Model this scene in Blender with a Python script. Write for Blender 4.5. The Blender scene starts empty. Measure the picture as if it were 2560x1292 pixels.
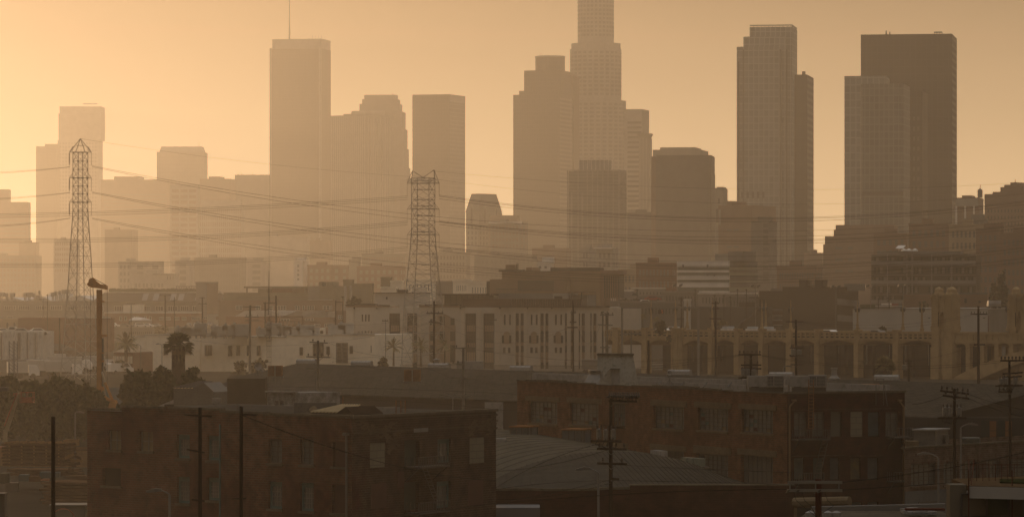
import bpy, math, random
from mathutils import Vector, Matrix
R = math.radians
C = bpy.context.scene.collection
sc = bpy.context.scene
rnd = random.Random(7)

# ---------------------------------------------------------------- camera
A = 9.375e-5          # width of one photo pixel (2560 wide) per metre of distance
H, YH, G = 22.0, 737.0, 6.2   # eye height, horizon row
cam = bpy.data.objects.new('camera', bpy.data.cameras.new('camera')); C.objects.link(cam)
cam.location = (0, 0, H); cam.rotation_euler = (R(90), 0, 0)
cam.data.sensor_width = 36; cam.data.lens = 150
cam.data.shift_y = (YH - 646) / 2560
cam.data.clip_end = 60000
sc.camera = cam
# ---------------------------------------------------------------- sky, sun, exposure
SUN_EL, SUN_AZ = R(4), R(-17)      # azimuth measured from the view direction, negative = left
w = bpy.data.worlds.new('World'); sc.world = w; w.use_nodes = True
nt = w.node_tree; nt.nodes.clear()
sky = nt.nodes.new('ShaderNodeTexSky'); sky.sky_type = 'NISHITA'; sky.sun_disc = False
sky.sun_elevation = SUN_EL; sky.sun_rotation = SUN_AZ
sky.dust_density = 8.0; sky.air_density = 2.0; sky.ozone_density = 1.0
tint = nt.nodes.new('ShaderNodeMix'); tint.data_type = 'RGBA'; tint.blend_type = 'MULTIPLY'
tint.inputs[0].default_value = 1.0
tint.inputs[7].default_value = (0.3, 0.27, 0.21, 1)
bg = nt.nodes.new('ShaderNodeBackground'); bg.inputs[1].default_value = 0.10
out = nt.nodes.new('ShaderNodeOutputWorld')
# smoke layer over the whole sky: brightest near the horizon, dull overhead
tcw = nt.nodes.new('ShaderNodeTexCoord'); sx = nt.nodes.new('ShaderNodeSeparateXYZ'); rp = nt.nodes.new('ShaderNodeValToRGB')
e = rp.color_ramp.elements; e[0].position = 0.0; e[1].position = 1.0
SMOKE = (1.0, 0.665, 0.345); SMOKE_K = 36.0; BACK_K = 0.5
for p_, k_ in ((0.0, 0.84), (0.085, 1.14), (0.2, 0.3), (0.5, 0.07), (1.0, 0.04)):
    q_ = e[0] if p_ == 0 else e[1] if p_ == 1 else e.new(p_)
    q_.color = tuple(c_ * k_ for c_ in SMOKE) + (1,)
add = nt.nodes.new('ShaderNodeMix'); add.data_type = 'RGBA'; add.blend_type = 'ADD'; add.inputs[0].default_value = 1.0
ml = nt.nodes.new('ShaderNodeMix'); ml.data_type = 'RGBA'; ml.blend_type = 'MULTIPLY'; ml.inputs[0].default_value = 1.0
ml.inputs[7].default_value = (SMOKE_K,) * 3 + (1,)
nt.links.new(tcw.outputs['Generated'], sx.inputs[0]); nt.links.new(sx.outputs[2], rp.inputs[0])
# the smoke glows round the sun's side of the sky and is dull behind the viewer
ra = nt.nodes.new('ShaderNodeMapRange'); ra.interpolation_type = 'SMOOTHSTEP'
ra.inputs[1].default_value = 0.1; ra.inputs[2].default_value = 0.97; ra.inputs[3].default_value = BACK_K; ra.inputs[4].default_value = 1.0
mr = nt.nodes.new('ShaderNodeMix'); mr.data_type = 'RGBA'; mr.blend_type = 'MULTIPLY'; mr.inputs[0].default_value = 1.0
nt.links.new(sx.outputs[1], ra.inputs[0]); nt.links.new(rp.outputs[0], mr.inputs[6]); nt.links.new(ra.outputs[0], mr.inputs[7])
nt.links.new(mr.outputs[2], ml.inputs[6]); nt.links.new(ml.outputs[2], add.inputs[7])
nt.links.new(sky.outputs[0], tint.inputs[6]); nt.links.new(tint.outputs[2], add.inputs[6])
nt.links.new(add.outputs[2], bg.inputs[0])
nt.links.new(bg.outputs[0], out.inputs[0])
sd = bpy.data.lights.new('sun', 'SUN'); sd.energy = 2.5; sd.angle = R(0.6); sd.color = (1.0, 0.62, 0.31)
sun = bpy.data.objects.new('sun', sd); C.objects.link(sun)
sv = Vector((math.sin(SUN_AZ) * math.cos(SUN_EL), math.cos(SUN_AZ) * math.cos(SUN_EL), math.sin(SUN_EL)))
sun.rotation_euler = sv.to_track_quat('Z', 'Y').to_euler(); sun.location = (-200, 300, 400)
sc.view_settings.view_transform = 'Standard'; sc.view_settings.look = 'None'
sc.view_settings.exposure = -1.17; sc.view_settings.gamma = 1.0
sc.cycles.volume_bounces = 2; sc.cycles.max_bounces = 6
HAZE = dict(density=1.35e-4, color=(0.97, 0.94, 0.90), g=0.78)

# ---------------------------------------------------------------- helpers
TM = {}
def P(px, py, D): return Vector(((px - 1280) * A * D, D, H + (YH - py) * A * D))
def X(px, D): return (px - 1280) * A * D
def Z(py, D): return H + (YH - py) * A * D

def tag(o, label=None, cat=None, group=None, kind=None):
    if label: o['label'] = label
    if cat: o['category'] = cat
    if group: o['group'] = group
    if kind: o['kind'] = kind
    return o
def thing(name, label, cat, loc=(0, 0, 0), rz=0.0, group=None, kind=None):
    o = bpy.data.objects.new(name, None); C.objects.link(o); o.empty_display_size = 0.5
    o.location = loc; o.rotation_euler = (0, 0, rz)
    TM[o] = Matrix.Translation(Vector(loc)) @ Matrix.Rotation(rz, 4, 'Z')
    return tag(o, label, cat, group, kind)
def copy_tree(o, parent=None, loc=None, rz=None, label=None, group=None, name=None):
    c = o.copy(); C.objects.link(c); c.parent = parent
    if parent is not None: c.matrix_parent_inverse = Matrix.Identity(4)
    if loc is not None: c.location = loc
    if rz is not None: c.rotation_euler = (0, 0, rz)
    if label: c['label'] = label
    if group: c['group'] = group
    for ch in o.children: copy_tree(ch, c)
    return c

def lin(c):
    return tuple(((x / 255) / 12.92 if x / 255 <= 0.04045 else ((x / 255 + 0.055) / 1.055) ** 2.4) for x in c)
MATS = {}
def mat(name, col, rough=0.8, var=0.25, scale=0.15, metal=0.0, spec=0.3, col2=None, dirt=0.0, bump=0.0):
    """base colour broken up by noise, optional large stains, optional bump"""
    if name in MATS: return MATS[name]
    m = bpy.data.materials.new(name); m.use_nodes = True; n = m.node_tree.nodes; l = m.node_tree.links
    b = n['Principled BSDF']; b.inputs['Roughness'].default_value = rough; b.inputs['Metallic'].default_value = metal
    b.inputs['Specular IOR Level'].default_value = 0.0 if rough >= .85 else spec
    tc = n.new('ShaderNodeTexCoord'); no = n.new('ShaderNodeTexNoise')
    no.inputs['Scale'].default_value = scale; no.inputs['Detail'].default_value = 6; no.inputs['Roughness'].default_value = 0.65
    l.new(tc.outputs['Object'], no.inputs['Vector'])
    cr = n.new('ShaderNodeValToRGB'); cr.color_ramp.elements[0].position = 0.3; cr.color_ramp.elements[1].position = 0.7
    c2 = col2 or tuple(x * (1 - var) for x in col)
    cr.color_ramp.elements[0].color = (*c2, 1); cr.color_ramp.elements[1].color = (*tuple(min(1, x * (1 + var * 0.4)) for x in col), 1)
    l.new(no.outputs['Fac'], cr.inputs[0]); src = cr.outputs[0]
    if dirt > 0:
        n2 = n.new('ShaderNodeTexNoise'); n2.inputs['Scale'].default_value = scale * 6; n2.inputs['Detail'].default_value = 8
        l.new(tc.outputs['Object'], n2.inputs['Vector'])
        mp = n.new('ShaderNodeMapRange'); mp.inputs[1].default_value = 0.5; mp.inputs[2].default_value = 0.75
        mp.inputs[3].default_value = 1; mp.inputs[4].default_value = 1 - dirt
        mx = n.new('ShaderNodeMix'); mx.data_type = 'RGBA'; mx.blend_type = 'MULTIPLY'; mx.inputs[0].default_value = 1
        l.new(n2.outputs['Fac'], mp.inputs[0]); l.new(src, mx.inputs[6]); l.new(mp.outputs[0], mx.inputs[7]); src = mx.outputs[2]
    l.new(src, b.inputs['Base Color'])
    if bump:
        bp = n.new('ShaderNodeBump'); bp.inputs['Strength'].default_value = bump; bp.inputs['Distance'].default_value = 0.05
        n3 = n.new('ShaderNodeTexNoise'); n3.inputs['Scale'].default_value = 3; n3.inputs['Detail'].default_value = 4
        l.new(tc.outputs['Object'], n3.inputs['Vector']); l.new(n3.outputs['Fac'], bp.inputs['Height']); l.new(bp.outputs[0], b.inputs['Normal'])
    MATS[name] = m; return m
def mat_grid(name, col, line, w=3.0, h=3.8, mort=0.12, rough=0.35, spec=0.5, off=0.0, var=0.3, stain=None, sscale=0.25, sth=0.55, bump=0.0):
    """a grid or brick bond laid over UV metres: curtain walls, block, brick"""
    if name in MATS: return MATS[name]
    m = bpy.data.materials.new(name); m.use_nodes = True; n = m.node_tree.nodes; l = m.node_tree.links
    b = n['Principled BSDF']; b.inputs['Roughness'].default_value = rough; b.inputs['Specular IOR Level'].default_value = 0.0 if rough >= .85 else spec
    uv = n.new('ShaderNodeUVMap'); br = n.new('ShaderNodeTexBrick')
    l.new(uv.outputs[0], br.inputs['Vector'])
    br.offset = off; br.squash = 1.0
    br.inputs['Scale'].default_value = 1.0; br.inputs['Mortar Size'].default_value = mort
    br.inputs['Mortar Smooth'].default_value = 0.1; br.inputs['Bias'].default_value = 0
    br.inputs['Brick Width'].default_value = w; br.inputs['Row Height'].default_value = h
    br.inputs['Color1'].default_value = (*col, 1); br.inputs['Color2'].default_value = (*tuple(x * (1 - var) for x in col), 1)
    br.inputs['Mortar'].default_value = (*line, 1)
    src = br.outputs['Color']
    if stain:
        tc = n.new('ShaderNodeTexCoord'); no = n.new('ShaderNodeTexNoise'); no.inputs['Scale'].default_value = sscale
        no.inputs['Detail'].default_value = 7; no.inputs['Roughness'].default_value = 0.62; l.new(tc.outputs['Object'], no.inputs['Vector'])
        mp = n.new('ShaderNodeMapRange'); mp.inputs[1].default_value = sth - 0.06; mp.inputs[2].default_value = sth + 0.06
        l.new(no.outputs['Fac'], mp.inputs[0])
        mx = n.new('ShaderNodeMix'); mx.data_type = 'RGBA'; mx.inputs[7].default_value = (*stain, 1)
        m2 = n.new('ShaderNodeMath'); m2.operation = 'MULTIPLY'; m2.inputs[1].default_value = 0.75
        l.new(mp.outputs[0], m2.inputs[0]); l.new(m2.outputs[0], mx.inputs[0]); l.new(src, mx.inputs[6]); src = mx.outputs[2]
        n4 = n.new('ShaderNodeTexNoise'); n4.inputs['Scale'].default_value = 1.3; n4.inputs['Detail'].default_value = 8
        l.new(tc.outputs['Object'], n4.inputs['Vector'])
        m4 = n.new('ShaderNodeMapRange'); m4.inputs[1].default_value = 0.3; m4.inputs[2].default_value = 0.7; m4.inputs[3].default_value = 0.55; m4.inputs[4].default_value = 1.25
        x4 = n.new('ShaderNodeMix'); x4.data_type = 'RGBA'; x4.blend_type = 'MULTIPLY'; x4.inputs[0].default_value = 1
        l.new(n4.outputs['Fac'], m4.inputs[0]); l.new(src, x4.inputs[6]); l.new(m4.outputs[0], x4.inputs[7]); src = x4.outputs[2]
    l.new(src, b.inputs['Base Color'])
    if bump:
        bp = n.new('ShaderNodeBump'); bp.inputs['Strength'].default_value = bump; bp.inputs['Distance'].default_value = 0.02; bp.invert = True
        l.new(br.outputs['Fac'], bp.inputs['Height']); l.new(bp.outputs[0], b.inputs['Normal'])
    MATS[name] = m; return m
def mat_ribs(name, col, pitch=0.8, depth=0.25, rough=0.7, metal=0.0, var=0.2):
    """sheet metal or standing seams running up the slope: stripes across UV x"""
    if name in MATS: return MATS[name]
    m = mat(name, col, rough, var, 0.2, metal, 0.3, dirt=0.3); n = m.node_tree.nodes; l = m.node_tree.links
    uv = n.new('ShaderNodeUVMap'); wv = n.new('ShaderNodeTexWave'); wv.bands_direction = 'X'; wv.inputs['Scale'].default_value = 1 / (pitch * 1.0) * 0.314
    l.new(uv.outputs[0], wv.inputs['Vector'])
    bp = n.new('ShaderNodeBump'); bp.inputs['Strength'].default_value = 0.9; bp.inputs['Distance'].default_value = depth
    l.new(wv.outputs['Fac'], bp.inputs['Height']); l.new(bp.outputs[0], n['Principled BSDF'].inputs['Normal'])
    return m

class MB:
    """collects faces in world metres; build() makes one mesh object, optionally under a parent"""
    def __init__(s, M=None): s.v = []; s.f = []; s.M = M or Matrix.Identity(4)
    def pt(s, p): s.v.append(s.M @ Vector(p)); return len(s.v) - 1
    def face(s, pts): s.f.append([s.pt(p) for p in pts])
    def box(s, x0, x1, y0, y1, z0, z1):
        if x0 > x1: x0, x1 = x1, x0
        if y0 > y1: y0, y1 = y1, y0
        if z0 > z1: z0, z1 = z1, z0
        i = [s.pt((x, y, z)) for z in (z0, z1) for x, y in ((x0, y0), (x1, y0), (x1, y1), (x0, y1))]
        for q in ((3, 2, 1, 0), (4, 5, 6, 7), (0, 1, 5, 4), (1, 2, 6, 5), (2, 3, 7, 6), (3, 0, 4, 7)): s.f.append([i[k] for k in q])
        return s
    def prism(s, pts, z0, z1, top=None):
        """vertical prism; pts counter-clockwise seen from above; top = other outline for the top"""
        n = len(pts); top = top or pts
        a = [s.pt((x, y, z0)) for x, y in pts]; b = [s.pt((x, y, z1)) for x, y in top]
        s.f.append(a[::-1]); s.f.append(b)
        for k in range(n): s.f.append([a[k], a[(k + 1) % n], b[(k + 1) % n], b[k]])
        return s
    def ext(s, prof, y0, y1):
        """profile of (x, z), counter-clockwise seen from -y, pushed from y0 to y1"""
        n = len(prof)
        a = [s.pt((x, y0, z)) for x, z in prof]; b = [s.pt((x, y1, z)) for x, z in prof]
        s.f.append(a); s.f.append(b[::-1])
        for k in range(n): s.f.append([a[k], b[k], b[(k + 1) % n], a[(k + 1) % n]])
        return s
    def tube(s, p0, p1, r0, r1=None, n=6, cap=True):
        p0 = Vector(p0); p1 = Vector(p1); r1 = r0 if r1 is None else r1; d = (p1 - p0)
        if d.length < 1e-6: return s
        q = d.to_track_quat('Z', 'Y').to_matrix()
        a = []; b = []
        for k in range(n):
            t = 2 * math.pi * (k + 0.5) / n; u = q @ Vector((math.cos(t), math.sin(t), 0))
            a.append(s.pt(p0 + u * r0)); b.append(s.pt(p1 + u * r1))
        for k in range(n): s.f.append([a[k], a[(k + 1) % n], b[(k + 1) % n], b[k]])
        if cap: s.f.append(a[::-1]); s.f.append(b)
        return s
    def path(s, pts, r, n=5):
        for k in range(len(pts) - 1): s.tube(pts[k], pts[k + 1], r, r, n)
        return s
    def lathe(s, c, prof, n=14, cap=True):
        """profile (r, z) turned about a vertical axis through c"""
        rings = [[s.pt((c[0] + r * math.cos(2 * math.pi * k / n), c[1] + r * math.sin(2 * math.pi * k / n), c[2] + z)) for k in range(n)] for r, z in prof]
        for a, b in zip(rings, rings[1:]):
            for k in range(n): s.f.append([a[k], a[(k + 1) % n], b[(k + 1) % n], b[k]])
        if cap: s.f.append(rings[0][::-1]); s.f.append(rings[-1])
        return s
    def build(s, name, m, parent=None, root=None, smooth=False, **k):
        me = bpy.data.meshes.new(name); root = root or parent
        inv = TM[root].inverted() if root is not None else Matrix.Identity(4)
        org = Vector((0, 0, 0))
        if root is None and s.v:                                # a one-mesh thing gets its origin at its own base
            xs = [p.x for p in s.v]; ys = [p.y for p in s.v]; zs = [p.z for p in s.v]
            org = Vector(((min(xs) + max(xs)) / 2, (min(ys) + max(ys)) / 2, min(zs)))
            if k.pop('at_zero', False): org = Vector((0, 0, 0))
            inv = Matrix.Translation(-org)
        me.from_pydata([inv @ p for p in s.v], [], s.f)
        uvl = me.uv_layers.new(name='UVMap'); d = uvl.data
        up = Vector((0, 0, 1)); me.update()
        for pl in me.polygons:
            nn = pl.normal
            if abs(nn.z) > 0.94: tx = Vector((1, 0, 0))
            else: tx = up.cross(nn).normalized()
            ty = nn.cross(tx)
            for li in pl.loop_indices:
                co = me.vertices[me.loops[li].vertex_index].co
                d[li].uv = (co.dot(tx), co.dot(ty) if abs(nn.z) > 0.94 else (co.z if abs(nn.z) < 0.3 else co.dot(ty)))
        if m is not None: me.materials.append(m)
        if smooth: me.polygons.foreach_set('use_smooth', [True] * len(me.polygons))
        o = bpy.data.objects.new(name, me); C.objects.link(o)
        if parent is not None: o.parent = parent
        else: o.location = org
        if k: tag(o, **k)
        return o

class Face:
    """a vertical wall plane: x runs viewer's left to right along it, y away from the viewer, z up from z0"""
    def __init__(s, x0, y0, x1, y1, z0=0.0):
        s.o = Vector((x0, y0, z0)); s.w = math.hypot(x1 - x0, y1 - y0); s.a = math.atan2(y1 - y0, x1 - x0)
        s.M = Matrix.Translation(s.o) @ Matrix.Rotation(s.a, 4, 'Z'); s.z0 = z0
        s.c, s.s = math.cos(s.a), math.sin(s.a)
    def u(s, px):
        k = (px - 1280) * A     # x = k*y on the ray
        return (k * s.o.y - s.o.x) / (s.c - k * s.s)
    def D(s, u): return s.o.y + u * s.s
    def z(s, py, px=None, u=None):
        if u is None: u = s.u(px) if px is not None else s.w / 2
        return Z(py, s.D(u)) - s.z0
def faceP(px0, D0, px1, D1, z0=G): return Face(X(px0, D0), D0, X(px1, D1), D1, z0)

def corner_block(px0, px1, px2, D, dep, z0=G):
    """front face px0..px1 and right side px1..px2, nearest corner at px1, distance D -> front Face, side Face"""
    x1 = X(px1, D); k2 = (px2 - 1280) * A; lo, hi = R(-40), R(60)
    for _ in range(50):
        t = (lo + hi) / 2
        if (x1 + dep * math.sin(t)) / (D + dep * math.cos(t)) < k2: lo = t
        else: hi = t
    t = (lo + hi) / 2; k0 = (px0 - 1280) * A
    w = (x1 - k0 * D) / (math.cos(t) + k0 * math.sin(t))
    F = Face(x1 - w * math.cos(t), D + w * math.sin(t), x1, D, z0)
    S = Face(x1, D, x1 + dep * math.sin(t), D + dep * math.cos(t), z0)
    return F, S

def unit(name, m, verts_fn, key):
    """shared mesh for repeated parts"""
    if key in MATS: return MATS[key]
    b = MB(); verts_fn(b); o = b.build(name, m, at_zero=True); me = o.data
    bpy.data.objects.remove(o); MATS[key] = me; return me
def put(name, me, root, M):
    """place shared mesh me under root at world matrix M"""
    o = bpy.data.objects.new(name, me); C.objects.link(o); o.parent = root
    o.matrix_basis = TM[root].inverted() @ M
    return o
def windows(root, F, cells, m, name='window', proud=0.04, limit=100):
    """cells = (u0, u1, z0, z1); first `limit` as parts, the rest as one part kind=stuff"""
    n0 = sum(1 for c in root.children if c.name.split('.')[0] == name)
    lim = max(0, limit - n0)
    for u0, u1, z0, z1 in cells[:lim]:
        key = ('win', name, round(u1 - u0, 2), round(z1 - z0, 2), proud, m.name)
        me = unit(name, m, lambda b: b.box(0, u1 - u0, -proud, 0.02, 0, z1 - z0), key)
        put(name, me, root, F.M @ Matrix.Translation((u0, 0, z0)))
    if cells[lim:]:
        b = MB(F.M)
        for u0, u1, z0, z1 in cells[lim:]: b.box(u0, u1, -proud, 0.02, z0, z1)
        tag(b.build(name + 's', m, root), kind='stuff')
def grid_cells(u0, u1, z0, z1, nu, nz, fu=0.5, fz=0.5, skip=None):
    out = []; du = (u1 - u0) / nu; dz = (z1 - z0) / nz
    for j in range(nz):
        for i in range(nu):
            if skip and skip(i, j): continue
            a = u0 + (i + 0.5) * du; b = z0 + (j + 0.5) * dz
            out.append((a - du * fu / 2, a + du * fu / 2, b - dz * fz / 2, b + dz * fz / 2))
    return out
def wall_holes(mb, w, z0, z1, holes, depth=0.3, u0=0.0):
    """a wall in the local frame with real openings and reveals"""
    us = sorted({u0, w, *[h[0] for h in holes], *[h[1] for h in holes]}); us = [u for u in us if u0 <= u <= w]
    zs = sorted({z0, z1, *[h[2] for h in holes], *[h[3] for h in holes]}); zs = [z for z in zs if z0 <= z <= z1]
    for a, b in zip(us, us[1:]):
        for c, d in zip(zs, zs[1:]):
            mu, mz = (a + b) / 2, (c + d) / 2
            if any(h[0] < mu < h[1] and h[2] < mz < h[3] for h in holes): continue
            mb.face([(a, 0, c), (b, 0, c), (b, 0, d), (a, 0, d)])
    for a, b, c, d in holes:
        mb.face([(a, 0, c), (a, depth, c), (b, depth, c), (b, 0, c)][::-1]); mb.face([(a, 0, d), (a, depth, d), (b, depth, d), (b, 0, d)])
        mb.face([(a, 0, c), (a, depth, c), (a, depth, d), (a, 0, d)]); mb.face([(b, 0, c), (b, depth, c), (b, depth, d), (b, 0, d)][::-1])
# ---------------------------------------------------------------- materials of the far city
def g(v, w=1.0): return (v * 1.05 * w, v * w, v * 0.93 * w)
M_conc = mat('pale_concrete', g(0.26), 0.85); M_conc2 = mat('grey_concrete', g(0.16), 0.85); M_dkconc = mat('dark_concrete', g(0.10), 0.8)
M_brown = mat('brown_facade', (0.16, 0.10, 0.07), 0.8); M_white = mat('white_facade', g(0.6), 0.7)
M_win = mat('window_glass', (0.03, 0.028, 0.026), 0.5, spec=0.2); M_gwin = mat('grey_window_glass', (0.13, 0.125, 0.115), 0.6, spec=0.2)
M_steel = mat('dark_steel', (0.06, 0.055, 0.05), 0.6); M_gsteel = mat('galvanised_steel', (0.15, 0.145, 0.135), 0.9)
M_cw_dark = mat_grid('curtain_wall_dark', (0.02, 0.018, 0.017), (0.03, 0.028, 0.026), 3.0, 3.9, 0.22, rough=.7, spec=.15)
M_cw_brown = mat_grid('curtain_wall_brown', (0.07, 0.055, 0.043), (0.10, 0.078, 0.06), 1.6, 3.9, 0.2, rough=.7, spec=.15)
M_cw_grey = mat_grid('curtain_wall_grey', (0.20, 0.21, 0.205), (0.27, 0.28, 0.27), 3.0, 3.9, 0.28, rough=.7, spec=.15)
M_cw_pale = mat_grid('curtain_wall_pale', (0.12, 0.112, 0.10), (0.2, 0.186, 0.168), 3.2, 3.9, 0.3, rough=.8, spec=.1)
M_side = mat_grid('banded_stone_side', (0.13, 0.115, 0.1), (0.19, 0.17, 0.148), 40, 3.9, 0.9, rough=.9)

def tower(label, px0, px1, px2, D, dep, ytop, m, tiers=(), base=G, mtier=None, side=None):
    F, S = corner_block(px0, px1, px2, D, dep, base)
    t = thing('office_tower', label, 'tower', F.o, F.a)
    top = F.z(ytop, px1)
    b = MB(F.M); b.box(0, F.w, 0, dep, 0, top); b.build('tower_body', m, t)
    if side:
        b = MB(S.M); b.box(0.3, S.w - 0.3, -0.06, 0, 4, top - 1); b.build('side_cladding', side, t)
    z = top
    for q in tiers:
        a0, a1, yt = q[:3]; ins = q[3] if len(q) > 3 else dep * 0.15; mm = q[4] if len(q) > 4 else (mtier or m)
        u0, u1 = F.u(a0), F.u(a1); zt = F.z(yt, (a0 + a1) / 2)
        zb = q[5] if len(q) > 5 else z
        MB(F.M).box(u0, u1, ins, dep - ins, zb, zt).build(q[6] if len(q) > 6 else 'upper_storeys', mm, t); z = max(z, zt)
    return t, F, S, top
def fins(t, F, px_list, z0, z1, m, wd=0.8, out=0.8, name='pier'):
    key_w = wd
    for px in px_list:
        u = F.u(px); me = unit(name, m, lambda b: b.box(-wd / 2, wd / 2, -out, 0, 0, z1 - z0), ('fin', name, wd, out, round(z1 - z0, 2), m.name))
        put(name, me, t, F.M @ Matrix.Translation((u, 0, z0)))
def floors(t, F, u0, u1, z0, z1, dz, m, h=1.4, out=0.12, name='window_band'):
    n = int((z1 - z0) / dz)
    me = unit(name, m, lambda b: b.box(0, u1 - u0, -out, 0.02, 0, h), ('band', name, round(u1 - u0, 2), h, out, m.name))
    for k in range(n): put(name, me, t, F.M @ Matrix.Translation((u0, 0, z0 + k * dz)))
def mast(t, F, px, y0, y1, r=0.4, m=None, d=10, name='mast'):
    u = F.u(px); b = MB(F.M); b.tube((u, d, F.z(y0, px)), (u, d, F.z(y1, px)), r, r * 0.5, 5); b.build(name, m or M_steel, t)

# far left edge
t, F, S, z = tower('low stepped block cut off by the left edge of the photo', -90, 70, 77, 4290, 40, 505, M_brown, [(-60, 21, 473)])
floors(t, F, 4, F.w - 2, 20, z - 8, 4.2, M_gwin)
# twin-height tower at left
t, F, S, z = tower('wide hazy block standing left of the tall pale tower', 90, 142, 150, 5070, 60, 366, M_cw_brown, [(112, 142, 360, 3)])
t, F, S, z = tower('tall pale tower with chamfered flat crown behind the left pylon', 144, 246, 257, 5200, 50, 350, M_conc, [(146, 252, 284, 1.5), (148, 252, 266, 4)])
windows(t, F, grid_cells(1.5, F.w - 1.5, z - 90, z - 2, 13, 20, 0.55, 0.5), M_gwin, limit=100)
MB(F.M).box(F.u(205), F.u(240), 12, 14, F.z(260, 220), F.z(258, 220)).build('roof_beam', M_steel, t)
t, F, S, z = tower('broad brown slab with a small rooftop box left of the hatted tower', 252, 424, 440, 4810, 60, 449, M_brown, [(283, 345, 441, 6)])
floors(t, F, 3, F.w - 3, 40, z - 10, 4.0, M_gwin, 1.2)
t, F, S, z = tower('square tower with a tapering flat hat', 392, 512, 519, 5200, 55, 380, M_conc2)
windows(t, F, grid_cells(2, F.w - 2, z - 42, z - 4, 16, 8, 0.6, 0.5), M_gwin)
b = MB(F.M); u0, u1 = F.u(402), F.u(508); zt = F.z(366, 450)
b.prism([(u0 - 2, 4), (u1, 4), (u1, 50), (u0 - 2, 50)], z, zt, [(u0, 8), (u1 - 2, 8), (u1 - 2, 44), (u0, 44)]); b.build('crown', M_conc2, t)
mast(t, F, 496, 366, 355, 0.3)
# pale gridded offices
t, F, S, z = tower('pale office block with three bays of stacked dark windows', 425, 495, 500, 3900, 30, 462, M_conc)
windows(t, F, grid_cells(1, F.w - 1, 30, z - 3, 3, 16, 0.82, 0.55), M_brown)
t, F, S, z = tower('pale office block with fine vertical window columns', 496, 606, 612, 3965, 30, 512, M_conc, [(500, 600, 500, 4)])
windows(t, F, grid_cells(1, F.w - 1, 24, z - 3, 20, 12, 0.45, 0.7), M_brown)
t, F, S, z = tower('plain hazy block with rooftop aerials left of the antenna tower', 587, 672, 690, 4550, 60, 437, M_conc2)
for px in (592, 600, 628): mast(t, F, px, 437, 430, 0.25)
t, F, S, z = tower('wide block topped by a roof garden behind the pale offices', 500, 575, 590, 4355, 40, 447, M_brown, [(520, 548, 441, 5)])

# antenna tower
t, F, S, z = tower('tall slab tower with pale corners, pale crown and one long roof antenna', 675, 802, 827, 4550, 42, 122, M_cw_brown,
    [(680, 802, 98, 1.2, M_conc)])
MB(F.M).box(-0.3, 2.0, -0.5, 1.5, 0, z + 1).build('corner_pier', M_conc, t); MB(F.M).box(F.w - 2.2, F.w + 0.4, -0.5, 1.6, 0, z + 1).build('corner_pier', M_conc, t)
MB(F.M).box(F.u(680), F.u(802), 1.3, 41, z + 0.3, z + 0.6).build('crown_joint', M_dkconc, t)
b = MB(F.M); u = F.u(715); b.tube((u, 14, z + 7), (u, 14, z + 25), 1.0, 0.8, 6); b.tube((u, 14, z + 25), (u, 14, z + 80), 0.7, 0.3, 6); b.build('antenna_mast', M_conc2, t)
b = MB(F.M)
b.box(F.u(722), F.u(738), 10, 16, z + 7, z + 8.5); b.tube((F.u(752), 12, z + 7.2), (F.u(766), 12, z + 12), 0.3); b.build('window_cleaning_rig', M_steel, t)
for px in (775, 782, 790, 797): mast(t, F, px, 98, 88, 0.2)
# finned tower and stepped one behind
t, F, S, z = tower('tower with a tight pattern of vertical fins and notched top', 826, 915, 985, 4290, 62, 288, M_conc2, [(858, 915, 285, 0.5)])
fins(t, F, [829 + 5.2 * k for k in range(17)], 6, z - 1, M_conc, 0.7, 0.9)
fins(t, S, [920 + 6 * k for k in range(10)], 6, z - 1, M_conc, 0.7, 0.7)
MB(F.M).box(F.u(858), F.u(915), -0.3, 0.5, 0, z).build('projecting_bay', M_conc2, t)
t, F, S, z = tower('stepped ziggurat-topped tower behind the finned tower', 862, 1014, 1026, 4615, 50, 418, M_conc2,
    [(866, 1011, 370, 3), (870, 1008, 322, 5), (876, 1004, 279, 8), (896, 996, 259, 10), (902, 991, 247, 12), (907, 986, 236, 14)])
MB(F.M).box(F.u(878), F.u(960), 6, 8, z + 18, F.z(277, 920)).build('pale_band', M_conc, t)
mast(t, F, 979, 236, 232, 0.3)
# plain dark slab with gridded side
t, F, S, z = tower('plain tower with a darker broad front and a paler gridded side', 1031, 1124, 1163, 4095, 46, 236, M_cw_brown, side=M_cw_pale)
MB(S.M).box(0.2, S.w - 0.2, -0.2, 0, z - 7, z - 0.4).build('blank_parapet', M_conc, t)
MB(F.M).box(0.4, F.w - 0.4, -0.1, 0, z * 0.42, z * 0.42 + 5).build('plant_floor_band', M_dkconc, t)

# gabled building
F, S = corner_block(1165, 1196, 1254, 3000, 28)
t = thing('gabled_tower', 'older tower under a steep hipped roof with stone gables', 'tower', F.o, F.a)
ze = F.z(530, 1180); b = MB(F.M); b.box(0, F.w, 0, 28, 0, ze); b.build('tower_body', M_conc2, t)
D0 = 2500; x0, x1 = 0, F.w
b = MB(F.M); zr = F.z(484, 1190); b.prism([(-0.3, -0.3), (F.w + .3, -0.3), (F.w + .3, 28.3), (-0.3, 28.3)], ze, zr, [(1.8, 4), (F.w - 1.0, 4), (F.w - 1.0, 23), (1.8, 23)]); b.build('roof', M_dkconc, t)
for f in (F, S):
    n = 1 if f is F else 2
    for k in range(n):
        uc = f.w * (k + 0.5) / n; b = MB(f.M); b.ext([(uc - 3, ze - 2), (uc + 3, ze - 2), (uc, ze + 6.5)], -0.6, 4); b.build('gable', M_conc2, t)
        b = MB(f.M); b.ext([(uc - .7, ze - 8), (uc + .7, ze - 8), (uc + .7, ze + 1), (uc, ze + 3), (uc - .7, ze + 1)], -0.75, -0.55); b.build('gable_window', M_win, t)
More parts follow.
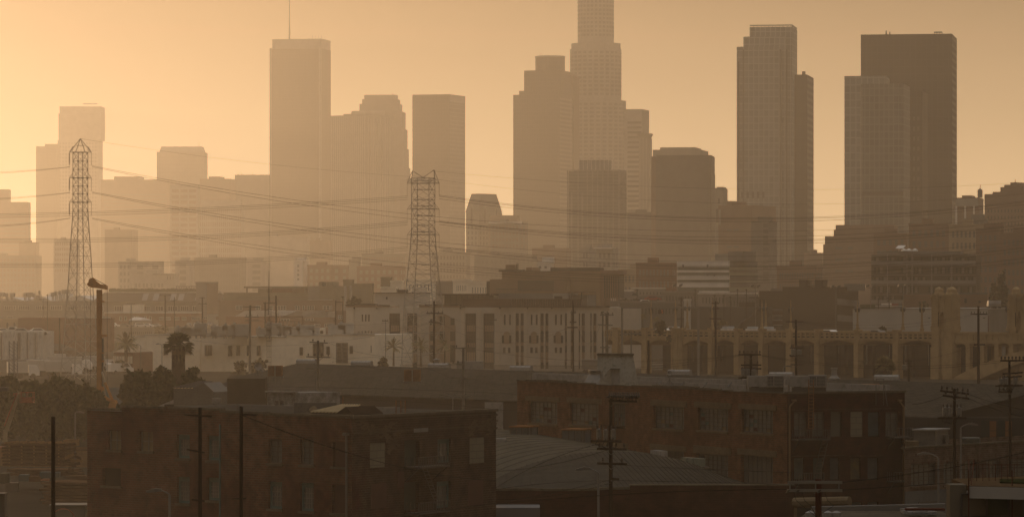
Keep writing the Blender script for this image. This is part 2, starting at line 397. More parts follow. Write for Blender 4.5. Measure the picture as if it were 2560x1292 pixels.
windows(t, F, grid_cells(0.5, F.w - 0.5, ze - 24, ze - 9, 3, 4, 0.4, 0.6), M_win); windows(t, S, grid_cells(0.8, S.w - 0.8, ze - 24, ze - 9, 7, 4, 0.4, 0.6), M_win)

# stepped glass tower with round crown
t, F, S, z = tower('stepped glass tower with a rounded glass drum on top', 1283, 1399, 1430, 3900, 44, 236, M_cw_brown, [(1297, 1399, 227, 1), (1308, 1399, 176, 3)], side=M_side)
b = MB(F.M); zb = F.z(176, 1340); zt = F.z(139, 1340); uc, r = (F.u(1327) + F.u(1399)) / 2, (F.u(1399) - F.u(1327)) / 2
b.lathe((uc, 3.5 + r, zb), [(r, 0), (r, zt - zb - 0.6), (r * 0.97, zt - zb)], 24); b.build('drum_crown', M_cw_brown, t)
b = MB(F.M); b.lathe((uc, 3.5 + r, zt), [(r * 1.02, -1.4), (r * 1.02, -0.2)], 24, False); b.build('drum_rim', M_conc, t)
Fb, Sb = corner_block(1399, 1424, 1441, 3958, 30); MB(Fb.M).box(0, Fb.w, 0, 30, 0, Fb.z(184, 1410)).build('rear_wing', M_side, t)
MB(Fb.M).box(F.w * 0 + Fb.w, Fb.w + 3.4, 4, 28, 0, Fb.z(190, 1430)).build('recessed_core', M_cw_dark, t)
mast(t, F, 1345, 139, 132, 0.2)

# tallest: round tiered tower
Dt = 4030; c = P(1490.5, 737, Dt + 26); t = thing('skyscraper', 'tallest round stepped skyscraper running out of the top of the photo', 'tower', (c.x, c.y, G))
zz = lambda y: Z(y, Dt)
def ring(r, n=28, sq=0.0): return [(r * math.cos(2 * math.pi * (k + 0.5) / n), r * math.sin(2 * math.pi * (k + 0.5) / n)) for k in range(n)]
MT = Matrix.Translation(c - Vector((0, 0, c.z)))
for (px0, px1, y0, y1, nm) in ((1424, 1567, 760, 250, 'base_tier'), (1425.5, 1555.5, 250, 120, 'middle_tier'), (1429, 1553.5, 120, 106, 'shoulder'), (1445, 1536.5, 106, -60, 'upper_shaft')):
    r = (px1 - px0) * A * Dt / 2; xo = X((px0 + px1) / 2, Dt) - c.x
    b = MB(MT @ Matrix.Translation((xo, 0, 0))); z0, z1 = max(G, zz(y0)), zz(y1)
    cut = 1.0 if nm != 'base_tier' else 1.0
    b.prism(ring(r), z0, z1); b.build(nm, M_conc, t)
    if nm == 'shoulder': continue
    # windows of this tier: one dark strip of panes per bay and storey
    step = 3.95; nb = 28
    if nm == 'base_tier': z0 = zz(640)
    me = unit('window', M_gwin, lambda q: q.box(-r * math.pi / nb * 0.62, r * math.pi / nb * 0.62, -0.35, 0.3, 0, 2.2), ('ust', round(r, 2)))
    cells = []
    zc = z1 - 5
    while zc > z0 + 3:
        for k in range(nb):
            an = 2 * math.pi * (k + 1) / nb
            if math.sin(an) > -0.12: continue
            cells.append((zc, an))
        zc -= step
    lim = 33
    for zc_, an in cells[:lim]:
        rr = r * math.cos(math.pi / nb)
        put('window', me, t, MT @ Matrix.Translation((xo + rr * math.cos(an), rr * math.sin(an), zc_)) @ Matrix.Rotation(an + math.pi / 2, 4, 'Z'))
    b = MB()
    for zc_, an in cells[lim:]:
        rr = r * math.cos(math.pi / nb); hw = r * math.pi / nb * 0.62
        b.M = MT @ Matrix.Translation((xo + rr * math.cos(an), rr * math.sin(an), zc_)) @ Matrix.Rotation(an + math.pi / 2, 4, 'Z'); b.box(-hw, hw, -0.35, 0.3, 0, 2.2)
    b.M = Matrix.Identity(4); tag(b.build('windows', M_gwin, t), kind='stuff')

# banded tower to its right
t, F, S, z = tower('white banded tower with long horizontal windows and a plain right side', 1560, 1605, 1623, 3575, 30, 273, M_conc, side=M_conc2)
floors(t, F, 3, F.w - 0.5, F.z(640, 1580), z - 6, 4.1, M_win, 1.9)
t, F, S, z = tower('slender tower with a flared openwork crown', 1597, 1622, 1630, 3380, 20, 345, M_conc2)
b = MB(F.M); b.prism([(-.5, -.5), (F.w + .5, -.5), (F.w + .5, 12), (-.5, 12)], z, z + 3.5, [(-1.2, -1.2), (F.w + 2, -1.2), (F.w + 2, 13), (-1.2, 13)]); b.build('flared_crown', M_dkconc, t)
fins(t, F, (1600, 1608, 1616), 10, z, M_conc, 0.5, 0.6)
for px in (1601, 1605, 1609, 1613): mast(t, F, px, 345, 327 + (px % 3), 0.3)
# dark block and the pale one behind
t, F, S, z = tower('pale flat block peeping over the dark sloping-sided block', 1632, 1752, 1771, 2820, 40, 374, M_conc2, [(1648, 1736, 368, 4)])
F, S = corner_block(1640, 1778, 1788, 2240, 40); t = thing('office_tower', 'dark windowless block with a sloping right shoulder', 'tower', F.o, F.a)
za, zb = F.z(388, 1700), F.z(420, 1788)
b = MB(F.M); b.ext([(0, 0), (F.w, 0), (F.w, za), (0, za)], 0, 36); b.build('tower_body', M_dkconc, t)
b = MB(S.M); b.ext([(0, 0), (S.w, 0), (S.w, zb - 3), (0, za)], 0, 1.2); b.build('side_wall', M_conc, t)
Fl = Face(X(1628, 2290), 2290, X(1642, 2285), 2285, G); MB(Fl.M).box(0, Fl.w, 0, 30, 0, Fl.z(391, 1635)).build('left_wing', M_brown, t)
t, F, S, z = tower('grey block with an overhanging corner box right of the dark block', 1786, 1808, 1819, 2464, 25, 470, M_conc2, [(1790, 1806, 467, 3)])
windows(t, F, [(2, 3.2, z - 9, z - 6), (1, 4.2, z - 20, z - 12)], M_win)
MB(F.M).box(F.w - 1, F.w + 1.3, 2, 10, z - 18, z - 11).build('corner_box', M_dkconc, t)

# tall glass slab pair
Dg = 2520
t, F, S, z = tower('dark slab standing right behind the tall layered glass tower', 1975, 2018, 2034, Dg + 20, 42, 187, M_cw_dark, side=M_side)
MB(F.M).box(F.w - 5, F.w - 3, 20, 22, z, z + 3).build('roof_post', M_steel, t)
F, S = corner_block(1848, 1978, 1993, Dg, 40); t = thing('office_tower', 'tall grey glass tower of three overlapping round-edged layers', 'tower', F.o, F.a)
def rslab(u0, u1, d0, d1, zt, nm, m):
    r = 3.2; b = MB(F.M); pts = [(u0 + r - r * math.sin(a), d0 + r - r * math.cos(a)) for a in [R(90 - 90 * k / 6) for k in range(7)]]
    b.prism(pts + [(u1, d0), (u1, d1), (u0, d1)], 0, zt); b.build(nm, m, t)
rslab(F.u(1842), F.u(1950), -4, 6, F.z(118, 1900), 'front_layer', M_cw_grey)
rslab(F.u(1857), F.u(1964), 0, 12, F.z(92, 1900), 'middle_layer', M_cw_grey)
rslab(F.u(1870), F.w, 6, 40, F.z(66, 1920), 'rear_layer', M_cw_grey)
b = MB(F.M); zt = F.z(63, 1920); b.box(F.u(1872), F.w, 6, 6.6, zt - 0.2, zt + .5); b.box(F.w - .6, F.w, 6.7, 39, zt - 0.2, zt + .5)
for k in range(12): b.box(F.u(1872 + k * 9.3), F.u(1872.6 + k * 9.3), 6.1, 6.5, zt - 1.2, zt - .25)
b.build('roof_rail', M_conc, t)
for px in (1858.5, 1950.5, 1965): MB(F.M).box(F.u(px), F.u(px) + 0.9, -4.3 if px < 1951 else -0.3, 0, 0, F.z(125, 1900)).build('glass_seam', M_dkconc, t)
windows(t, F, [(F.u(1855 + k * 13), F.u(1861 + k * 13), F.z(496, 1900), F.z(480, 1900)) for k in range(5)], M_steel, 'vent_opening', 4.2)
b = MB(F.M); b.box(F.u(1846), F.u(1850), -4.2, -3.0, 0, F.z(155, 1846)); b.build('left_slot', M_cw_dark, t)

# widest dark slab and its neighbours
t, F, S, z = tower('widest dark flat-topped slab with a thin pale ribbed side', 2152, 2380, 2392, 2330, 46, 85, M_cw_dark, side=M_side)
mast(t, F, 2214, 86, 76, 0.5, d=4, name='roof_mast'); mast(t, F, 2223, 86, 79, 0.4, d=4, name='roof_mast')
b = MB(F.M); b.box(F.u(2334), F.u(2354), 3, 8, z + 1, z + 1.4)
for px in (2334, 2341, 2348, 2354): b.box(F.u(px), F.u(px) + 0.25, 3, 3.3, z, z + 1)
b.build('roof_rig', M_steel, t)
t, F, S, z = tower('lower gridded tower overlapping the widest dark slab on its left', 2111, 2216, 2224, 2218, 30, 190, M_cw_grey)
F, S = corner_block(2150, 2258, 2275, 2128, 36); t = thing('office_tower', 'grey tower with rounded shoulders standing before the widest dark slab', 'tower', F.o, F.a)
b = MB(F.M); zt = F.z(210, 2200); r = 3
b.prism([(r - r * math.sin(a), r - r * math.cos(a)) for a in [R(90 - 18 * k) for k in range(6)]] + [(F.w - r + r * math.sin(a), r - r * math.cos(a)) for a in [R(18 * k) for k in range(6)]] + [(F.w, 36), (0, 36)], 0, zt)
b.build('tower_body', mat_grid('curtain_wall_mid', (0.12, 0.125, 0.122), (0.17, 0.175, 0.168), 2.4, 3.6, 0.25, rough=.7, spec=.15), t)
MB(F.M).box(F.u(2156), F.w, -0.2, 1.0, F.z(488, 2200), F.z(479, 2200)).build('plant_floor_band', M_steel, t)
t, F, S, z = tower('dark residential tower with pairs of balconies right of the rounded tower', 2264, 2306, 2320, 2274, 30, 228, M_cw_dark)
windows(t, F, grid_cells(1, F.w - 1, z - 60, z - 12, 3, 9, 0.5, 0.4), M_steel)

# right edge group
t, F, S, z = tower('small office block with pale piers and roof tank near the right edge', 2390, 2446, 2459, 2016, 25, 494, M_brown, [(2402, 2428, 488, 5)])
fins(t, F, (2391, 2413, 2435), 0, z - 4, M_white, 0.8, 0.5); MB(F.M).box(0, F.w, -0.5, 0, z - 4, z - 0.5).build('pale_parapet', M_conc, t)
b = MB(F.M); u = F.u(2448); b.lathe((u, 4, z), [(1.2, 0), (1.2, 3.6), (0.3, 4.4)], 10); b.tube((u, 4, z + 4.4), (u + .3, 4, z + 6), 0.15); b.build('roof_tank', M_dkconc, t)
t, F, S, z = tower('dark art deco tower with a stepped top at the right edge', 2461, 2590, 2640, 1848, 30, 484, M_brown,
    [(2478, 2575, 479, 2), (2494, 2552, 467, 4), (2500, 2543, 461, 6), (2512, 2530, 455, 8)])
windows(t, F, grid_cells(1, F.w - 1, 20, z - 6, 14, 12, 0.35, 0.5), M_win); mast(t, F, 2521, 455, 447, 0.2)
# ---------------------------------------------------------------- older downtown below the towers
M_brick_far = mat('far_red_brick', (0.13, 0.055, 0.035), 0.9); M_tan = mat('tan_stucco', (0.30, 0.23, 0.16), 0.9)
M_roof = mat('tar_roof', (0.07, 0.062, 0.052), 0.95, dirt=0.3); M_pale_roof = mat('pale_roof', g(0.45), 0.9, dirt=0.3)
def bld(label, px0, px1, px2, D, dep, ytop, m, name='building', cat='building', base=G, parapet=True, mroof=None):
    F, S = corner_block(px0, px1, px2, D, dep, base); t = thing(name, label, cat, F.o, F.a); top = F.z(ytop, px1)
    MB(F.M).box(0, F.w, 0, dep, 0, top).build('wall', m, t)
    if parapet:
        b = MB(F.M); e = 0.15
        b.box(-e, F.w + e, -e, 0.25, top + .003, top + 0.5); b.box(F.w - .25, F.w + e, 0.26, dep, top + .003, top + .5)
        b.box(-e, .25, 0.26, dep, top + .003, top + .5); b.build('parapet', mroof or m, t)
    return t, F, S, top
def wg(t, F, nu, nz, z0, z1, m=None, fu=0.5, fz=0.55, u0=1.0, u1=None, limit=100):
    windows(t, F, grid_cells(u0, (u1 or F.w - 1.0), z0, z1, nu, nz, fu, fz), m or M_win, limit=limit)
def rooftank(t, F, px, top, m=None, w=4, h=3, d=3, name='roof_box'):
    u = F.u(px); MB(F.M).box(u, u + w, d, d + w, top, top + h).build(name, m or M_conc2, t)

# row of far pale and brown blocks on the left (y 560-740)
FILL = [  # label, px0, px1, px2, D, depth, ytop, material, (columns, storeys, ztop share), window material
    ('faint block filling the gap between the ziggurat tower and the two-toned slab', 1000, 1060, 1070, 4200, 25, 450, M_conc2, None, None),
    ('hazy low block with a flat roof box at the far left behind the sheds', -40, 90, 104, 3294, 30, 640, M_conc2, (14, 8), M_brown),
    ('small plain penthouse block under the gap of sky beside the pale tower', 47, 90, 98, 3660, 25, 607, M_brown, None, None),
    ('hazy block with tall narrow window strips behind the left pylon', 134, 190, 200, 3172, 30, 600, M_conc, (9, 6), M_brown),
    ('wide brown block with a stepped roofline left of the hatted tower', 262, 330, 345, 3538, 30, 575, M_brown, None, None),
    ('pale loft building with square windows right of the left pylon', 296, 328, 410, 2501, 24, 655, M_conc, (3, 6), M_gwin),
    ('low white loft with three slit windows and wide bays above the sheds', 334, 436, 446, 2379, 20, 686, M_conc, None, None),
    ('tan building with one column of square windows in the left haze', 438, 476, 486, 2623, 24, 652, M_conc, (1, 6), M_gwin),
    ('broad pale office block with many window rows in the left haze', 486, 600, 616, 2684, 26, 645, M_conc2, (16, 6), M_gwin),
    ('pale block with horizontal bands just right of the broad pale office', 618, 664, 676, 2806, 26, 654, M_conc, (1, 6), M_gwin),
    ('long white rooftop block in front of the antenna tower', 640, 768, 776, 3538, 22, 592, M_conc, None, None),
    ('brown building with lettered roof sign panel in the central haze', 774, 825, 832, 3416, 24, 602, M_brown, None, None),
    ('narrow white building with one column of windows', 735, 757, 768, 2440, 20, 653, M_white, None, None),
    ('red brick warehouse with rows of paired loft windows in the haze', 768, 830, 872, 2440, 30, 664, M_brick_far, (4, 4), M_conc2),
    ('taller pale lofts block between the two brick warehouses', 872, 895, 902, 2623, 24, 650, M_conc2, (4, 6), M_gwin),
    ('brick warehouse with light window frames in front of the finned tower', 892, 1000, 1014, 2379, 30, 667, M_brick_far, (7, 4), M_conc2),
    ('long hazy hotel with a lit cornice behind the brick warehouses', 905, 1012, 1020, 2867, 24, 636, M_conc2, (16, 3), M_brown),
    ('stone office with many small windows right of the right pylon', 1080, 1166, 1176, 2623, 26, 632, M_conc2, (10, 7), M_win),
    ('brown stone block right of the gabled tower with flat top', 1222, 1292, 1300, 2989, 26, 540, M_brown, None, None),
    ('pale stone civic block with tall paired window columns', 1186, 1330, 1342, 2318, 28, 640, M_conc2, (12, 4), M_gwin),
    ('wide pale hotel with a white cornice line and lit sign', 1226, 1300, 1320, 2684, 26, 557, M_conc2, (8, 4), M_brown),
    ('low grey block with long roofline left of the white gridded apartments', 1330, 1418, 1428, 2379, 26, 622, M_brown, None, None),
    ('small bright white rooftop hut with two square windows', 1343, 1378, 1384, 1500, 10, 658, M_white, None, None),
    ('cream art deco block with arched corner windows', 1452, 1475, 1490, 1890, 20, 622, M_conc, (2, 5), M_gwin),
    ('cream block with ornate arcaded penthouse', 1490, 1532, 1545, 1836, 20, 622, M_conc, (3, 4), M_gwin),
    ('blank pale green slab right of the white gridded apartments', 1568, 1636, 1640, 2379, 26, 533, M_conc2, None, None),
    ('dim slab between blank pale slab and dark windowless block', 1637, 1662, 1668, 2318, 22, 590, M_dkconc, None, None),
    ('pinkish apartment block with a strip of paired windows', 1545, 1640, 1652, 1500, 22, 676, M_tan, (9, 3), M_gwin),
    ('red brick hall with small dark windows beside the banded white office', 1590, 1680, 1692, 1450, 20, 660, M_brick_far, (9, 2), M_dkconc),
    ('hazy stepped stone block with small paired vents', 1796, 1880, 1940, 1944, 30, 516, M_brown, None, None),
    ('pale block with a gridded corner strip of windows', 1878, 1922, 1942, 1600, 22, 556, M_conc2, None, None),
    ('low dim block with white roof letters under the tall slab', 1942, 2040, 2056, 1500, 24, 668, M_brown, (14, 2), M_dkconc),
    ('tree-topped low block in the gap below the slab tower', 2010, 2056, 2066, 2318, 20, 634, M_brown, None, None),
    ('brown block of balconies standing behind the wide apartment slab', 2272, 2372, 2386, 1500, 22, 562, M_brown, (6, 7), M_dkconc),
    ('block with pale vertical ribs below the rounded tower', 2184, 2268, 2280, 1550, 22, 586, M_brown, (5, 4), M_dkconc),
    ('wide tan hotel with a long cornice at the right', 2372, 2478, 2490, 1450, 22, 564, M_tan, (9, 7), M_dkconc),
    ('narrow block with four dark bays on its roof at the right', 2410, 2464, 2470, 1600, 18, 550, M_conc2, None, None),
    ('tall plain grey-brown block left of the right edge', 2440, 2500, 2510, 1350, 22, 575, M_brown, (4, 9), M_dkconc),
    ('apartment block with a pale roof edge at the right edge', 2500, 2600, 2620, 1300, 22, 586, M_brown, (8, 9), M_dkconc),
]
for lb, a, b_, c_, D, dep, yt, m, wn, wm in FILL:
    t, F, S, top = bld(lb, a, b_, c_, D, dep, yt, m)
    if wn:
        st = 3.9; zb = max(6, top - wn[1] * st - 1)
        windows(t, F, grid_cells(0.8, F.w - 0.8, zb, top - 1, wn[0], wn[1], 0.5, 0.55), wm or M_gwin, limit=60)
        if S.w > 6 and wn[0] > 2: windows(t, S, grid_cells(0.8, S.w - 0.8, zb, top - 1, max(2, wn[0] // 3), wn[1], 0.4, 0.55), wm or M_gwin, limit=90)
    rooftank(t, F, a + (b_ - a) * 0.3, top, m, 3.0 + (D % 7) * 0.5, 2.2)
    lb_ = lb
    if 'slit windows' in lb:
        windows(t, F, [(F.u(418 + k * 7), F.u(419.5 + k * 7), F.z(698, 420), F.z(690, 420)) for k in range(3)], M_win)
        windows(t, F, [(F.u(338 + k * 19 + j * 8), F.u(343 + k * 19 + j * 8), F.z(718, 350), F.z(708, 350)) for k in range(4) for j in (0, 1)], M_gwin)
        MB(F.M).box(F.u(382), F.u(436), -.4, .2, F.z(687, 400), F.z(684, 400)).build('cornice', M_dkconc, t)
    if 'one column of windows' in lb:
        windows(t, F, [(F.u(743), F.u(748), F.z(y + 6, 745), F.z(y, 745)) for y in (662, 673, 684, 695)], M_gwin)
    if 'two square windows' in lb:
        windows(t, F, [(F.u(x), F.u(x + 6), F.z(671, 1350), F.z(665, 1350)) for x in (1347, 1361)], M_gwin)
    if 'paired vents' in lb:
        windows(t, F, [(F.u(x), F.u(x + 13), F.z(y + 5, 1820), F.z(y, 1820)) for y in (573, 615, 656) for x in (1817, 1834)], M_dkconc, 'vent_opening')
        MB(F.M).box(F.u(1798), F.u(1802), -.6, 0, F.z(562, 1800), F.z(524, 1800)).build('pale_fin', M_conc, t)
        b = MB(F.M); b.box(F.u(1812), F.u(1826), 2, 9, top, top + 2.6); b.build('penthouse', m, t)
    if 'gridded corner' in lb:
        for y in range(558, 700, 15): windows(t, F, [(F.u(1908), F.u(1921), F.z(y + 11, 1915), F.z(y, 1915))], M_dkconc, 'louvre_panel')
    if 'four dark bays' in lb:
        windows(t, F, [(F.u(2414 + k * 12), F.u(2423 + k * 12), top - 5.5, top - 0.6) for k in range(4)], M_dkconc)
    if 'arcaded' in lb:
        b = MB(F.M); b.box(-1, F.w, -1, 14, top, top + .6); b.build('cornice', M_white, t)
        for k in range(5): MB(F.M).box(F.u(1493 + k * 8), F.u(1495 + k * 8), 0.5, 1.5, top + .62, top + 2.2).build('roof_finial', M_conc, t)
    if 'cornice line' in lb: MB(F.M).box(-1, F.w + 1, -1, 0.5, top - .5, top + .8).build('cornice', M_white, t)
    if 'tree-topped' in lb: pass

# hill block stepping down at right of the sky gap
for (a, b_, c_, D, yt, lb) in ((2089, 2190, 2200, 1780, 562, 'highest step of the brown block right of the sky gap'), ):
    t, F, S, z = tower('brown windowless block stepping down to the left beside the gap of sky', 2089, 2236, 2246, 1900, 30, 562, M_brown, ())
    for px, yt2, dpt in ((2083, 574, 3), (2060, 590, 5), (2055, 610, 7)):
        MB(F.M).box(F.u(px), F.u(2089) - 0.02 * dpt, dpt, 28 - dpt, 0, F.z(yt2, 2089)).build('stepped_wing', M_brown, t)
    windows(t, F, [(F.u(2088 + 0), F.u(2106), F.z(y + 7, 2100), F.z(y, 2100)) for y in (617, 646, 674)] + [(F.u(2120), F.u(2132), F.z(y + 7, 2100), F.z(y, 2100)) for y in (617, 646, 674)], M_dkconc, 'window')

# white gridded apartment tower in the centre
F, S = corner_block(1420, 1550, 1566, 2450, 26); t = thing('apartment_tower', 'white gridded apartment tower with a screened roof terrace', 'tower', F.o, F.a)
top = F.z(425, 1550)
MB(F.M).box(0.4, F.w - .4, 0.4, 26, 0, top - .5).build('tower_body', mat('apartment_glass', (0.16, 0.155, 0.14), 0.4), t)
b = MB(F.M)
for px in (1419, 1445, 1468, 1481, 1494, 1507, 1520, 1533, 1547): u = F.u(px); b.box(u - .3, u + .35, -0.05, 0.4, 0, top)
for px in (1429, 1456): u = F.u(px); b.box(u - .5, u + .5, -0.35, -0.06, 0, F.z(482, px))
zc = top
while zc > 8: b.box(0, F.w, -0.2 , -0.055, zc - 0.22, zc + 0.16); zc -= 2.55 * 0.78
b.build('facade_grid', M_conc, t)
b = MB(S.M)
for k in range(7): b.box(k * S.w / 6 - .2, k * S.w / 6 + .2, -0.05, 0.4, 0, top)
zc = top
while zc > 8: b.box(0, S.w, -0.2, -0.055, zc - 0.2, zc + 0.15); zc -= 2.0
b.build('side_grid', M_conc, t)
b = MB(F.M); z0 = top; b.box(F.u(1444), F.u(1520), 5, 12, z0, F.z(400, 1480)); b.build('roof_screen', M_conc, t)
b = MB(F.M)
for k in range(9): u = F.u(1444 + k * 10.5); b.box(u, u + .2, 4.6, 4.9, z0, F.z(398, 1480))
b.box(F.u(1444), F.u(1530), 4.6, 4.9, F.z(399, 1480), F.z(398, 1480)); b.build('roof_frame', M_white, t)

# white banded office right of centre
F, S = corner_block(1692, 1824, 1894, 1300, 26); t = thing('office_building', 'white office with green-tinted window bands and a shaded right side', 'building', F.o, F.a)
top = F.z(652, 1824); MB(F.M).box(0.3, F.w - .3, 0.3, 26, 0, top - .2).build('glass_floors', mat('green_band_glass', (0.10, 0.12, 0.10), 0.35), t)
for k, (y0, y1) in enumerate(((652, 667), (675, 681), (688, 699), (706, 718), (727, 742), (756, 770))):
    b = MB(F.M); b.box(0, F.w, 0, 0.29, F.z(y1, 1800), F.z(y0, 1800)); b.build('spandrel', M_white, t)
    b = MB(S.M); b.box(0, S.w, 0, 0.29, F.z(y1, 1800), F.z(y0, 1800)); b.build('spandrel', M_conc2, t)  # right-side spandrels in darker grey, that side's shade put into the colour
windows(t, F, [(F.u(x), F.u(x + 4), F.z(y + 8, 1800), F.z(y, 1800)) for x, y in ((1706, 661), (1767, 661), (1767, 681), (1784, 682))], M_dkconc, 'column', 0.1)
b = MB(F.M); b.box(F.u(1774), F.u(1808), 5, 16, top, F.z(634, 1800)); b.build('penthouse', M_conc, t)
b = MB(F.M); b.box(F.u(1808) + .1, F.u(1846), 4, 16, top, F.z(628, 1800)); b.build('plant_room', M_conc2, t)
tag(t, kind=None)

# wide apartment slab with balconies
F, S = corner_block(2178, 2440, 2452, 1200, 20); t = thing('apartment_building', 'wide dim apartment slab with rows of balconies behind the twin bridge towers', 'building', F.o, F.a)
top = F.z(636, 2300); MB(F.M).box(0, F.w, 0.5, 20, 0, top).build('wall', mat('apartment_wall', (0.10, 0.085, 0.07), 0.9), t)
b = MB(F.M)
for k in range(9):
    zc = top - 0.2 - k * 2.75
    b.box(0, F.w, -0.9, 0.5, zc - .15, zc); b.box(0, F.w, -0.9, -0.84, zc - 2.7 + .15, zc - 2.7 + 1.1) if k % 2 == 0 else None
for px in (2219, 2268, 2281, 2330, 2380): u = F.u(px); b.box(u - .12, u + .12, -1.0, -.9, 2, top)
b.build('balcony_grid', mat('balcony_concrete', g(0.2), 0.9), t)
cs = [c_ for c_ in grid_cells(0.5, F.w - .5, top - 24.8, top - 0.4, 26, 9, 0.45, 0.62) if rnd.random() < 0.8]
windows(t, Face(F.o.x - 0.5 * -math.sin(F.a) * -1, F.o.y + .5, F.o.x + F.w * F.c - 0.0, F.o.y + F.w * F.s + .5, G), cs, M_win, 'balcony_door', 0.05)
windows(t, Face(F.o.x, F.o.y + .5, F.o.x + F.w * F.c, F.o.y + F.w * F.s + .5, G), [(c[1] + .1, c[1] + .9, c[2], c[3]) for c in cs[::2]], M_conc2, 'curtain_panel', 0.05)
b = MB(F.M); b.box(F.u(2190), F.u(2400), 3, 14, top, top + .9); b.build('roof_curb', M_conc2, t)
for k, px in enumerate((2258, 2271, 2286)): b = MB(F.M); b.lathe((F.u(px), 2, top + .9), [(0.9, 0), (0.8, .4), (0.1, .8)], 10); b.build('roof_dome_vent', M_white, t)
b = MB(F.M); u = F.u(2246); b.tube((u, 2, top + .9), (u, 2, top + 1.8), 0.1); b.prism([(u - 1, 1.4), (u + 1.2, 1.4), (u + 1.2, 1.6), (u - 1, 1.6)], top + 1.7, top + 2.6, [(u - .2, 2.4), (u + 1.9, 2.4), (u + 1.9, 2.6), (u - .2, 2.6)]); b.build('roof_dish', M_white, t)
# ---------------------------------------------------------------- arts district on the left, D 1900 .. 1200
M_maroon = mat('maroon_brick', (0.14, 0.06, 0.04), 0.9, dirt=0.3); M_redb = mat('faded_red_wall', (0.22, 0.09, 0.05), 0.9)
M_beige = mat('beige_stucco', (0.42, 0.375, 0.32), 0.9, 0.12, dirt=0.12); M_cream = mat('cream_stucco', (0.76, 0.69, 0.57), 0.9, 0.12, dirt=0.12)
M_frame = mat('pale_window_frame', g(0.42), 0.7); M_ac = mat('rooftop_unit_paint', g(0.3), 0.6, dirt=0.25); M_dkroof = mat('dark_shingle', (0.06, 0.045, 0.035), 0.9)

def framed(t, F, px0, px1, y0, y1, n=3, nz=1, root=None, mg=None, mf=None, fr=0.14, name='window'):
    """window with a glass pane and light bars, part > sub-part"""
    u0, u1 = F.u(px0), F.u(px1); z0, z1 = F.z(y1, px0), F.z(y0, px0)
    b = MB(F.M); b.box(u0, u1, -0.03, 0.05, z0, z1); p = b.build(name, mg or M_win, t)
    b = MB(F.M)
    for k in range(n + 1): u = u0 + (u1 - u0) * k / n; b.box(u - fr / 2, u + fr / 2, -0.12, -0.032, z0, z1)
    for k in range(nz + 1): z = z0 + (z1 - z0) * k / nz; b.box(u0 - fr / 2, u1 + fr / 2, -0.1, -0.034, z - fr / 2, z + fr / 2)
    b.build('window_frame', mf or M_frame, p, root=t)
    return p

# sawtooth shed row
F = faceP(-40, 1600, 236, 1592); t = thing('warehouse_row', 'long sawtooth-roofed pale warehouse at the far left with many framed windows', 'warehouse', F.o, F.a)
top = F.z(752, 100); MB(F.M).box(0, F.w, 0, 40, 0, top).build('wall', M_conc2, t)
for a, pk, b_, yp in ((-30, 30, 62, 743), (62, 108, 128, 741), (128, 112, 128, 741), (134, 198, 236, 738)):
    if a == 128: continue
    b = MB(F.M); b.ext([(F.u(a), top), (F.u(b_), top), (F.u(pk), F.z(yp, pk))], 0.0, 38); b.build('gable_roof', M_pale_roof, t)
MB(F.M).box(F.u(98), F.u(126), 12, 30, top, F.z(733, 110)).build('roof_lantern', M_white, t)
for px in (12, 47, 90, 127, 168, 205): framed(t, F, px, px + 27, 764, 774, 6)
for px in (18, 100, 178): framed(t, F, px, px + 14, 790, 797, 3)
# containers / air handlers on roof
for k, (px, y, w_) in enumerate(((-2, 731, 12), (12, 732, 7), (24, 732, 12), (58, 732, 8), (68, 731, 12), (82, 733, 6), (90, 738, 8), (127, 731, 8), (136, 728, 6), (146, 726, 5), (154, 724, 7), (163, 724, 10), (96, 726, 4))):
    D = 1560; x0 = X(px, D); zt = Z(y, D); b = MB(); b.box(x0, x0 + w_ * A * D, D, D + 2.4, zt - 1.5, zt)
    b.box(x0 + .1, x0 + w_ * A * D - .1, D - .12, D - .003, zt - 1.2, zt - .3); b.box(x0 + .3, x0 + .5, D + .5, D + 1.9, top + G - .1, zt - 1.5); b.box(x0 + .8, x0 + 1.0, D + .5, D + 1.9, top + G - .1, zt - 1.5)
    tag(b.build('air_handler', M_ac, None), 'dark rooftop air handler standing on the sawtooth warehouse', 'air handler', 'air handlers on the sawtooth warehouse roof')

# mansard building
F = faceP(228, 1568, 560, 1560); t = thing('mansard_building', 'long building with a dark sloping mansard roof and skylights', 'building', F.o, F.a)
top = F.z(754, 300); MB(F.M).box(0, F.w, 0, 40, 0, top).build('wall', M_conc2, t)
b = MB(F.M); b.prism([(F.u(230), -.6), (F.u(548), -.6), (F.u(548), 38), (F.u(230), 38)], top, F.z(732, 300), [(F.u(250), 6), (F.u(502), 6), (F.u(502), 30), (F.u(250), 30)]); b.build('mansard_roof', M_dkroof, t)
MB(F.M).box(F.u(249), F.u(505), 5.5, 31, F.z(731.6, 300), F.z(729.5, 300)).build('roof_curb', M_pale_roof, t)
for px in (355, 382, 425, 445, 488):
    u = F.u(px); za, zb = top + .5, F.z(734, 300); b = MB(F.M); b.face([(u, -.5, za), (u + 2, -.5, za), (u + 1.3, 5.2, zb), (u - .7, 5.2, zb)]); b.build('skylight', M_gwin, t)
for px0, px1 in ((240, 258), (286, 310), (361, 375), (389, 408), (420, 443), (452, 472), (482, 503), (513, 539)): framed(t, F, px0, px1, 765, 777, max(3, (px1 - px0) // 5))
MB(F.M).box(F.u(318), F.u(361), -6, 0, 0, F.z(762, 340)).build('white_annex', M_cream, t)
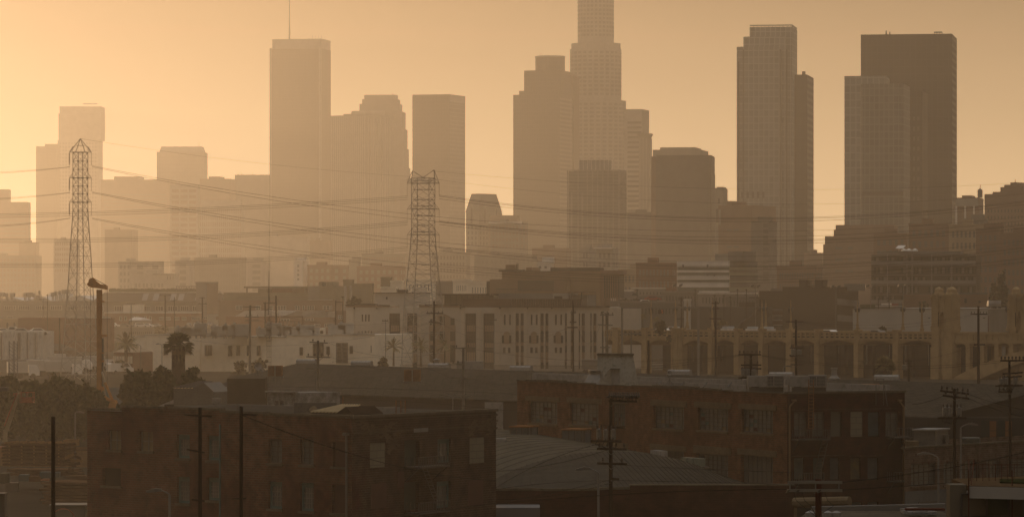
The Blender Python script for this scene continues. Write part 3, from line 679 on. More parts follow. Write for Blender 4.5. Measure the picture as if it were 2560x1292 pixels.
for k in range(9):
    px = 272 + k * 24; D = 1574; b = MB(); x0 = X(px, D); zt = Z(720 + (k % 2), D); b.box(x0, x0 + 3.9, D, D + 2, Z(731, D), zt - .5)
    for j in range(14): q = x0 + .3 * j; r_ = rnd.random(); b.box(q - .1, q + .3, D - .2 * r_, D + 1.4, zt - .5, zt - .35 + .35 * rnd.random())
    tag(b.build('hedge_planter', mat('hedge', (0.05, 0.06, 0.025), 0.9), None), 'clipped hedge box in the row on top of the mansard building', 'planter', 'hedge planters along the mansard roof')
F = faceP(441, 1570, 491, 1569); t = thing('roof_pergola', 'thin steel pergola frame on the right of the mansard roof', 'pergola', P(466, 731, 1570))
b = MB(F.M); zt, zb = F.z(715, 450), F.z(731, 450)
for k in range(7): u = F.w * k / 6; b.box(u - .1, u + .1, 0, .2, zb, zt - .2); b.box(u - .08, u + .08, 3, 3.2, zb, zt - .2)
b.build('posts', M_steel, t); MB(F.M).box(-.2, F.w + .2, -.1, 3.3, zt - .2, zt).build('top_frame', M_steel, t)
t, F, S, top = bld('plain stair block, pale face left and dark face right, beyond the mansard roof', 490, 517, 545, 1545, 10, 708, M_conc2)
MB(S.M).box(0.05, S.w - .05, -.06, 0, 0, top).build('dark_side', M_brown, t)

# brick street front
F = faceP(262, 1520, 478, 1516); t = thing('brick_building', 'low maroon brick building with small arched windows below the mansard building', 'building', F.o, F.a)
top = F.z(783, 300); MB(F.M).box(0, F.w, 0, 20, 0, top).build('wall', M_maroon, t)
MB(F.M).box(-.2, F.w + .2, -.2, 20.2, top + .003, top + .4).build('parapet', M_pale_roof, t)
for px in (299, 311, 330, 341, 361, 373): framed(t, F, px, px + 6, 791, 801, 1)
for px in (398, 415, 437, 455): framed(t, F, px, px + 11, 792, 800, 4)
MB(F.M).box(F.u(440), F.u(478), -0.3, 0, top - 1.2, top - .1).build('rust_panel', M_redb, t)
F = faceP(322, 1496, 352, 1494); t = thing('shed', 'small pale gabled shed in front of the low maroon brick building', 'shed', F.o, F.a)
z = F.z(800, 330); MB(F.M).box(0, F.w, 0, 8, 0, z).build('wall', M_conc2, t)
b = MB(F.M); b.face([(0, -.2, z), (F.w, -.2, z), (F.w * .8, 4, z + .9), (-.1, 4, z + 1.1)]); b.face([(F.w, -.2, z), (F.w, 8, z), (F.w * .8, 4, z + .9)]); b.face([(0, 8, z), (-.1, 4, z + 1.1), (F.w * .8, 4, z + .9), (F.w, 8, z)]); b.build('roof', M_pale_roof, t)
F = faceP(478, 1512, 560, 1510); t = thing('storage_shed', 'dark low-roofed shed with two pale blocks in the left middle distance', 'shed', F.o, F.a)
MB(F.M).box(0, F.w, 0, 12, 0, F.z(789, 500)).build('wall', M_brown, t); MB(F.M).box(F.u(523), F.u(562), -3, -.01, 0, F.z(785, 540)).build('pale_wall', M_conc, t)
framed(t, F, 480, 500, 793, 799, 4); framed(t, F, 510, 522, 791, 797, 3)
b = MB(F.M); b.box(F.u(545), F.u(553), -3.1, -3.003, F.z(799, 540), F.z(790, 540)); b.build('doorway', M_brown, t)

# modern building with canopy penthouse
F = faceP(546, 1440, 837, 1424); t = thing('modern_building', 'long greenish modern building with a canopy penthouse and tall block at its right end', 'building', F.o, F.a)
top = F.z(750, 700); MB(F.M).box(0, F.w, 0, 26, 0, top).build('wall', M_brown, t)
M_olive = mat('olive_render', (0.15, 0.14, 0.10), 0.9)
MB(F.M).box(F.u(546), F.u(762), 4, 24, top, F.z(731, 700)).build('upper_floor', M_olive, t)
MB(F.M).box(F.u(600), F.u(765), 3, 24, F.z(720, 700), F.z(715.5, 700)).build('canopy_roof', M_olive, t)
for px in (603, 748, 754, 760): MB(F.M).box(F.u(px), F.u(px) + .4, 4, 4.4, F.z(731, 700), F.z(720, 700)).build('canopy_post', M_steel, t)
MB(F.M).box(F.u(664), F.u(714), 5, 20, F.z(731, 700), F.z(720, 700)).build('penthouse', M_maroon, t)
MB(F.M).box(F.u(626), F.u(649), 6, 16, F.z(731, 700), F.z(721, 700)).build('plant_box', M_olive, t)
MB(F.M).box(F.u(766), F.u(797), 1.5, 24, top, F.z(715, 780)).build('pale_block', M_conc2, t); MB(F.M).box(F.u(797) + .02, F.u(837), .5, 25, top, F.z(715, 800)).build('end_block', M_olive, t)
for a, c_ in ((788, 796), (806, 823)): MB(F.M).box(F.u(a), F.u(c_), 3, 8, F.z(715, 800), F.z(704, 800)).build('roof_box', M_olive, t)
b = MB(F.M); b.box(F.u(591), F.u(770), -.3, -.2, top + .9, top + 1.0)
for k in range(56): u = F.u(591 + k * 3.2); b.box(u - .03, u + .03, -.3, -.24, top, top + .9)
b.build('railing', M_steel, t)
MB(F.M).box(F.u(770), F.u(832), -.3, .1, top, top + .25).build('parapet', M_pale_roof, t)
for a, c_ in ((590, 606), (640, 652), (672, 683), (694, 715), (738, 750), (756, 762), (768, 786), (808, 824), (826, 830)): framed(t, F, a, c_, 764, 774, max(1, (c_ - a) // 6), 2)
# sawtooth sheds in front
F = faceP(572, 1360, 842, 1352); t = thing('sawtooth_factory', 'factory with pale sawtooth roofs in front of the greenish modern building', 'factory', F.o, F.a)
top = F.z(793, 700); MB(F.M).box(0, F.w, 0, 30, 0, top).build('wall', M_brown, t)
for a, b_, yp in ((582, 700, 777), (700, 756, 777), (757, 820, 778)):
    b = MB(F.M); zp = F.z(yp, 700); ua, ub = F.u(a), F.u(b_); b.ext([(ua, top), (ub, top), (ub - .2, zp), (ua + (ub - ua) * (.25 if a == 582 else .75), zp)], 0, 28); b.build('roof', M_pale_roof if a == 582 else M_conc2, t)
MB(F.M).box(F.u(568), F.u(700), -1.5, -.02, 0, F.z(791, 600)).build('faded_red_wall', M_redb, t)
framed(t, F, 763, 784, 796, 801, 3); framed(t, F, 786, 800, 810, 817, 4); framed(t, F, 812, 838, 809, 817, 5); framed(t, F, 702, 724, 797, 803, 3)

# parking deck with cars
D = 1476; F = faceP(240, D, 720, D); t = thing('parking_deck', 'grey parking deck wall with parked cars along its top', 'parking deck', F.o, F.a)
zt = F.z(819, 400); b = MB(F.M); b.box(0, F.w, 0, 22, 0, zt); b.build('deck', M_conc2, t); MB(F.M).box(0, F.w, -.12, .12, zt, zt + .35).build('edge_curb', M_conc, t)
windows(t, F, [(F.u(322 + k * 5), F.u(325 + k * 5), F.z(835, 330), F.z(829, 330)) for k in range(12)], M_win, 'vent_opening')

# car prototype: parts body, windows, four wheels
M_tyre = mat('tyre_rubber', (0.02, 0.02, 0.02), 0.9); M_cwin = mat('car_glass', (0.03, 0.03, 0.035), 0.5, spec=0.4)
CP = {k: mat('car_paint_' + k, c, 0.6, 0.1, spec=0.3) for k, c in dict(white=g(.7), silver=g(.42), black=(.03, .03, .03), grey=g(.16), red=(.25, .04, .03), tan=(.35, .28, .2)).items()}
def make_car(kind, paint):
    t = thing('parked_car', 'x', 'car'); L, W_ = (4.6, 1.8) if kind != 'van' else (5.2, 2.0)
    prof = {'sedan': [(-2.3, .35), (2.3, .35), (2.3, .8), (1.3, .95), (.6, 1.42), (-1.0, 1.45), (-1.7, 1.0), (-2.3, .9)],
            'suv': [(-2.3, .4), (2.3, .4), (2.3, .95), (1.3, 1.05), (.7, 1.7), (-1.9, 1.74), (-2.25, 1.1), (-2.3, .9)],
            'van': [(-2.6, .4), (2.6, .4), (2.6, 1.0), (2.1, 1.3), (1.6, 2.0), (-2.4, 2.15), (-2.6, 1.9)],
            'pickup': [(-2.6, .45), (2.6, .45), (2.6, .95), (1.5, 1.05), (.9, 1.75), (-.5, 1.78), (-.7, 1.1), (-2.6, 1.1)]}[kind]
    b = MB(); b.ext(prof, -W_ / 2, W_ / 2); b.build('body', paint, t)
    zt = max(p[1] for p in prof); z0 = {'sedan': .98, 'suv': 1.12, 'van': 1.35, 'pickup': 1.15}[kind]
    xa, xb = {'sedan': (-1.35, 1.0), 'suv': (-2.0, 1.0), 'van': (.2, 1.75), 'pickup': (-.5, 1.1)}[kind]
    for s in (-1, 1):
        b = MB(); b.ext([(xa, z0), (xb, z0), (xb - .5, zt - .12), (xa + .35, zt - .12)], s * W_ / 2 - .01, s * W_ / 2 + .01); b.build('side_window', M_cwin, t)
    for x in (-L * .3, L * .3):
        for s in (-1, 1):
            b = MB(); b.tube((x, s * (W_ / 2 - .22), .34), (x, s * (W_ / 2 + .02), .34), .34, .34, 12); b.build('wheel', M_tyre, t)
    return t
protos = {}
def car(kind, col, loc, rz, label, group=None):
    k = (kind, col)
    if k not in protos:
        t = make_car(kind, CP[col]); protos[k] = t; t.location = loc; t.rotation_euler = (0, 0, rz); t['label'] = label
        if group: t['group'] = group
        return t
    return copy_tree(protos[k], None, loc, rz, label, group)
for i, (px, kind, col, lb) in enumerate(((268, 'sedan', 'silver', 'silver sedan at the left end of the cars on the parking deck'), (281, 'suv', 'white', 'white parked suv second from the left on the parking deck'),
        (306, 'sedan', 'grey', 'dim grey sedan on the deck before the small gabled shed'), (353, 'suv', 'white', 'white suv in the clump of cars on the deck right of the small shed'),
        (367, 'sedan', 'white', 'bright white sedan in the clump of cars right of the small shed'), (385, 'sedan', 'silver', 'silver low car at the right end of the clump by the shed'),
        (500, 'suv', 'white', 'brightest white suv on the deck between two small silos'), (549, 'pickup', 'silver', 'silver pickup between the middle and right silos on the deck'),
        (587, 'suv', 'grey', 'grey suv on the deck right of the last silo'), (607, 'sedan', 'silver', 'silver sedan on the deck just left of the concrete pole'),
        (622, 'suv', 'white', 'white suv half hidden behind the tall grey pole'), (641, 'sedan', 'white', 'white sedan on the deck right of the tall grey pole'), (656, 'suv', 'tan', 'tan suv at the right end of the parking deck row'))):
    car(kind, col, Vector((X(px, D + 4), D + 4 + (i % 3) * 2.2, zt + G)), R((8, -6, 180)[i % 3]), lb)
for k, (px, r) in enumerate(((473, 1.15), (524, 1.25), (573, 1.2))):
    b = MB(); b.lathe((X(px, D + 5), D + 5, zt + G), [(r, 0), (r, 1.1), (r * 1.05, 1.15), (r * .5, 1.6), (.12, 1.75)], 14)
    tag(b.build('roof_turbine', M_conc2, None, smooth=False), ('small conical-capped silo left of the brightest suv on the deck', 'small conical-capped silo right of the brightest suv on the deck', 'rightmost small conical-capped silo on the deck')[k], 'silo')

# big maroon shed and ribbed white warehouse at far left
F, S = corner_block(45, 276, 286, 1184, 40); t = thing('brick_warehouse', 'big plain maroon warehouse behind the legs of the left pylon', 'warehouse', F.o, F.a)
top = F.z(795, 150); MB(F.M).box(0, F.w, 0, 40, 0, top).build('wall', M_maroon, t)
MB(F.M).box(F.u(166), F.w + .1, -.15, .1, top + .003, top + .35).build('coping', M_pale_roof, t)
F = faceP(-30, 1280, 58, 1278); t = thing('shed', 'small tan-walled shed with arched doors at the left edge', 'shed', F.o, F.a)
MB(F.M).box(0, F.w, 0, 10, 0, F.z(796, 20)).build('wall', M_tan, t)
for px in (16, 34): b = MB(F.M); u = F.u(px); b.ext([(u, 0), (u + .7, 0), (u + .7, F.z(808, px)), (u + .35, F.z(805, px)), (u, F.z(808, px))], -.1, -.02); b.build('arched_door', M_win, t)
M_rib = mat_ribs('ribbed_white_cladding', g(0.5), 0.6, 0.12)
F, S = corner_block(-40, 106, 135, 886, 22); t = thing('ribbed_warehouse', 'white ribbed metal warehouse with dark downpipes at the left edge', 'warehouse', F.o, F.a)
top = F.z(829, 60); MB(F.M).box(0, F.w, 0, 22, 0, top).build('wall', M_rib, t)
for px in (2, 45, 67, 87): MB(F.M).box(F.u(px), F.u(px) + (.5 if px in (45,) else .2), -.2, 0, 2, top - .2).build('downpipe', M_conc2, t)
MB(F.M).box(F.u(-40), F.u(104), -8, -.02, 0, F.z(897, 60)).build('grey_annex', M_conc2, t)
MB(F.M).box(F.u(104) + .02, F.u(130), -5, -.02, 0, F.z(910, 110)).build('brown_annex', M_brown, t)
for k, (px, kind, col, lb) in enumerate(((28, 'pickup', 'silver', 'silver pickup at the left on the ribbed warehouse roof deck'), (54, 'sedan', 'silver', 'silver sedan left of the white one on the warehouse roof deck'), (96, 'sedan', 'white', 'white sedan on top of the ribbed warehouse near the spoiler end'), (6, 'sedan', 'white', 'white car roof cut by the left edge on the warehouse roof deck'))):
    car(kind, col, Vector((X(px, 890), 890, top - .7 + G)), R(5 * k), lb)

# hip-roofed shed, striped canopy building and yard things
F = faceP(104, 1040, 152, 1038); t = thing('shed', 'small hip-roofed shed behind the hedge left of the pylon', 'shed', F.o, F.a)
z = F.z(876, 120); MB(F.M).box(0, F.w, 0, 8, 0, z).build('wall', M_brown, t); b = MB(F.M); b.prism([(-.3, -.3), (F.w + .5, -.3), (F.w + .5, 8.3), (-.3, 8.3)], z, z + 1.6, [(1, 4), (F.w - 2, 4), (F.w - 2, 4.5), (1, 4.5)]); b.build('roof', M_roof, t)
F = faceP(284, 875, 332, 873); t = thing('canopy_building', 'low building with an orange and white striped front under the left palm', 'building', F.o, F.a)
MB(F.M).box(0, F.w, 0, 8, 0, F.z(880, 300)).build('wall', M_maroon, t)
b = MB(F.M)
for k in range(12): u = F.w * (k + .25) / 12; b.box(u, u + F.w / 26, -.2, -.01, F.z(908, 300), F.z(890, 300))
b.build('white_slats', M_cream, t)
b = MB(F.M); z = F.z(880, 300); b.prism([(0, -.4), (F.w, -.4), (F.w, 8.4), (0, 8.4)], z, z + 1.2, [(2, 3), (F.w - 2, 3), (F.w - 2, 5), (2, 5)]); b.build('roof', M_tan, t)

# white building with windows, centre left
F = faceP(332, 887, 940, 868); t = thing('white_building', 'long low cream building with few dark windows in front of the parking deck', 'building', F.o, F.a)
segs = [(332, 362, 843, 0), (362, 450, 838, .2), (450, 500, 839, 0), (500, 618, 841, .25), (618, 715, 843, .5), (715, 832, 839, .25), (832, 896, 837, 0), (896, 940, 836, -.4)]
b = MB(F.M)
for a, c_, y, o_ in segs: b.box(F.u(a), F.u(c_) - .004, o_, 20, 0, F.z(y, (a + c_) / 2))
b.build('wall', M_cream, t)
for k, (a, c_, y, o_) in enumerate(segs):
    z = F.z(y, (a + c_) / 2); MB(F.M).box(F.u(a) - .05, F.u(c_) - .06, o_ - .12, o_ + .3, z + .003, z + .28).build('coping', M_pale_roof, t)
for a, c_, y0, y1, n, nz in ((410, 420, 862, 886, 2, 4), (464, 478, 862, 886, 2, 4), (513, 530, 863, 888, 3, 4), (571, 580, 864, 889, 1, 3), (592, 600, 864, 888, 1, 3), (618, 624, 864, 888, 1, 3), (643, 651, 864, 888, 1, 3), (750, 757, 868, 887, 1, 2), (783, 793, 859, 889, 2, 3), (796, 809, 859, 889, 2, 3), (817, 824, 866, 885, 1, 2), (875, 882, 865, 883, 1, 2)):
    framed(t, F, a, c_, y0, y1, n, nz, mf=M_steel, fr=.1)
for a in (842, 857, 900, 914): framed(t, F, a, a + 11.5, 858, 906, 1, 5, mf=M_dkconc, fr=.25)
windows(t, F, [(F.u(929), F.u(930.5), F.z(881, 930), F.z(863, 930))], M_win, 'slit', 0.45)
for i, (px, y, w_, h_) in enumerate(((436, 828, 3.4, 1.8), (452, 826, 2.2, 1.6), (470, 828, 2.8, 1.4), (486, 829, 2.4, 2.6), (506, 838, 3.0, .8), (528, 827, 3.4, 2.0), (556, 829, 2.6, 2.2), (578, 826, 3.6, 2.4), (640, 831, 3.0, 1.6), (664, 827, 3.2, 2.6), (692, 829, 3.0, 2.0), (708, 833, 3.4, 1.8), (740, 827, 3.8, 2.2), (770, 832, 2.4, 1.6), (820, 829, 3.6, 2.2), (845, 826, 3.2, 2.6))):
    D = 876; x0 = X(px, D); z0 = Z(842, D); b = MB(); b.box(x0, x0 + w_, D, D + 2, z0 + .25, z0 + .25 + h_); b.box(x0 + .2, x0 + .35, D + .2, D + 1.8, z0 - .3, z0 + .25); b.box(x0 + w_ - .35, x0 + w_ - .2, D + .2, D + 1.8, z0 - .3, z0 + .25)
    b.box(x0 + w_ * .55, x0 + w_ * .9, D - .1, D - .002, z0 + .5, z0 + h_ * .7); b.tube((x0 + .6, D + 1, z0 + .25 + h_), (x0 + .6, D + 1, z0 + .6 + h_), .3, .3, 8)
    tag(b.build('rooftop_unit', M_ac, None), 'grey rooftop unit on the long low cream building', 'rooftop unit', 'rooftop units on the cream building')
F = faceP(766, 1040, 812, 1040); t = thing('roof_shed', 'pale open shed with dark doorways right of the substation frame', 'shed', F.o, F.a)
MB(F.M).box(0, F.w, 0, 5, 0, F.z(820, 790)).build('wall', M_cream, t)
for a, c_ in ((772, 785), (791, 797), (800, 808)): MB(F.M).box(F.u(a), F.u(c_), -.05, -.002, F.z(834, 790), F.z(823 if a < 780 else 826, 790)).build('doorway', M_win, t)
# substation steel frame
D = 1056; t = thing('substation_frame', 'rusty steel substation frame with cross-braced beams', 'steel frame', P(705, 835, D)); b = MB()
def bm(px0, y0, px1, y1, r, D_=D): b.tube(P(px0, y0, D_), P(px1, y1, D_), r)
for px in (672, 756): bm(px, 870, px, 791, .16); bm(px + 3, 870, px + 1, 791, .1)
bm(672, 791, 757, 791, .14); bm(672, 813, 757, 813, .14); bm(672, 823, 757, 823, .1)
for k in range(6): a = 676 + k * 13.4; bm(a, 813, a + 13.4, 823, .07); bm(a + 13.4, 813, a, 823, .07)
bm(672, 803, 756, 803, .09); b.build('lattice', mat('rusty_steel', (0.12, 0.06, 0.035), 0.85), t)
b = MB()
for k in range(8): p = P(680 + k * 9.5, 803, D); b.tube(p, p - Vector((0, 0, .9)), .14, .08, 6)
b.build('insulators', M_dkconc, t)
# yard trucks and trailers behind the hedge
M_truck = mat('truck_paint', g(0.45), 0.5)
def truck(px, y, D, L, label, white=True, rz=0.1):
    t = thing('parked_truck', label, 'truck', (X(px, D), D, G), rz)
    TT = TM[t]; b = MB(TT); b.box(-L / 2, L / 2 - 2.2, -1.2, 1.2, 1.1, 3.2); b.build('cargo_box', M_truck, t)
    b = MB(TT); b.ext([(L / 2 - 2, .6), (L / 2, .6), (L / 2, 1.6), (L / 2 - .5, 2.5), (L / 2 - 2, 2.6)], -1.1, 1.1); b.build('cab', CP['white'], t)
    b = MB(TT); b.box(-L / 2, L / 2, -.5, .5, .6, 1.09); b.build('chassis', M_steel, t)
    for x in (-L / 2 + 1.2, -L / 2 + 2.4, L / 2 - 1.2):
        b = MB(TT); b.tube((x, -1.15, .5), (x, 1.15, .5), .5, .5, 12); b.build('axle_wheels', M_tyre, t)
truck(150, 918, 914, 7, 'white box truck parked left of the pylon legs'); truck(58, 938, 807, 6, 'white truck in front of the grey annex at the left', rz=.2)
truck(108, 935, 829, 6, 'white equipment truck just above the hedge left of the pylon', rz=-.3); truck(160, 940, 818, 7, 'white flatbed truck between the pylon legs', rz=.1)
truck(250, 925, 881, 6, 'white truck standing behind the drilling rig mast', rz=.3); truck(175, 925, 873, 9, 'longest white trailer parked behind the left pylon', rz=0)
# red brick bits right of the sheds
F = faceP(838, 1200, 870, 1198); t = thing('brick_shed', 'small brown shed left of the beige arched-window building', 'shed', F.o, F.a)
MB(F.M).box(0, F.w, 0, 10, 0, F.z(776, 850)).build('wall', M_brown, t); framed(t, F, 846, 856, 788, 797, 2, 2)
# hazy row behind the beige building: white tanks, pale huts
for k, (a, c_, y, D, m, lb) in enumerate(((858, 880, 702, 1435, M_olive, 'olive water tank hut between two white round-topped silos'), (880, 930, 712, 1394, M_olive, 'olive flat block with dark openings right of the white silos'),
        (952, 976, 696, 1386, M_olive, 'olive tower block above the beige building'), (976, 1004, 705, 1312, M_cream, 'pale stepped hut left of the right pylon'), (952, 990, 721, 1230, M_cream, 'bright pale corrugated shed roofline above the beige roof box'),
        (1012, 1084, 702, 1328, M_cream, 'low pale block seen through the right pylon'), (1084, 1132, 706, 1345, M_conc2, 'grey-green low block right of the right pylon'), (1132, 1175, 703, 1312, M_cream, 'pale low block with little square windows above the long roof'),
        (1170, 1226, 708, 1279, M_cream, 'pale low block with dark square windows beside the stepped brown building'), (1030, 1062, 722, 1214, M_white, 'sunlit white building seen between the right pylon legs'))):
    t, F, S, top = bld(lb, a, c_, c_ + 5, D, 12, y, m)
    if c_ - a > 35: windows(t, F, grid_cells(1, F.w - 1, top - 3.2, top - 1, 6, 1, .25, .8), M_gwin)
    else: windows(t, F, grid_cells(.6, F.w - .6, top - 7, top - 1, 3, 2, .3, .5), M_gwin)
for px in (863, 877):
    D = 1352; r = 3.2 * A * D; b = MB(); b.lathe((X(px, D), D, G), [(r, 0), (r, Z(717, D) - G), (r * .7, Z(715, D) - G), (r * .2, Z(714.3, D) - G)], 14); tag(b.build('silo', M_conc, None), ('left of the two white round-topped silos in the haze', 'right of the two white round-topped silos in the haze')[px > 870], 'silo')
# ---------------------------------------------------------------- beige building, brown stepped building behind it
F = faceP(866, 896, 1524, 882); t = thing('beige_building', 'long beige building with tall dark window strips and pointed arches', 'building', F.o, F.a)
BD = t; FB = F
zt = F.z(768, 1000); z781 = F.z(783, 1000)
M_beige_d = mat('beige_stucco_brown', (0.26, 0.19, 0.135), 0.9, 0.12)
holes = []
strips = [(973, 1000), (1017, 1043), (1163, 1190), (1208, 1236)]
thin = []
for c_ in (1299, 1361, 1422, 1452, 1481, 1511): thin += [(c_ - 10, c_ - 2), (c_ + 2, c_ + 10)]
for a, c_ in strips: holes.append((F.u(a), F.u(c_), 0.5, F.z(783, a)))
for a, c_ in thin: holes.append((F.u(a), F.u(c_), 0.5, F.z(783, a)))
slots = [(904, 908, 786, 803), (912, 916, 786, 803), (920, 924, 786, 803)] + [(895 + 8 * k, 898 + 8 * k, 827, 834) for k in range(5)]
for c_ in (1267, 1334, 1395): slots += [(c_ - 8, c_ - 3, 786, 812), (c_ + 5, c_ + 10, 786, 812)]
for a, c_, y0, y1 in slots: holes.append((F.u(a), F.u(c_), F.z(y1, a), F.z(y0, a)))
b = MB(F.M); wall_holes(b, F.w, 0, zt, holes, .45); b.face([(0, 0, zt), (F.w, 0, zt), (F.w, 30, zt), (0, 30, zt)]); b.face([(F.w, 0, 0), (F.w, 30, 0), (F.w, 30, zt), (F.w, 0, zt)]); b.face([(0, 30, 0), (0, 0, 0), (0, 0, zt), (0, 30, zt)]); b.face([(F.w, 30, 0), (0, 30, 0), (0, 30, zt), (F.w, 30, zt)]); b.build('wall', M_beige, t)
Fi = Face(F.o.x - .4 * F.s, F.o.y + .4 * F.c, F.o.x + F.w * F.c, F.o.y + F.w * F.s + .4, G)
for (a, c_) in strips + thin:
    u0, u1 = F.u(a), F.u(c_); wd = c_ - a > 20
    b = MB(F.M); b.box(u0, u1, .38, .45, .5, F.z(783, a)); p = b.build('window_strip', M_win, t)
    ya, yb = (813, 828) if wd else (813, 827)
    b = MB(F.M)
    for y0, y1 in ((ya, yb), ((857, 868) if wd else (855, 864)), (880, 905)):
        b.box(u0 + .12 * (u1 - u0), u1 - .12 * (u1 - u0), .3, .379, F.z(y1, a), F.z(y0, a))
    b.build('spandrel_panel', M_beige_d, p, root=t)
    b = MB(F.M); n = 4 if wd else 2
    for k in range(1, n): u = u0 + (u1 - u0) * k / n; b.box(u - .04, u + .04, .28, .299, .5, F.z(783, a))
    for y in (793, 803, 835, 845, 872): b.box(u0, u1, .28, .297, F.z(y, a) - .04, F.z(y, a) + .04)
    b.build('mullions', M_steel, p, root=t)
for a, c_, y0, y1 in slots:
    MB(F.M).box(F.u(a), F.u(c_), .38, .45, F.z(y1, a), F.z(y0, a)).build('window', M_win, t)
# pale piers beside strips
for a in (1003, 1193, 1240, 1418, 1438, 1467, 1496): MB(F.M).box(F.u(a), F.u(a + 9), -.25, 0, 0, F.z(775, a)).build('pier', mat('pale_pier', (0.44, 0.385, 0.315), 0.9, .1), t)
for a, c_ in ((866, 885), (1048, 1052), (1165 - 12, 1162), (1238, 1250), (1286, 1289), (1310, 1318), (1347, 1350)): MB(F.M).box(F.u(a), F.u(c_), -.2, 0, 0, F.z(775, a)).build('pier', mat('pale_pier', (0.44, 0.385, 0.315), 0.9, .1), t)
# pointed arches
def arch(px, hw, yb, yt, m1=M_win, nm='arched_window'):
    zb, ztt = F.z(yb, px), F.z(yt, px); u = F.u(px); w = F.u(px + hw) - u; pts = [(u - w, zb), (u + w, zb)]
    h = ztt - zb; n = 7
    for k in range(1, n): f = k / n; pts.append((u + w * math.cos(f * math.pi / 2) ** .8, zb + h * (.45 + .55 * math.sin(f * math.pi / 2))))
    pts.append((u, ztt)); pts += [(2 * u - x, z) for x, z in pts[2:-1][::-1]]
    b = MB(F.M); b.ext(pts, -.12, -.02); return b.build(nm, m1, t), pts
for px in (1267, 1335, 1396):
    p, pts = arch(px, 9, 858, 828, M_beige_d); u = F.u(px)
    for s in (-1, 1):
        MB(F.M).box(u + s * .55, u + s * 1.0, -.16, -.122, F.z(857, px), F.z(838, px)).build('lancet_pane', M_win, p, root=t)
    for a in (px - 9, px + 3): MB(F.M).box(F.u(a), F.u(a + 6), -.05, -.003, F.z(882, px), F.z(868, px)).build('window', M_win, t)
# big round arch
u = F.u(1106); w = F.u(1139) - u; zs, zb = F.z(822, 1106), F.z(905, 1106); pts = [(u - w, zb), (u + w, zb)] + [(u + w * math.cos(k * math.pi / 14), zs + (F.z(784, 1106) - zs) * math.sin(k * math.pi / 14)) for k in range(15)]
b = MB(F.M); b.ext(pts, -.14, -.02); p = b.build('great_arch', M_beige_d, t)
for a, c_, y0, y1 in ((1076, 1086, 797, 812), (1100, 1112, 790, 812), (1127, 1137, 795, 812), (1076, 1086, 828, 852), (1100, 1112, 828, 852), (1126, 1138, 828, 852), (1076, 1086, 862, 905), (1126, 1138, 862, 905)):
    MB(F.M).box(F.u(a), F.u(c_), -.2, -.142, F.z(y1, a), F.z(y0, a)).build('window', M_win, p, root=t)
# cornices
for a, c_, y, o_ in ((866, 886, 761, -.3), (886, 942, 759, -.5), (942, 973, 762, -.3), (1048, 1075, 762, -.3), (1064, 1103, 760, -.5), (1103, 1150, 761, -.35), (1150, 1165, 765, -.3), (1236, 1250, 766, -.3), (1250, 1286, 764, -.5), (1286, 1318, 767, -.3), (1318, 1350, 764, -.5), (1350, 1380, 767, -.3), (1380, 1412, 764, -.5), (1412, 1524, 766, -.3)):
    z = F.z(y, (a + c_) / 2); MB(F.M).box(F.u(a), F.u(c_) - .02, -.05, 8, zt + .003, z - .25).build('raised_parapet', M_beige_d, t) if z > zt + .4 else None
    MB(F.M).box(F.u(a), F.u(c_) - .02, o_, .6, max(z - .25, zt + .01), max(z, zt + .3)).build('cornice', M_dkroof, t)
for a in (885, 941, 1150, 1249, 1318, 1379): MB(F.M).box(F.u(a), F.u(a) + .25, -.4, -.01, F.z(772, a), zt).build('downspout', M_dkroof, t)
# tower box
F2 = faceP(936, 909, 1034, 906); MB(F2.M).box(0, F2.w, 0, 10, zt - 1, F2.z(733, 980)).build('roof_tower', M_beige, t); MB(F2.M).box(-.2, F2.w + .1, -.3, 10.2, F2.z(733, 980) + .003, F2.z(731, 980)).build('tower_cornice', M_dkroof, t)
MB(F2.M).box(F2.u(965), F2.u(969), -.1, -.01, F2.z(748, 960), F2.z(742, 960)).build('small_window', M_win, t)
b = MB(F2.M); z = F2.z(731, 980); b.box(F2.u(985), F2.u(1004), 2, 4, z, z + .6); b.box(F2.u(983), F2.u(983.7), 2, 2.2, z, z + .8); b.build('roof_duct', M_steel, t)
# terrace storeys behind the front wall
b = MB(F.M); b.box(F.u(1098), F.u(1222), 4, 18, zt, F.z(738, 1150)); b.build('terrace_glass_floor', mat('terrace_glass', (0.12, 0.11, 0.08), 0.3), t)
for k in range(9): MB(F.M).box(F.u(1100 + k * 14), F.u(1100 + k * 14) + .12, 3.9, 3.99, zt, F.z(738, 1150)).build('mullion', M_steel, t)
MB(F.M).box(F.u(1090), F.u(1220), 2, 19, F.z(738, 1150) + .003, F.z(734, 1150)).build('terrace_roof', M_dkroof, t)
MB(F.M).box(F.u(1150), F.u(1447), 2.2, 3.5, zt, F.z(747, 1300)).build('brown_parapet', mat('chocolate_cladding', (0.07, 0.035, 0.02), .8), t)
b = MB(F.M)
for k in range(30): u = F.u(1270 + k * 6); b.box(u, u + .25, 2.05, 2.19, zt, F.z(747, 1300))
b.build('parapet_ribs', M_dkroof, t)
MB(F.M).box(F.u(1222), F.u(1362), 8, 16, zt, F.z(733, 1300)).build('stair_block', M_conc2, t)
MB(F.M).box(F.u(1362), F.u(1400), 7, 16, zt, F.z(733, 1380)).build('white_hut', M_conc, t); MB(F.M).box(F.u(1400), F.u(1446), 8, 16, zt, F.z(737, 1420)).build('rear_hut', M_conc2, t)
MB(F.M).box(F.u(1366), F.u(1386), 6.9, 6.99, F.z(747, 1370), F.z(740, 1370)).build('hut_window', M_win, t)
MB(F.M).box(F.u(1404), F.u(1448), 5, 15, F.z(731, 1420), F.z(729, 1420)).build('hut_canopy', M_brown, t)
for px in (1414, 1438): MB(F.M).box(F.u(px), F.u(px) + .2, 5.2, 5.4, zt, F.z(731, 1420)).build('canopy_post', M_steel, t)
b = MB(F.M)
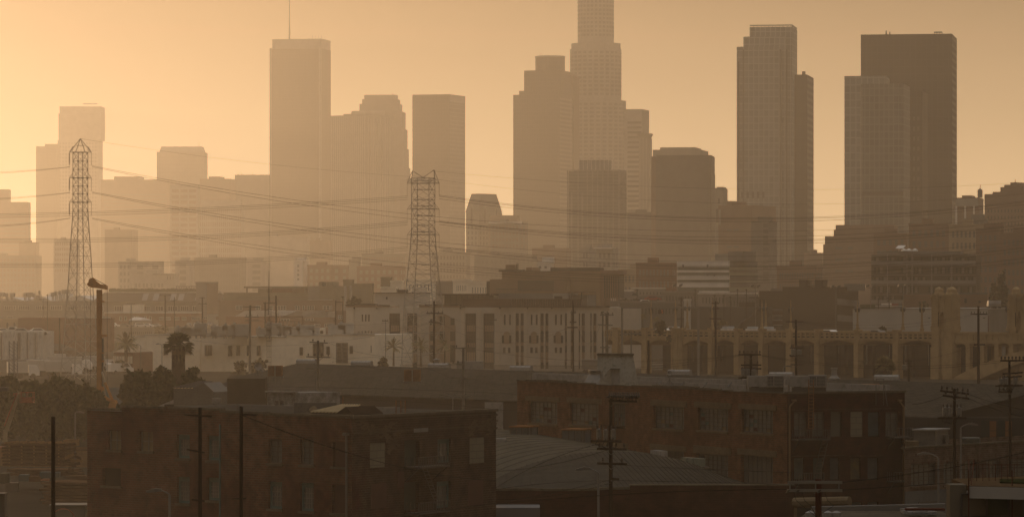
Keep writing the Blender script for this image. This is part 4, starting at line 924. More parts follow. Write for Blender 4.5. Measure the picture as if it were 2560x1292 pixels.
for k in range(60): u = F.u(1090 + k * 3.4); b.box(u, u + .06, 20, 20.1, F.z(734, 1150), F.z(722, 1150)) if k > 26 else None
b.box(F.u(1180), F.u(1298), 20, 20.1, F.z(722, 1150), F.z(721, 1150)); b.build('roof_railing', M_steel, t)

# stepped brown building behind
F = faceP(1212, 1120, 1546, 1116); t = thing('stepped_brown_building', 'brown stepped building with a columned end rising behind the beige one', 'building', F.o, F.a)
M_bwall = mat('brown_render', (0.17, 0.12, 0.08), 0.9, .15); M_bdark = mat('dark_brown_panel', (0.05, 0.042, 0.033), .7)
z0 = 0
def blk(a, c_, y, d0, d1, m, nm, y2=None): MB(F.M).box(F.u(a), F.u(c_), d0, d1, 0 if y2 is None else F.z(y2, a), F.z(y, a)).build(nm, m, t)
blk(1231, 1424, 698, -6, 6, M_bwall, 'lower_wing'); blk(1222, 1231, 703, -5, 6, M_bdark, 'side_fin'); blk(1248, 1500, 677, 6.02, 30, M_bwall, 'main_block')
blk(1241, 1300, 674, 5, 12, M_bdark, 'roof_overhang', 679); blk(1255, 1279, 661, 8, 14, M_bwall, 'stair_tower', 677); blk(1307, 1321, 668, 8, 14, M_bwall, 'lift_box', 677); blk(1321, 1337, 668, 8.5, 14, M_tan, 'lift_box', 677)
blk(1367, 1492, 668, 9, 20, M_bdark, 'roof_screen', 677); blk(1301, 1391, 701, -6.3, -6.02, M_bdark, 'dark_panel', 727); blk(1391, 1417, 702, -6.2, -6.02, M_brown, 'brown_panel', 727)
blk(1424, 1499, 679, 2, 6.0, mat('ochre_render', (0.21, 0.145, 0.085), .9, .12), 'ochre_wall'); blk(1500, 1506, 675, 2, 8, M_brown, 'corner_strip')
blk(1506, 1544, 689, 4, 20, M_bdark, 'recessed_core', 745); blk(1500, 1550, 675.5, 1.5, 20, M_brown, 'end_roof_slab', 685)
blk(1502, 1544, 685, 2, 20, M_bwall, 'end_beam', 689)
for k in range(7): px = 1506 + k * 5.6; MB(F.M).box(F.u(px), F.u(px) + .22, 2.2, 2.5, 0, F.z(689, px)).build('column', M_brown, t)
blk(1524, 1544, 752, 1, 20, M_dkconc, 'pylon_wall')
b = MB(F.M)
for px, y in ((1283, 655), (1286, 657)): b.tube((F.u(px), 9, F.z(677, px)), (F.u(px), 9, F.z(y, px)), .08)
b.box(F.u(1281), F.u(1287), 8.8, 9, F.z(661, 1283), F.z(660, 1283)); b.tube((F.u(1351), 4, F.z(701, 1351)), (F.u(1351), 4, F.z(688, 1351)), .08); b.build('roof_pipes', M_steel, t)
# perimeter fence in front of the beige building
F = faceP(1000, 850, 1540, 835); t = thing('steel_fence', 'dark picket fence along the foot of the beige building', 'fence', F.o, F.a); b = MB(F.M)
for k in range(260): u = F.w * k / 260; b.box(u, u + .05, 0, .05, 0, 2.0)
b.box(0, F.w, -.03, .08, 1.85, 1.92); b.box(0, F.w, -.03, .08, .3, .36); b.build('pickets', M_steel, t)
# ---------------------------------------------------------------- right-hand middle distance
M_bridge = mat('weathered_bridge_concrete', (0.33, 0.24, 0.135), 0.9, 0.25, 0.12, dirt=0.3, bump=.3)
M_bridge_d = mat('shade_painted_bridge', (0.035, 0.026, 0.018), 0.95); M_bfill = mat('shade_painted_inner_wall', (0.016, 0.012, 0.009), 0.95)  # bridge concrete darkened to paint the shade under deck and arches
FBr = faceP(1514, 872, 2640, 780); F = FBr
t = thing('viaduct', 'long concrete arch viaduct with panelled parapet and tall pylons crossing the right side', 'bridge', F.o, F.a); BR = t
zd = F.z(825, 1700)                 # parapet top, nearly level
zb = F.z(843, 1700); zs = F.z(850, 1700)
WDB = 16
# deck and far parapet
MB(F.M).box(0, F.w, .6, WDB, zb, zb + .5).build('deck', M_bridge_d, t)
MB(F.M).box(0, F.w, WDB - .4, WDB, zb + .503, zd).build('far_parapet', M_bridge, t)
piers = [(1533, 1546), (1607, 1617), (1681, 1707), (1773, 1781), (1838, 1848), (1899, 1908), (1968, 1979), (2039, 2049), (2138, 2147), (2235, 2246), (2333, 2386)]
px_cols = [(2414, 2424), (2450, 2460), (2486, 2496), (2522, 2532), (2560, 2570)]
# arched spandrel wall between piers
def arch_wall(a, c_, crown, spring, nm='arch_span'):
    u0, u1 = F.u(a), F.u(c_); mid = (a + c_) / 2; zc, zp = F.z(crown, mid), F.z(spring, mid); n = 12
    pts = [(u0 + (u1 - u0) * k / n, zp + (zc - zp) * math.sin(math.pi * k / n) ** .75) for k in range(n + 1)]
    b = MB(F.M)
    for p, q in zip(pts, pts[1:]):
        b.face([(p[0], 0.15, p[1]), (q[0], 0.15, q[1]), (q[0], 0.15, zb), (p[0], 0.15, zb)])
        b.face([(p[0], .15, p[1]), (p[0], WDB - .3, p[1]), (q[0], WDB - .3, q[1]), (q[0], .15, q[1])])
        b.face([(p[0], WDB - .3, p[1]), (p[0], WDB - .3, zb), (q[0], WDB - .3, zb), (q[0], WDB - .3, q[1])])
    b.build(nm, M_bridge, t)
edges = [(1500, 1500)] + piers
for (a0, a1), (b0, b1) in zip(edges, edges[1:]):
    if a1 < 1514: a1 = 1514
    arch_wall(a1, b0, 849.5 + (a1 - 1600) * .004, 862)
    # parapet panels
for i, ((a0, a1), (b0, b1)) in enumerate(zip(edges, edges[1:])):
    a1 = max(a1, 1514); n = max(3, round((b0 - a1) / 12.5)); b = MB(F.M); u0, u1 = F.u(a1), F.u(b0)
    b.box(u0, u1, .1, .35, zb, zd - .25)
    b.box(u0, u1, -.05, .45, zd - .25, zd); b.box(u0, u1, -.08, .4, zb - .12, zb + .2); b.box(u0, u1, 0.02, .1, zb + .55, zb + .7)
    for k in range(n + 1): u = u0 + (u1 - u0) * k / n; b.box(u - .12, u + .12, -.22, .1, zb, zd - .25)
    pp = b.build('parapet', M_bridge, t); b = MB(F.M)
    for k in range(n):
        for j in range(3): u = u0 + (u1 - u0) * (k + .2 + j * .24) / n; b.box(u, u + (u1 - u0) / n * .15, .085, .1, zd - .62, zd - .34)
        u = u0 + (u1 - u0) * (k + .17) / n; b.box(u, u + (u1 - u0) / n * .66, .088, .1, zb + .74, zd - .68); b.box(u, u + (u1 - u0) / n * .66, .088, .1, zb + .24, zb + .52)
    b.build('parapet_opening_shade', M_bridge_d, pp, root=t)  # dark slabs painting the shade of parapet openings and recessed panels
for i, (a, c_) in enumerate(piers[:-1]):
    u0, u1 = F.u(a), F.u(c_); b = MB(F.M)
    b.box(u0 - .1, u1 + .1, -.35, 1.2, 0, F.z(861, a)); b.box(u0, u1, -.2, 1.0, F.z(861, a), zd + .12)
    if c_ - a > 20:
        for k in range(4): u = u0 + (u1 - u0) * (k + .1) / 4; b.box(u, u + .35, -.5, -.35, 0, zd - .3)
    b.build('pier', M_bridge, t)
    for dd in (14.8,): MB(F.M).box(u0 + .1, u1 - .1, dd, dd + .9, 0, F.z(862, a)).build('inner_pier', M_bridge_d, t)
    if i % 2 == 0 or c_ - a < 12: MB(F.M).box(u0 - .15, u1 + .15, -.4, .9, zd + .123, zd + .45).build('pier_cap', M_bridge, t)
# back screen wall of the viaduct with narrow openings, seen through the arches
b = MB(F.M); hs = []
for (a0, a1), (b0, b1) in zip(piers, piers[1:]):
    for f in ((.32, .78) if b0 - a1 > 80 else (.7,)):
        u = F.u(a1 + (b0 - a1) * f); hs.append((u - .28, u + .28, 2.2, 6.6))
Fw = Face(F.o.x - WDB * F.s, F.o.y + WDB * F.c, F.o.x - WDB * F.s + F.w * F.c, F.o.y + WDB * F.c + F.w * F.s, G)
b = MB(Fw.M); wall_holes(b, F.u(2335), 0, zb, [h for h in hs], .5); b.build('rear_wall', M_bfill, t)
# right of the pylon: girder, spandrel columns and big open arch rib
b = MB(F.M); u0, u1 = F.u(2386), F.w; b.box(u0, u1, .1, .35, zb, zd - .25); b.box(u0, u1, -.05, .45, zd - .25, zd); b.box(u0, u1, -.1, .6, zb - .5, zb)
for k in range(16): u = u0 + (u1 - u0) * k / 16; b.box(u - .09, u + .09, -.06, .1, zb, zd - .25)
b.build('parapet', M_bridge, t)
def rib_z(px, top=True):
    f = (px - 2380) / 280; return F.z((948 - 84 * math.sin(min(1, f) * math.pi / 2) ** .9) if top else (975 - 88 * math.sin(min(1, max(0, f - .08)) * math.pi / 2) ** .9), px)
b = MB(F.M); b2 = MB(F.M); n = 20; P0 = [2380 + (2640 - 2380) * k / n for k in range(n + 1)]
for p, q in zip(P0, P0[1:]):
    a4 = [(F.u(p), rib_z(p, False)), (F.u(q), rib_z(q, False)), (F.u(q), rib_z(q)), (F.u(p), rib_z(p))]; b.ext(a4, -.3, 1.5); b2.ext(a4, 8, 9.6)
b.build('arch_rib', M_bridge, t); b2.build('arch_rib', M_bridge, t)
for a, c_ in px_cols:
    for dd in (0, 7): MB(F.M).box(F.u(a), F.u(c_), dd, dd + .9, rib_z((a + c_) / 2) - .1, zb - .5).build('spandrel_column', M_bridge, t)
for (a0, a1), (b0, b1) in zip([(2380, 2386)] + px_cols, px_cols): arch_wall(a1, b0, 858, 866, 'small_arch')
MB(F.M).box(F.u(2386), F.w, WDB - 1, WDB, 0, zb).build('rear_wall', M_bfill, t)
# paired pylon towers
def pylon(px, w_, d, s, lab):
    z = lambda y: F.z(737 + (y - 737) * s, px); U = lambda q: F.u(px + q)
    tt = t; b = MB(F.M)
    for a, c_ in ((-26, -8), (4, 26)):
        b.box(U(a), U(c_), d, d + 2.2, 0, z(735)); b.box(U(a) - .12, U(c_) + .12, d - .15, d + 2.3, 0, z(868)); b.box(U(a) - .1, U(c_) + .1, d - .12, d + 2.3, z(826), z(815))
        b.box(U(a) + .15, U(a) + .35, d - .12, d, z(812), z(745)); b.box(U(c_) - .35, U(c_) - .15, d - .12, d, z(812), z(745))
    b.box(U(-8), U(4), d + .3, d + 1.9, z(776), z(741)); b.box(U(-8), U(4), d + .5, d + 1.7, z(935), z(822))
    # pointed head of the opening
    b.ext([(U(-8), z(790)), (U(-8), z(776)), (U(-2), z(776))], d + .31, d + 1.85); b.ext([(U(4), z(790)), (U(-2), z(776)), (U(4), z(776))], d + .31, d + 1.85)
    b.build('pylon_tower', M_bridge, tt)
    for a, c_ in ((-26, -8), (4, 26)):
        b = MB(F.M); m = (a + c_) / 2 - 1; r = (U(c_) - U(a)) / 2
        b.lathe((U(m + 1), d + 1.1, z(735)), [(r * 1.05, 0), (r * .85, .5), (r * .8, z(726) - z(735)), (r * .9, z(725) - z(735)), (r * .62, z(720) - z(735)), (r * .15, z(717) - z(735))], 8)
        b.ext([(U(a) - .05, z(748)), (U(a) - .05, z(740)), (U(m), z(734)), (U(c_) + .05, z(740)), (U(c_) + .05, z(748)), (U(m), z(739))][::-1], d - .25, d - .12)
        b.build('pylon_cap', M_bridge, tt)
    MB(F.M).box(U(-8.5), U(-7.9), d - .1, d, z(820), z(780)).build('pylon_recess_shade', M_bridge_d, tt)  # raised dark strip painting the shade of a recess on the pylon
pylon(2360, 0, -.6, 1.0, '')
F_keep = F
pylon(2534, 0, 1.5, 1.02, '')
# bridge lamps: ornate standards
def lamp_proto(loc, label):
    l = thing('bridge_lamp', label, 'street lamp', (0, 0, 0), 0, 'ornate lamps along the viaduct')
    b = MB(); b.lathe((0, 0, 0), [(.42, 0), (.42, .5), (.3, .55), (.26, 1.3), (.2, 1.4), (.17, 3.6), (.2, 3.65), (.14, 3.9), (.12, 4.9), (.16, 4.95), (.08, 5.1), (.03, 5.9)], 8); b.build('post', M_bridge, l)
    for s in (-1, 1):
        b = MB(); b.lathe((s * .42, 0, 3.55), [(.08, 0), (.24, .3), (.3, .75), (.22, .8), (.06, 1.0)], 8); b.build('lantern', M_steel, l)
    b = MB(); b.box(-.5, .5, -.05, .05, 3.6, 3.72); b.build('bracket', M_steel, l)
    l.location = loc; return l
ords = 'first second third fourth fifth sixth seventh eighth ninth tenth eleventh'.split()
lp = None
for k, (px, dd) in enumerate(((1575, WDB), (1626, .2), (1687, .2), (1771, WDB), (1779, .2), (1903, .2), (1975, .2), (2113, WDB), (2142, .2), (2303, .2), (2376, WDB), (2505, WDB))):
    p = F.M @ Vector((F.u(px), dd, zd + .2)); lb = ('ornate twin-lantern lamp on the viaduct, ' + (ords[k] if k < 11 else 'twelfth') + ' from its left end')
    if lp is None: lp = lamp_proto(p, lb)
    else: copy_tree(lp, None, p, F.a, lb)
# tall floodlight masts
def flood_proto():
    l = thing('floodlight_mast', 'x', 'floodlight', group='tall floodlight masts behind the viaduct')
    MB().tube((0, 0, 0), (0, 0, 20), .14, .08, 6).build('pole', M_gsteel, l)
    for x in (-.75, .65):
        b = MB(); b.ext([(x - .5, 19.9), (x + .3, 20.2), (x + .45, 20.7), (x - .35, 20.5)], -.3, .3); b.build('lamp_head', M_steel, l)
    b = MB(); b.box(-.8, .8, -.04, .04, 19.9, 20.0); b.build('crossbar', M_steel, l); return l
fp = None
for px, y, lb in ((1695, 710, 'floodlight mast with one visible lamp left of the railway gantry end'), (1889, 712, 'floodlight mast in front of the banded white office right edge'), (2090, 713, 'floodlight mast before the dark modern building right end'),
               (2177, 712, 'floodlight mast over the white warehouse left end'), (2258, 709, 'tallest floodlight mast with a second lamp pair low down')):
    D = 980; z = Z(y, D) - 20.6; loc = Vector((X(px, D), D, z))
    if fp is None: fp = flood_proto(); fp.location = loc; fp['label'] = lb; o = fp
    else: o = copy_tree(fp, None, loc, 0, lb)
    if 'tallest' in lb:
        for x in (-.7, .6):
            TM[o] = Matrix.Identity(4); b = MB(); b.ext([(x - .4, 11.2), (x + .3, 11.4), (x + .4, 11.9), (x - .3, 11.8)], -.25, .25); b.build('lamp_head', M_steel, o)
# railway gantry with hanging sign
D = 800; t = thing('signal_gantry', 'long steel gantry with a hanging dark sign in front of the viaduct', 'gantry', P(1650, 905, D)); b = MB()
for px in (1555, 1746): b.box(X(px, D) - .22, X(px, D) + .22, D - .2, D + .2, G, Z(765, D))
b.build('leg_posts', M_gsteel, t); MB().box(X(1553, D), X(1749, D), D - .3, D + .3, Z(770.5, D), Z(767, D)).build('beam', M_gsteel, t)
b = MB(); b.box(X(1552, D), X(1600, D), D - .12, D + .12, Z(834, D), Z(832, D)); b.build('lower_arm', M_gsteel, t)
MB().box(X(1645, D), X(1659, D), D - .3, D - .05, Z(784, D), Z(774, D)).build('sign_box', mat('sign_black', (0.015, 0.012, 0.012), .6), t)
MB().box(X(1651.6, D), X(1652.4, D), D - .1, D + .1, Z(774, D), Z(770.5, D)).build('hanger', M_steel, t)
b = MB(); x0, z0, q = X(1653.5, D), Z(782.6, D), .055
for (a, c_, e, f_) in ((0, .28, 0, .1), (0, .28, .26, .36), (0, .28, .52, .62), (.19, .28, .05, .3), (0, .09, .3, .58)): b.box(x0 + a, x0 + c_, D - .34, D - .301, z0 + e, z0 + f_)
b.build('sign_letter', mat('orange_sign_paint', (0.55, 0.16, 0.05), .6), t)

# dark modern building
F = faceP(1826, 1120, 2082, 1112); t = thing('dark_modern_building', 'dark brown modern building with two chimney blocks and brick window bands', 'building', F.o, F.a)
M_choc = mat('dark_brown_cladding', (0.04, 0.03, 0.022), 1.0, spec=0.0); M_bb = mat('brown_brick_band', (0.11, 0.055, 0.035), .9)
def q(a, c_, y0, y1, d0, d1, m, nm): MB(F.M).box(F.u(a), F.u(c_), d0, d1, F.z(y1, a), F.z(y0, a)).build(nm, m, t)
q(1826, 2072, 772, 860, 0, 20, M_conc2, 'wall'); q(1896, 2078, 727, 771.9, 1, 20, M_choc, 'upper_block'); q(1875, 2034, 742, 745, -.8, 1, M_choc, 'roof_fascia'); q(1842, 1896, 755, 771.9, 2, 16, M_choc, 'left_block'); q(1833, 1896, 768, 771.8, 1.5, 2, M_choc, 'left_ledge')
q(1884, 1908, 745, 771, 1.2, 1.99, M_dkconc, 'glazed_corner'); q(1989, 2008, 699, 727, 4, 10, M_choc, 'chimney_block'); q(2029, 2048, 699, 727, 4, 10, M_choc, 'chimney_block'); q(2008, 2029, 713, 715, 5, 6, M_choc, 'catwalk')
b = MB(F.M)
for px, y in ((2013, 703), (2020, 706), (2024, 702), (2027, 691)): b.tube((F.u(px), 6, F.z(727, px)), (F.u(px), 6, F.z(y, px)), .07)
b.build('aerials', M_steel, t)
for y0, y1 in ((777, 786), (801, 810)): q(1826, 2070, y0, y1, -.12, 0, M_bb, 'brick_band')
for y in (788, 799.5, 811.5): q(1826, 2070, y, y + 1, -.2, 0, M_white, 'white_band')
for k in range(16):
    a = 1830 + k * 15.2
    if a + 8 > 2066: continue
    framed(t, F, a, a + (8 if k % 3 else 10), 789.5, 799, 3, 2, mf=M_conc2, fr=.08); framed(t, F, a, a + 8, 813, 824, 3, 2, mf=M_conc2, fr=.08)
q(2069, 2078, 727, 850, -.25, 3, M_conc2, 'pale_corner')
S = faceP(2090, 1100, 2146, 1135); top = S.z(717, 2100); MB(S.M).box(0, S.w, 0, 14, 0, top).build('side_wing', M_choc, t)
for k in range(4):
    b = MB(S.M)
    for j in range(1): b.face([(1, -.15, top - 3 - 4.2 * k), (S.w - .3, -.15, top - 3.6 - 4.2 * k), (S.w - .3, -.15, top - 5.2 - 4.2 * k), (1, -.15, top - 4.6 - 4.2 * k)][::-1])
    b.build('pale_band', M_conc2, t)
MB(F.M).box(F.u(2098), F.u(2138), 6, 12, F.z(727, 2100), F.z(709, 2100)).build('plant_box', M_conc2, t); q(2046, 2100, 718, 727, 5, 6, M_dkconc, 'roof_screen'); q(1910, 1990, 721, 727, 8, 9, M_conc2, 'roof_parapet')
# angled dark canopies in front
b = MB(); D = 1070; t = thing('angular_canopy', 'dark faceted angular canopy against the dark modern building', 'canopy', P(1900, 850, D))
b.ext([(X(1845, D), Z(824, D)), (X(1950, D), Z(824, D)), (X(1915, D), Z(800, D)), (X(1928, D), Z(784, D)), (X(1898, D), Z(768, D)), (X(1880, D), Z(790, D)), (X(1855, D), Z(805, D))], D, D + 8); b.build('shell', M_choc, t)

# white warehouses right
M_ww = mat('white_warehouse_paint', g(0.34), .8, .12)
F = faceP(2132, 960, 2232, 958); t = thing('white_warehouse', 'lower white warehouse left of the bridge towers', 'warehouse', F.o, F.a); MB(F.M).box(0, F.w, 0, 30, 0, F.z(773, 2180)).build('wall', M_ww, t)
MB(F.M).box(0, F.w, -.1, .1, F.z(773.1, 2180), F.z(771.5, 2180)).build('coping', M_conc, t)
F, S = corner_block(2232, 2469, 2521, 950, 40); t = thing('white_warehouse', 'bigger white warehouse with bird-shaped wall marks behind the bridge towers', 'warehouse', F.o, F.a); top = F.z(773, 2400); MB(F.M).box(0, F.w, 0, 40, 0, top).build('wall', M_ww, t)
MB(F.M).box(-.1, F.w + .1, -.1, 40.1, top + .003, top + .25).build('coping', M_conc, t); MB(S.M).box(.1, S.w - .1, -.05, 0, 0, top).build('grey_side', M_dkconc, t)
for px in (2323, 2460):
    b = MB(F.M); u, z = F.u(px), F.z(794, px)
    b.ext([(u - .5, z + .1), (u - .1, z - .1), (u, z - .25), (u + .1, z - .1), (u + .5, z + .1), (u + .1, z + .05), (u - .1, z + .05)], -.05, -.003); b.build('bird_mark', M_steel, t)
MB(F.M).box(F.u(2471), F.u(2472.5), -.3, -.1, 0, F.z(790, 2470)).build('downpipe', M_maroon, t)
for k, (px, D) in enumerate(((2479, 962), (2490, 962))): car('suv', 'grey', Vector((X(px, D), D, top + G + .2)), R(90), ('left', 'right')[k] + ' of two dark suvs parked on the white warehouse roof')
F = faceP(2258, 1060, 2468, 1058); t = thing('grey_warehouse', 'long low grey-brown warehouse with tall dark windows behind the white ones', 'warehouse', F.o, F.a); MB(F.M).box(0, F.w, 0, 20, 0, F.z(736, 2400)).build('wall', M_brown, t)
MB(F.M).box(F.u(2396), F.w + .1, -.15, 20, F.z(736, 2400), F.z(731, 2400)).build('raised_parapet', M_dkconc, t)
for a, y0, y1 in ((2411, 746, 757), (2411, 767, 773), (2446, 752, 757)): MB(F.M).box(F.u(a), F.u(a + 6), -.06, -.01, F.z(y1, a), F.z(y0, a)).build('window', M_win, t)
MB(F.M).box(0, F.w, -.1, 0, F.z(743.6, 2350), F.z(743, 2350)).build('string_course', M_dkconc, t)
# teal fence, small sheds and signs around x 2150..2260
F = faceP(2150, 985, 2233, 984); t = thing('site_fence', 'teal construction fence above the lower white warehouse', 'fence', F.o, F.a); MB(F.M).box(0, F.w, 0, .1, 0, F.z(772, 2190)).build('hoarding', mat('teal_hoarding', (0.05, 0.10, 0.10), .8), t)
MB(F.M).box(0, F.w * .45, .3, 1.2, 0, F.z(761, 2170)).build('green_screen', mat('green_screen', (0.05, 0.06, 0.03), .9), t)
F = faceP(2186, 1150, 2262, 1150); t = thing('shed', 'low shed with a pale roof edge and a red sign panel', 'shed', F.o, F.a); MB(F.M).box(0, F.w, 0, 10, 0, F.z(766, 2200)).build('wall', M_conc2, t); MB(F.M).box(-.3, F.w, -.4, 10, F.z(766, 2200) + .003, F.z(764, 2200)).build('roof', M_pale_roof, t)
MB(F.M).box(F.u(2229), F.u(2246), -.3, -.1, F.z(766, 2235) , F.z(758, 2235)).build('red_sign', mat('red_sign_panel', (.2, .05, .04), .7), t); MB(F.M).box(F.u(2203), F.u(2229), -.3, -.1, F.z(762, 2215), F.z(758, 2215)).build('white_sign', M_white, t)
# low dim buildings between the beige block and the dark modern one
for a, c_, y, D, m, lb in ((1540, 1655, 740, 1250, M_dkconc, 'long dim shed with a flat roof right of the columned brown end'), (1655, 1745, 731, 1300, M_dkconc, 'dim flat shed with a dark roof band before the banded white office'), (1745, 1890, 735, 1280, M_conc2, 'grey low shed with faint openings left of the dark modern building'),
        (1542, 1580, 728, 1380, M_conc2, 'small hazy shed with shining roof right of the brown stepped building'), (1580, 1660, 722, 1400, M_conc2, 'hazy low arcade building with a row of round-headed openings'), (1815, 1890, 742, 1180, M_dkconc, 'purple-grey low block at the left foot of the dark modern building'),
        (1710, 1724, 752, 1100, M_ww, 'small white box hut on the rail yard side'), (1550, 1700, 757, 1060, M_dkconc, 'dark freight shed whose roof shows behind the gantry'), (1552, 1578, 778, 990, M_ww, 'pale tank-like box right of the beige building end')):
    t, F, S, top = bld(lb, a, c_, c_ + 4, D, 12, y, m, mroof=M_pale_roof if m is not M_dkconc else M_conc2)
    windows(t, F, grid_cells(1, F.w - .5, top - 3, top - .8, max(2, int((c_ - a) / 9)), 1, .35, .8), M_win)
# freight deck / ground streaks: rail yard in front of the viaduct
t = None
for k, y in enumerate((905, 911, 917, 924)):
    D0 = (H - G) / ((y - YH) * A); b = MB()
    for dd in (0, 1.5):
        b.tube((X(1400, D0) - 10, D0 + 6 + dd, G + .12), (X(2330, D0), D0 - 8 + dd, G + .12), .07, .07, 4)
    b.box(X(1400, D0) - 10, X(2330, D0), D0 - .6, D0 + 2.1, G - .02, G + .03 + .004 * k)
    b.build('railway_track', mat('rail_ballast', (0.11, 0.10, 0.085), .8), None, label=('farthest', 'second farthest', 'second nearest', 'nearest')[k] + ' railway track in the yard before the viaduct', cat='railway track')
for k, (a, c_, y, lb) in enumerate(((1455, 1530, 903, 'long pale freight wagon roof beyond the tapered tower'), (1700, 1752, 818, 'x'))):
    if k: continue
    D = 850; t = thing('freight_wagon', lb, 'railway wagon', (X((a + c_) / 2, D), D, G)); b = MB(); b.box(X(a, D), X(c_, D), D, D + 3, G + 1, G + 3); b.build('body', M_conc2, t)
    b = MB()
    for px in (a + 6, a + 12, c_ - 12, c_ - 6): b.tube((X(px, D), D - .02, G + .5), (X(px, D), D + .2, G + .5), .45, .45, 10)
    b.build('wheels', M_tyre, t)
# things on the bridge deck: parked trailers and cars
F = FBr
for px, kind, col, dd, lb in ((1622, 'sedan', 'white', 4, 'white car on the viaduct between the second and third lamps'), (1602, 'pickup', 'silver', 9, 'silver pickup at the left end of the viaduct deck'), (2040, 'sedan', 'white', 4, 'pale car roof above the viaduct parapet right of the dark building'), (1985, 'sedan', 'silver', 8, 'silver car on the viaduct before the dark modern building'), (2160, 'sedan', 'grey', 4, 'grey car on the viaduct left of the palm tuft')):
    p = F.M @ Vector((F.u(px), dd, zd - 1.15)); car(kind, col, p, F.a, lb)
for px, w_, lb in ((1738, 24, 'left of three white trailer roofs on the viaduct'), (1800, 20, 'middle of three white trailer roofs on the viaduct'), (1838, 22, 'right of three white trailer roofs on the viaduct')):
    p = F.M @ Vector((F.u(px), 7, zb + .5)); tt = thing('trailer', lb, 'trailer', p, F.a); T = TM[tt]
    MB(T).box(0, w_ * A * 850, 0, 2.5, .8, zd - zb - .15).build('body', M_white, tt); MB(T).box(.3, w_ * A * 850 - .3, .2, 2.3, zd - zb - .147, zd - zb + .25).build('roof_box', mat('pale_blue_paint', (.42, .46, .5), .6), tt)
    b = MB(T)
    for x in (.4, .9): b.tube((x, 0, .4), (x, 2.4, .4), .4, .4, 10)
    b.build('wheels', M_tyre, tt)
# ---------------------------------------------------------------- trees, palms, shrubs
def leaf_mat(name, a, b):
    if name in MATS: return MATS[name]
    m = bpy.data.materials.new(name); m.use_nodes = True; n = m.node_tree.nodes; l = m.node_tree.links
    tc = n.new('ShaderNodeTexCoord'); no = n.new('ShaderNodeTexNoise'); no.inputs['Scale'].default_value = 1.1; no.inputs['Detail'].default_value = 3
    cr = n.new('ShaderNodeValToRGB'); cr.color_ramp.elements[0].position = .35; cr.color_ramp.elements[1].position = .65
    cr.color_ramp.elements[0].color = (*a, 1); cr.color_ramp.elements[1].color = (*b, 1)
    l.new(tc.outputs['Object'], no.inputs['Vector']); l.new(no.outputs['Fac'], cr.inputs[0]); l.new(cr.outputs[0], n['Principled BSDF'].inputs['Base Color'])
    n['Principled BSDF'].inputs['Roughness'].default_value = .7; n['Principled BSDF'].inputs['Specular IOR Level'].default_value = 0
    MATS[name] = m; return m
M_leaf = leaf_mat('ficus_leaves', (0.018, 0.02, 0.007), (0.055, 0.053, 0.018)); M_leaf2 = leaf_mat('dry_leaves', (0.05, 0.045, 0.02), (0.10, 0.085, 0.04))
M_palm = leaf_mat('palm_fronds', (0.09, 0.085, 0.04), (0.20, 0.175, 0.085)); M_bark = mat('bark', (0.07, 0.05, 0.035), .95, .3, 2.0); M_thatch = mat('dead_frond_thatch', (0.22, 0.165, 0.10), .95, .4, 1.5)
def leaf(b, c, s, r):
    d = Vector((r.gauss(0, 1), r.gauss(0, 1), r.gauss(0, 1))).normalized(); e = d.orthogonal().normalized(); e.rotate(Matrix.Rotation(r.random() * 6.28, 3, d)); f = d.cross(e)
    b.face([c - e * s, c - f * s * .45, c + e * s, c + f * s * .45])
def crown_mesh(b, c, lobes, n, s, r):
    """lobes: (dx, dy, dz, rx, ry, rz)"""
    tot = sum(l[3] * l[4] * l[5] for l in lobes)
    for dx, dy, dz, rx, ry, rz in lobes:
        k = int(n * rx * ry * rz / tot)
        clumps = [Vector((r.gauss(0, 1), r.gauss(0, 1), r.gauss(0, 1))).normalized() * (r.random() ** .35) for _ in range(max(6, k // 26))]
        for _ in range(k):
            q = r.choice(clumps) + Vector((r.gauss(0, .15), r.gauss(0, .15), r.gauss(0, .15)))
            leaf(b, c + Vector((dx + q.x * rx, dy + q.y * ry, dz + q.z * rz)), s * (.6 + .8 * r.random()), r)
def tree(label, px, ytop, ybot, D, wpx, n=3000, s=.28, m=None, name='tree', seed=1, tall=False, cat='tree', lean=0):
    r = random.Random(seed); x = X(px, D); zb = max(G, Z(ybot, D)); zt = Z(ytop, D); h = zt - zb; w_ = wpx * A * D / 2
    t = thing(name, label, cat, (x, D, zb)); TT = Vector((x, D, zb)); m = m or M_leaf
    b = MB(); b.tube(TT, TT + Vector((lean, 0, h * .45)), .22 + h * .012, .14, 7)
    lobes = []
    for k in range(7 if not tall else 9):
        a = r.random() * 6.28; f = k / 8
        if tall: lobes.append((math.cos(a) * w_ * .25, math.sin(a) * w_ * .25, h * (.25 + .68 * f), w_ * (.85 - .55 * f), w_ * (.85 - .55 * f), h * .12))
        else: lobes.append((math.cos(a) * w_ * .5, math.sin(a) * w_ * .5, h * (.22 + .58 * r.random()), w_ * (.5 + .25 * r.random()), w_ * .6, h * (.2 + .08 * r.random())))
    lobes.append((0, 0, h * .6, w_ * .8, w_ * .8, h * .36)); lobes.append((w_ * .1, 0, h * .88, w_ * .4, w_ * .4, h * .12)); lobes.append((-w_ * .2, 0, h * .28, w_ * .85, w_ * .7, h * .2)); lobes.append((w_ * .3, -.3, h * .2, w_ * .7, w_ * .6, h * .16))
    for l in lobes[:6]: b.tube(TT + Vector((lean * .6, 0, h * .3)), TT + Vector((l[0] * .8, l[1] * .8, l[2])), .1, .04, 5)
    b.build('trunk', M_bark, t)
    b = MB(); crown_mesh(b, TT, lobes, n, s, r); b.build('crown', m, t); return t
tree('dense dark ficus tree at the left edge under the white warehouse', 18, 938, 1100, 470, 118, 7000, .34, seed=3)
tree('tall dark ficus tree left of the boom lift basket', 72, 948, 1104, 462, 112, 7000, .34, seed=4)
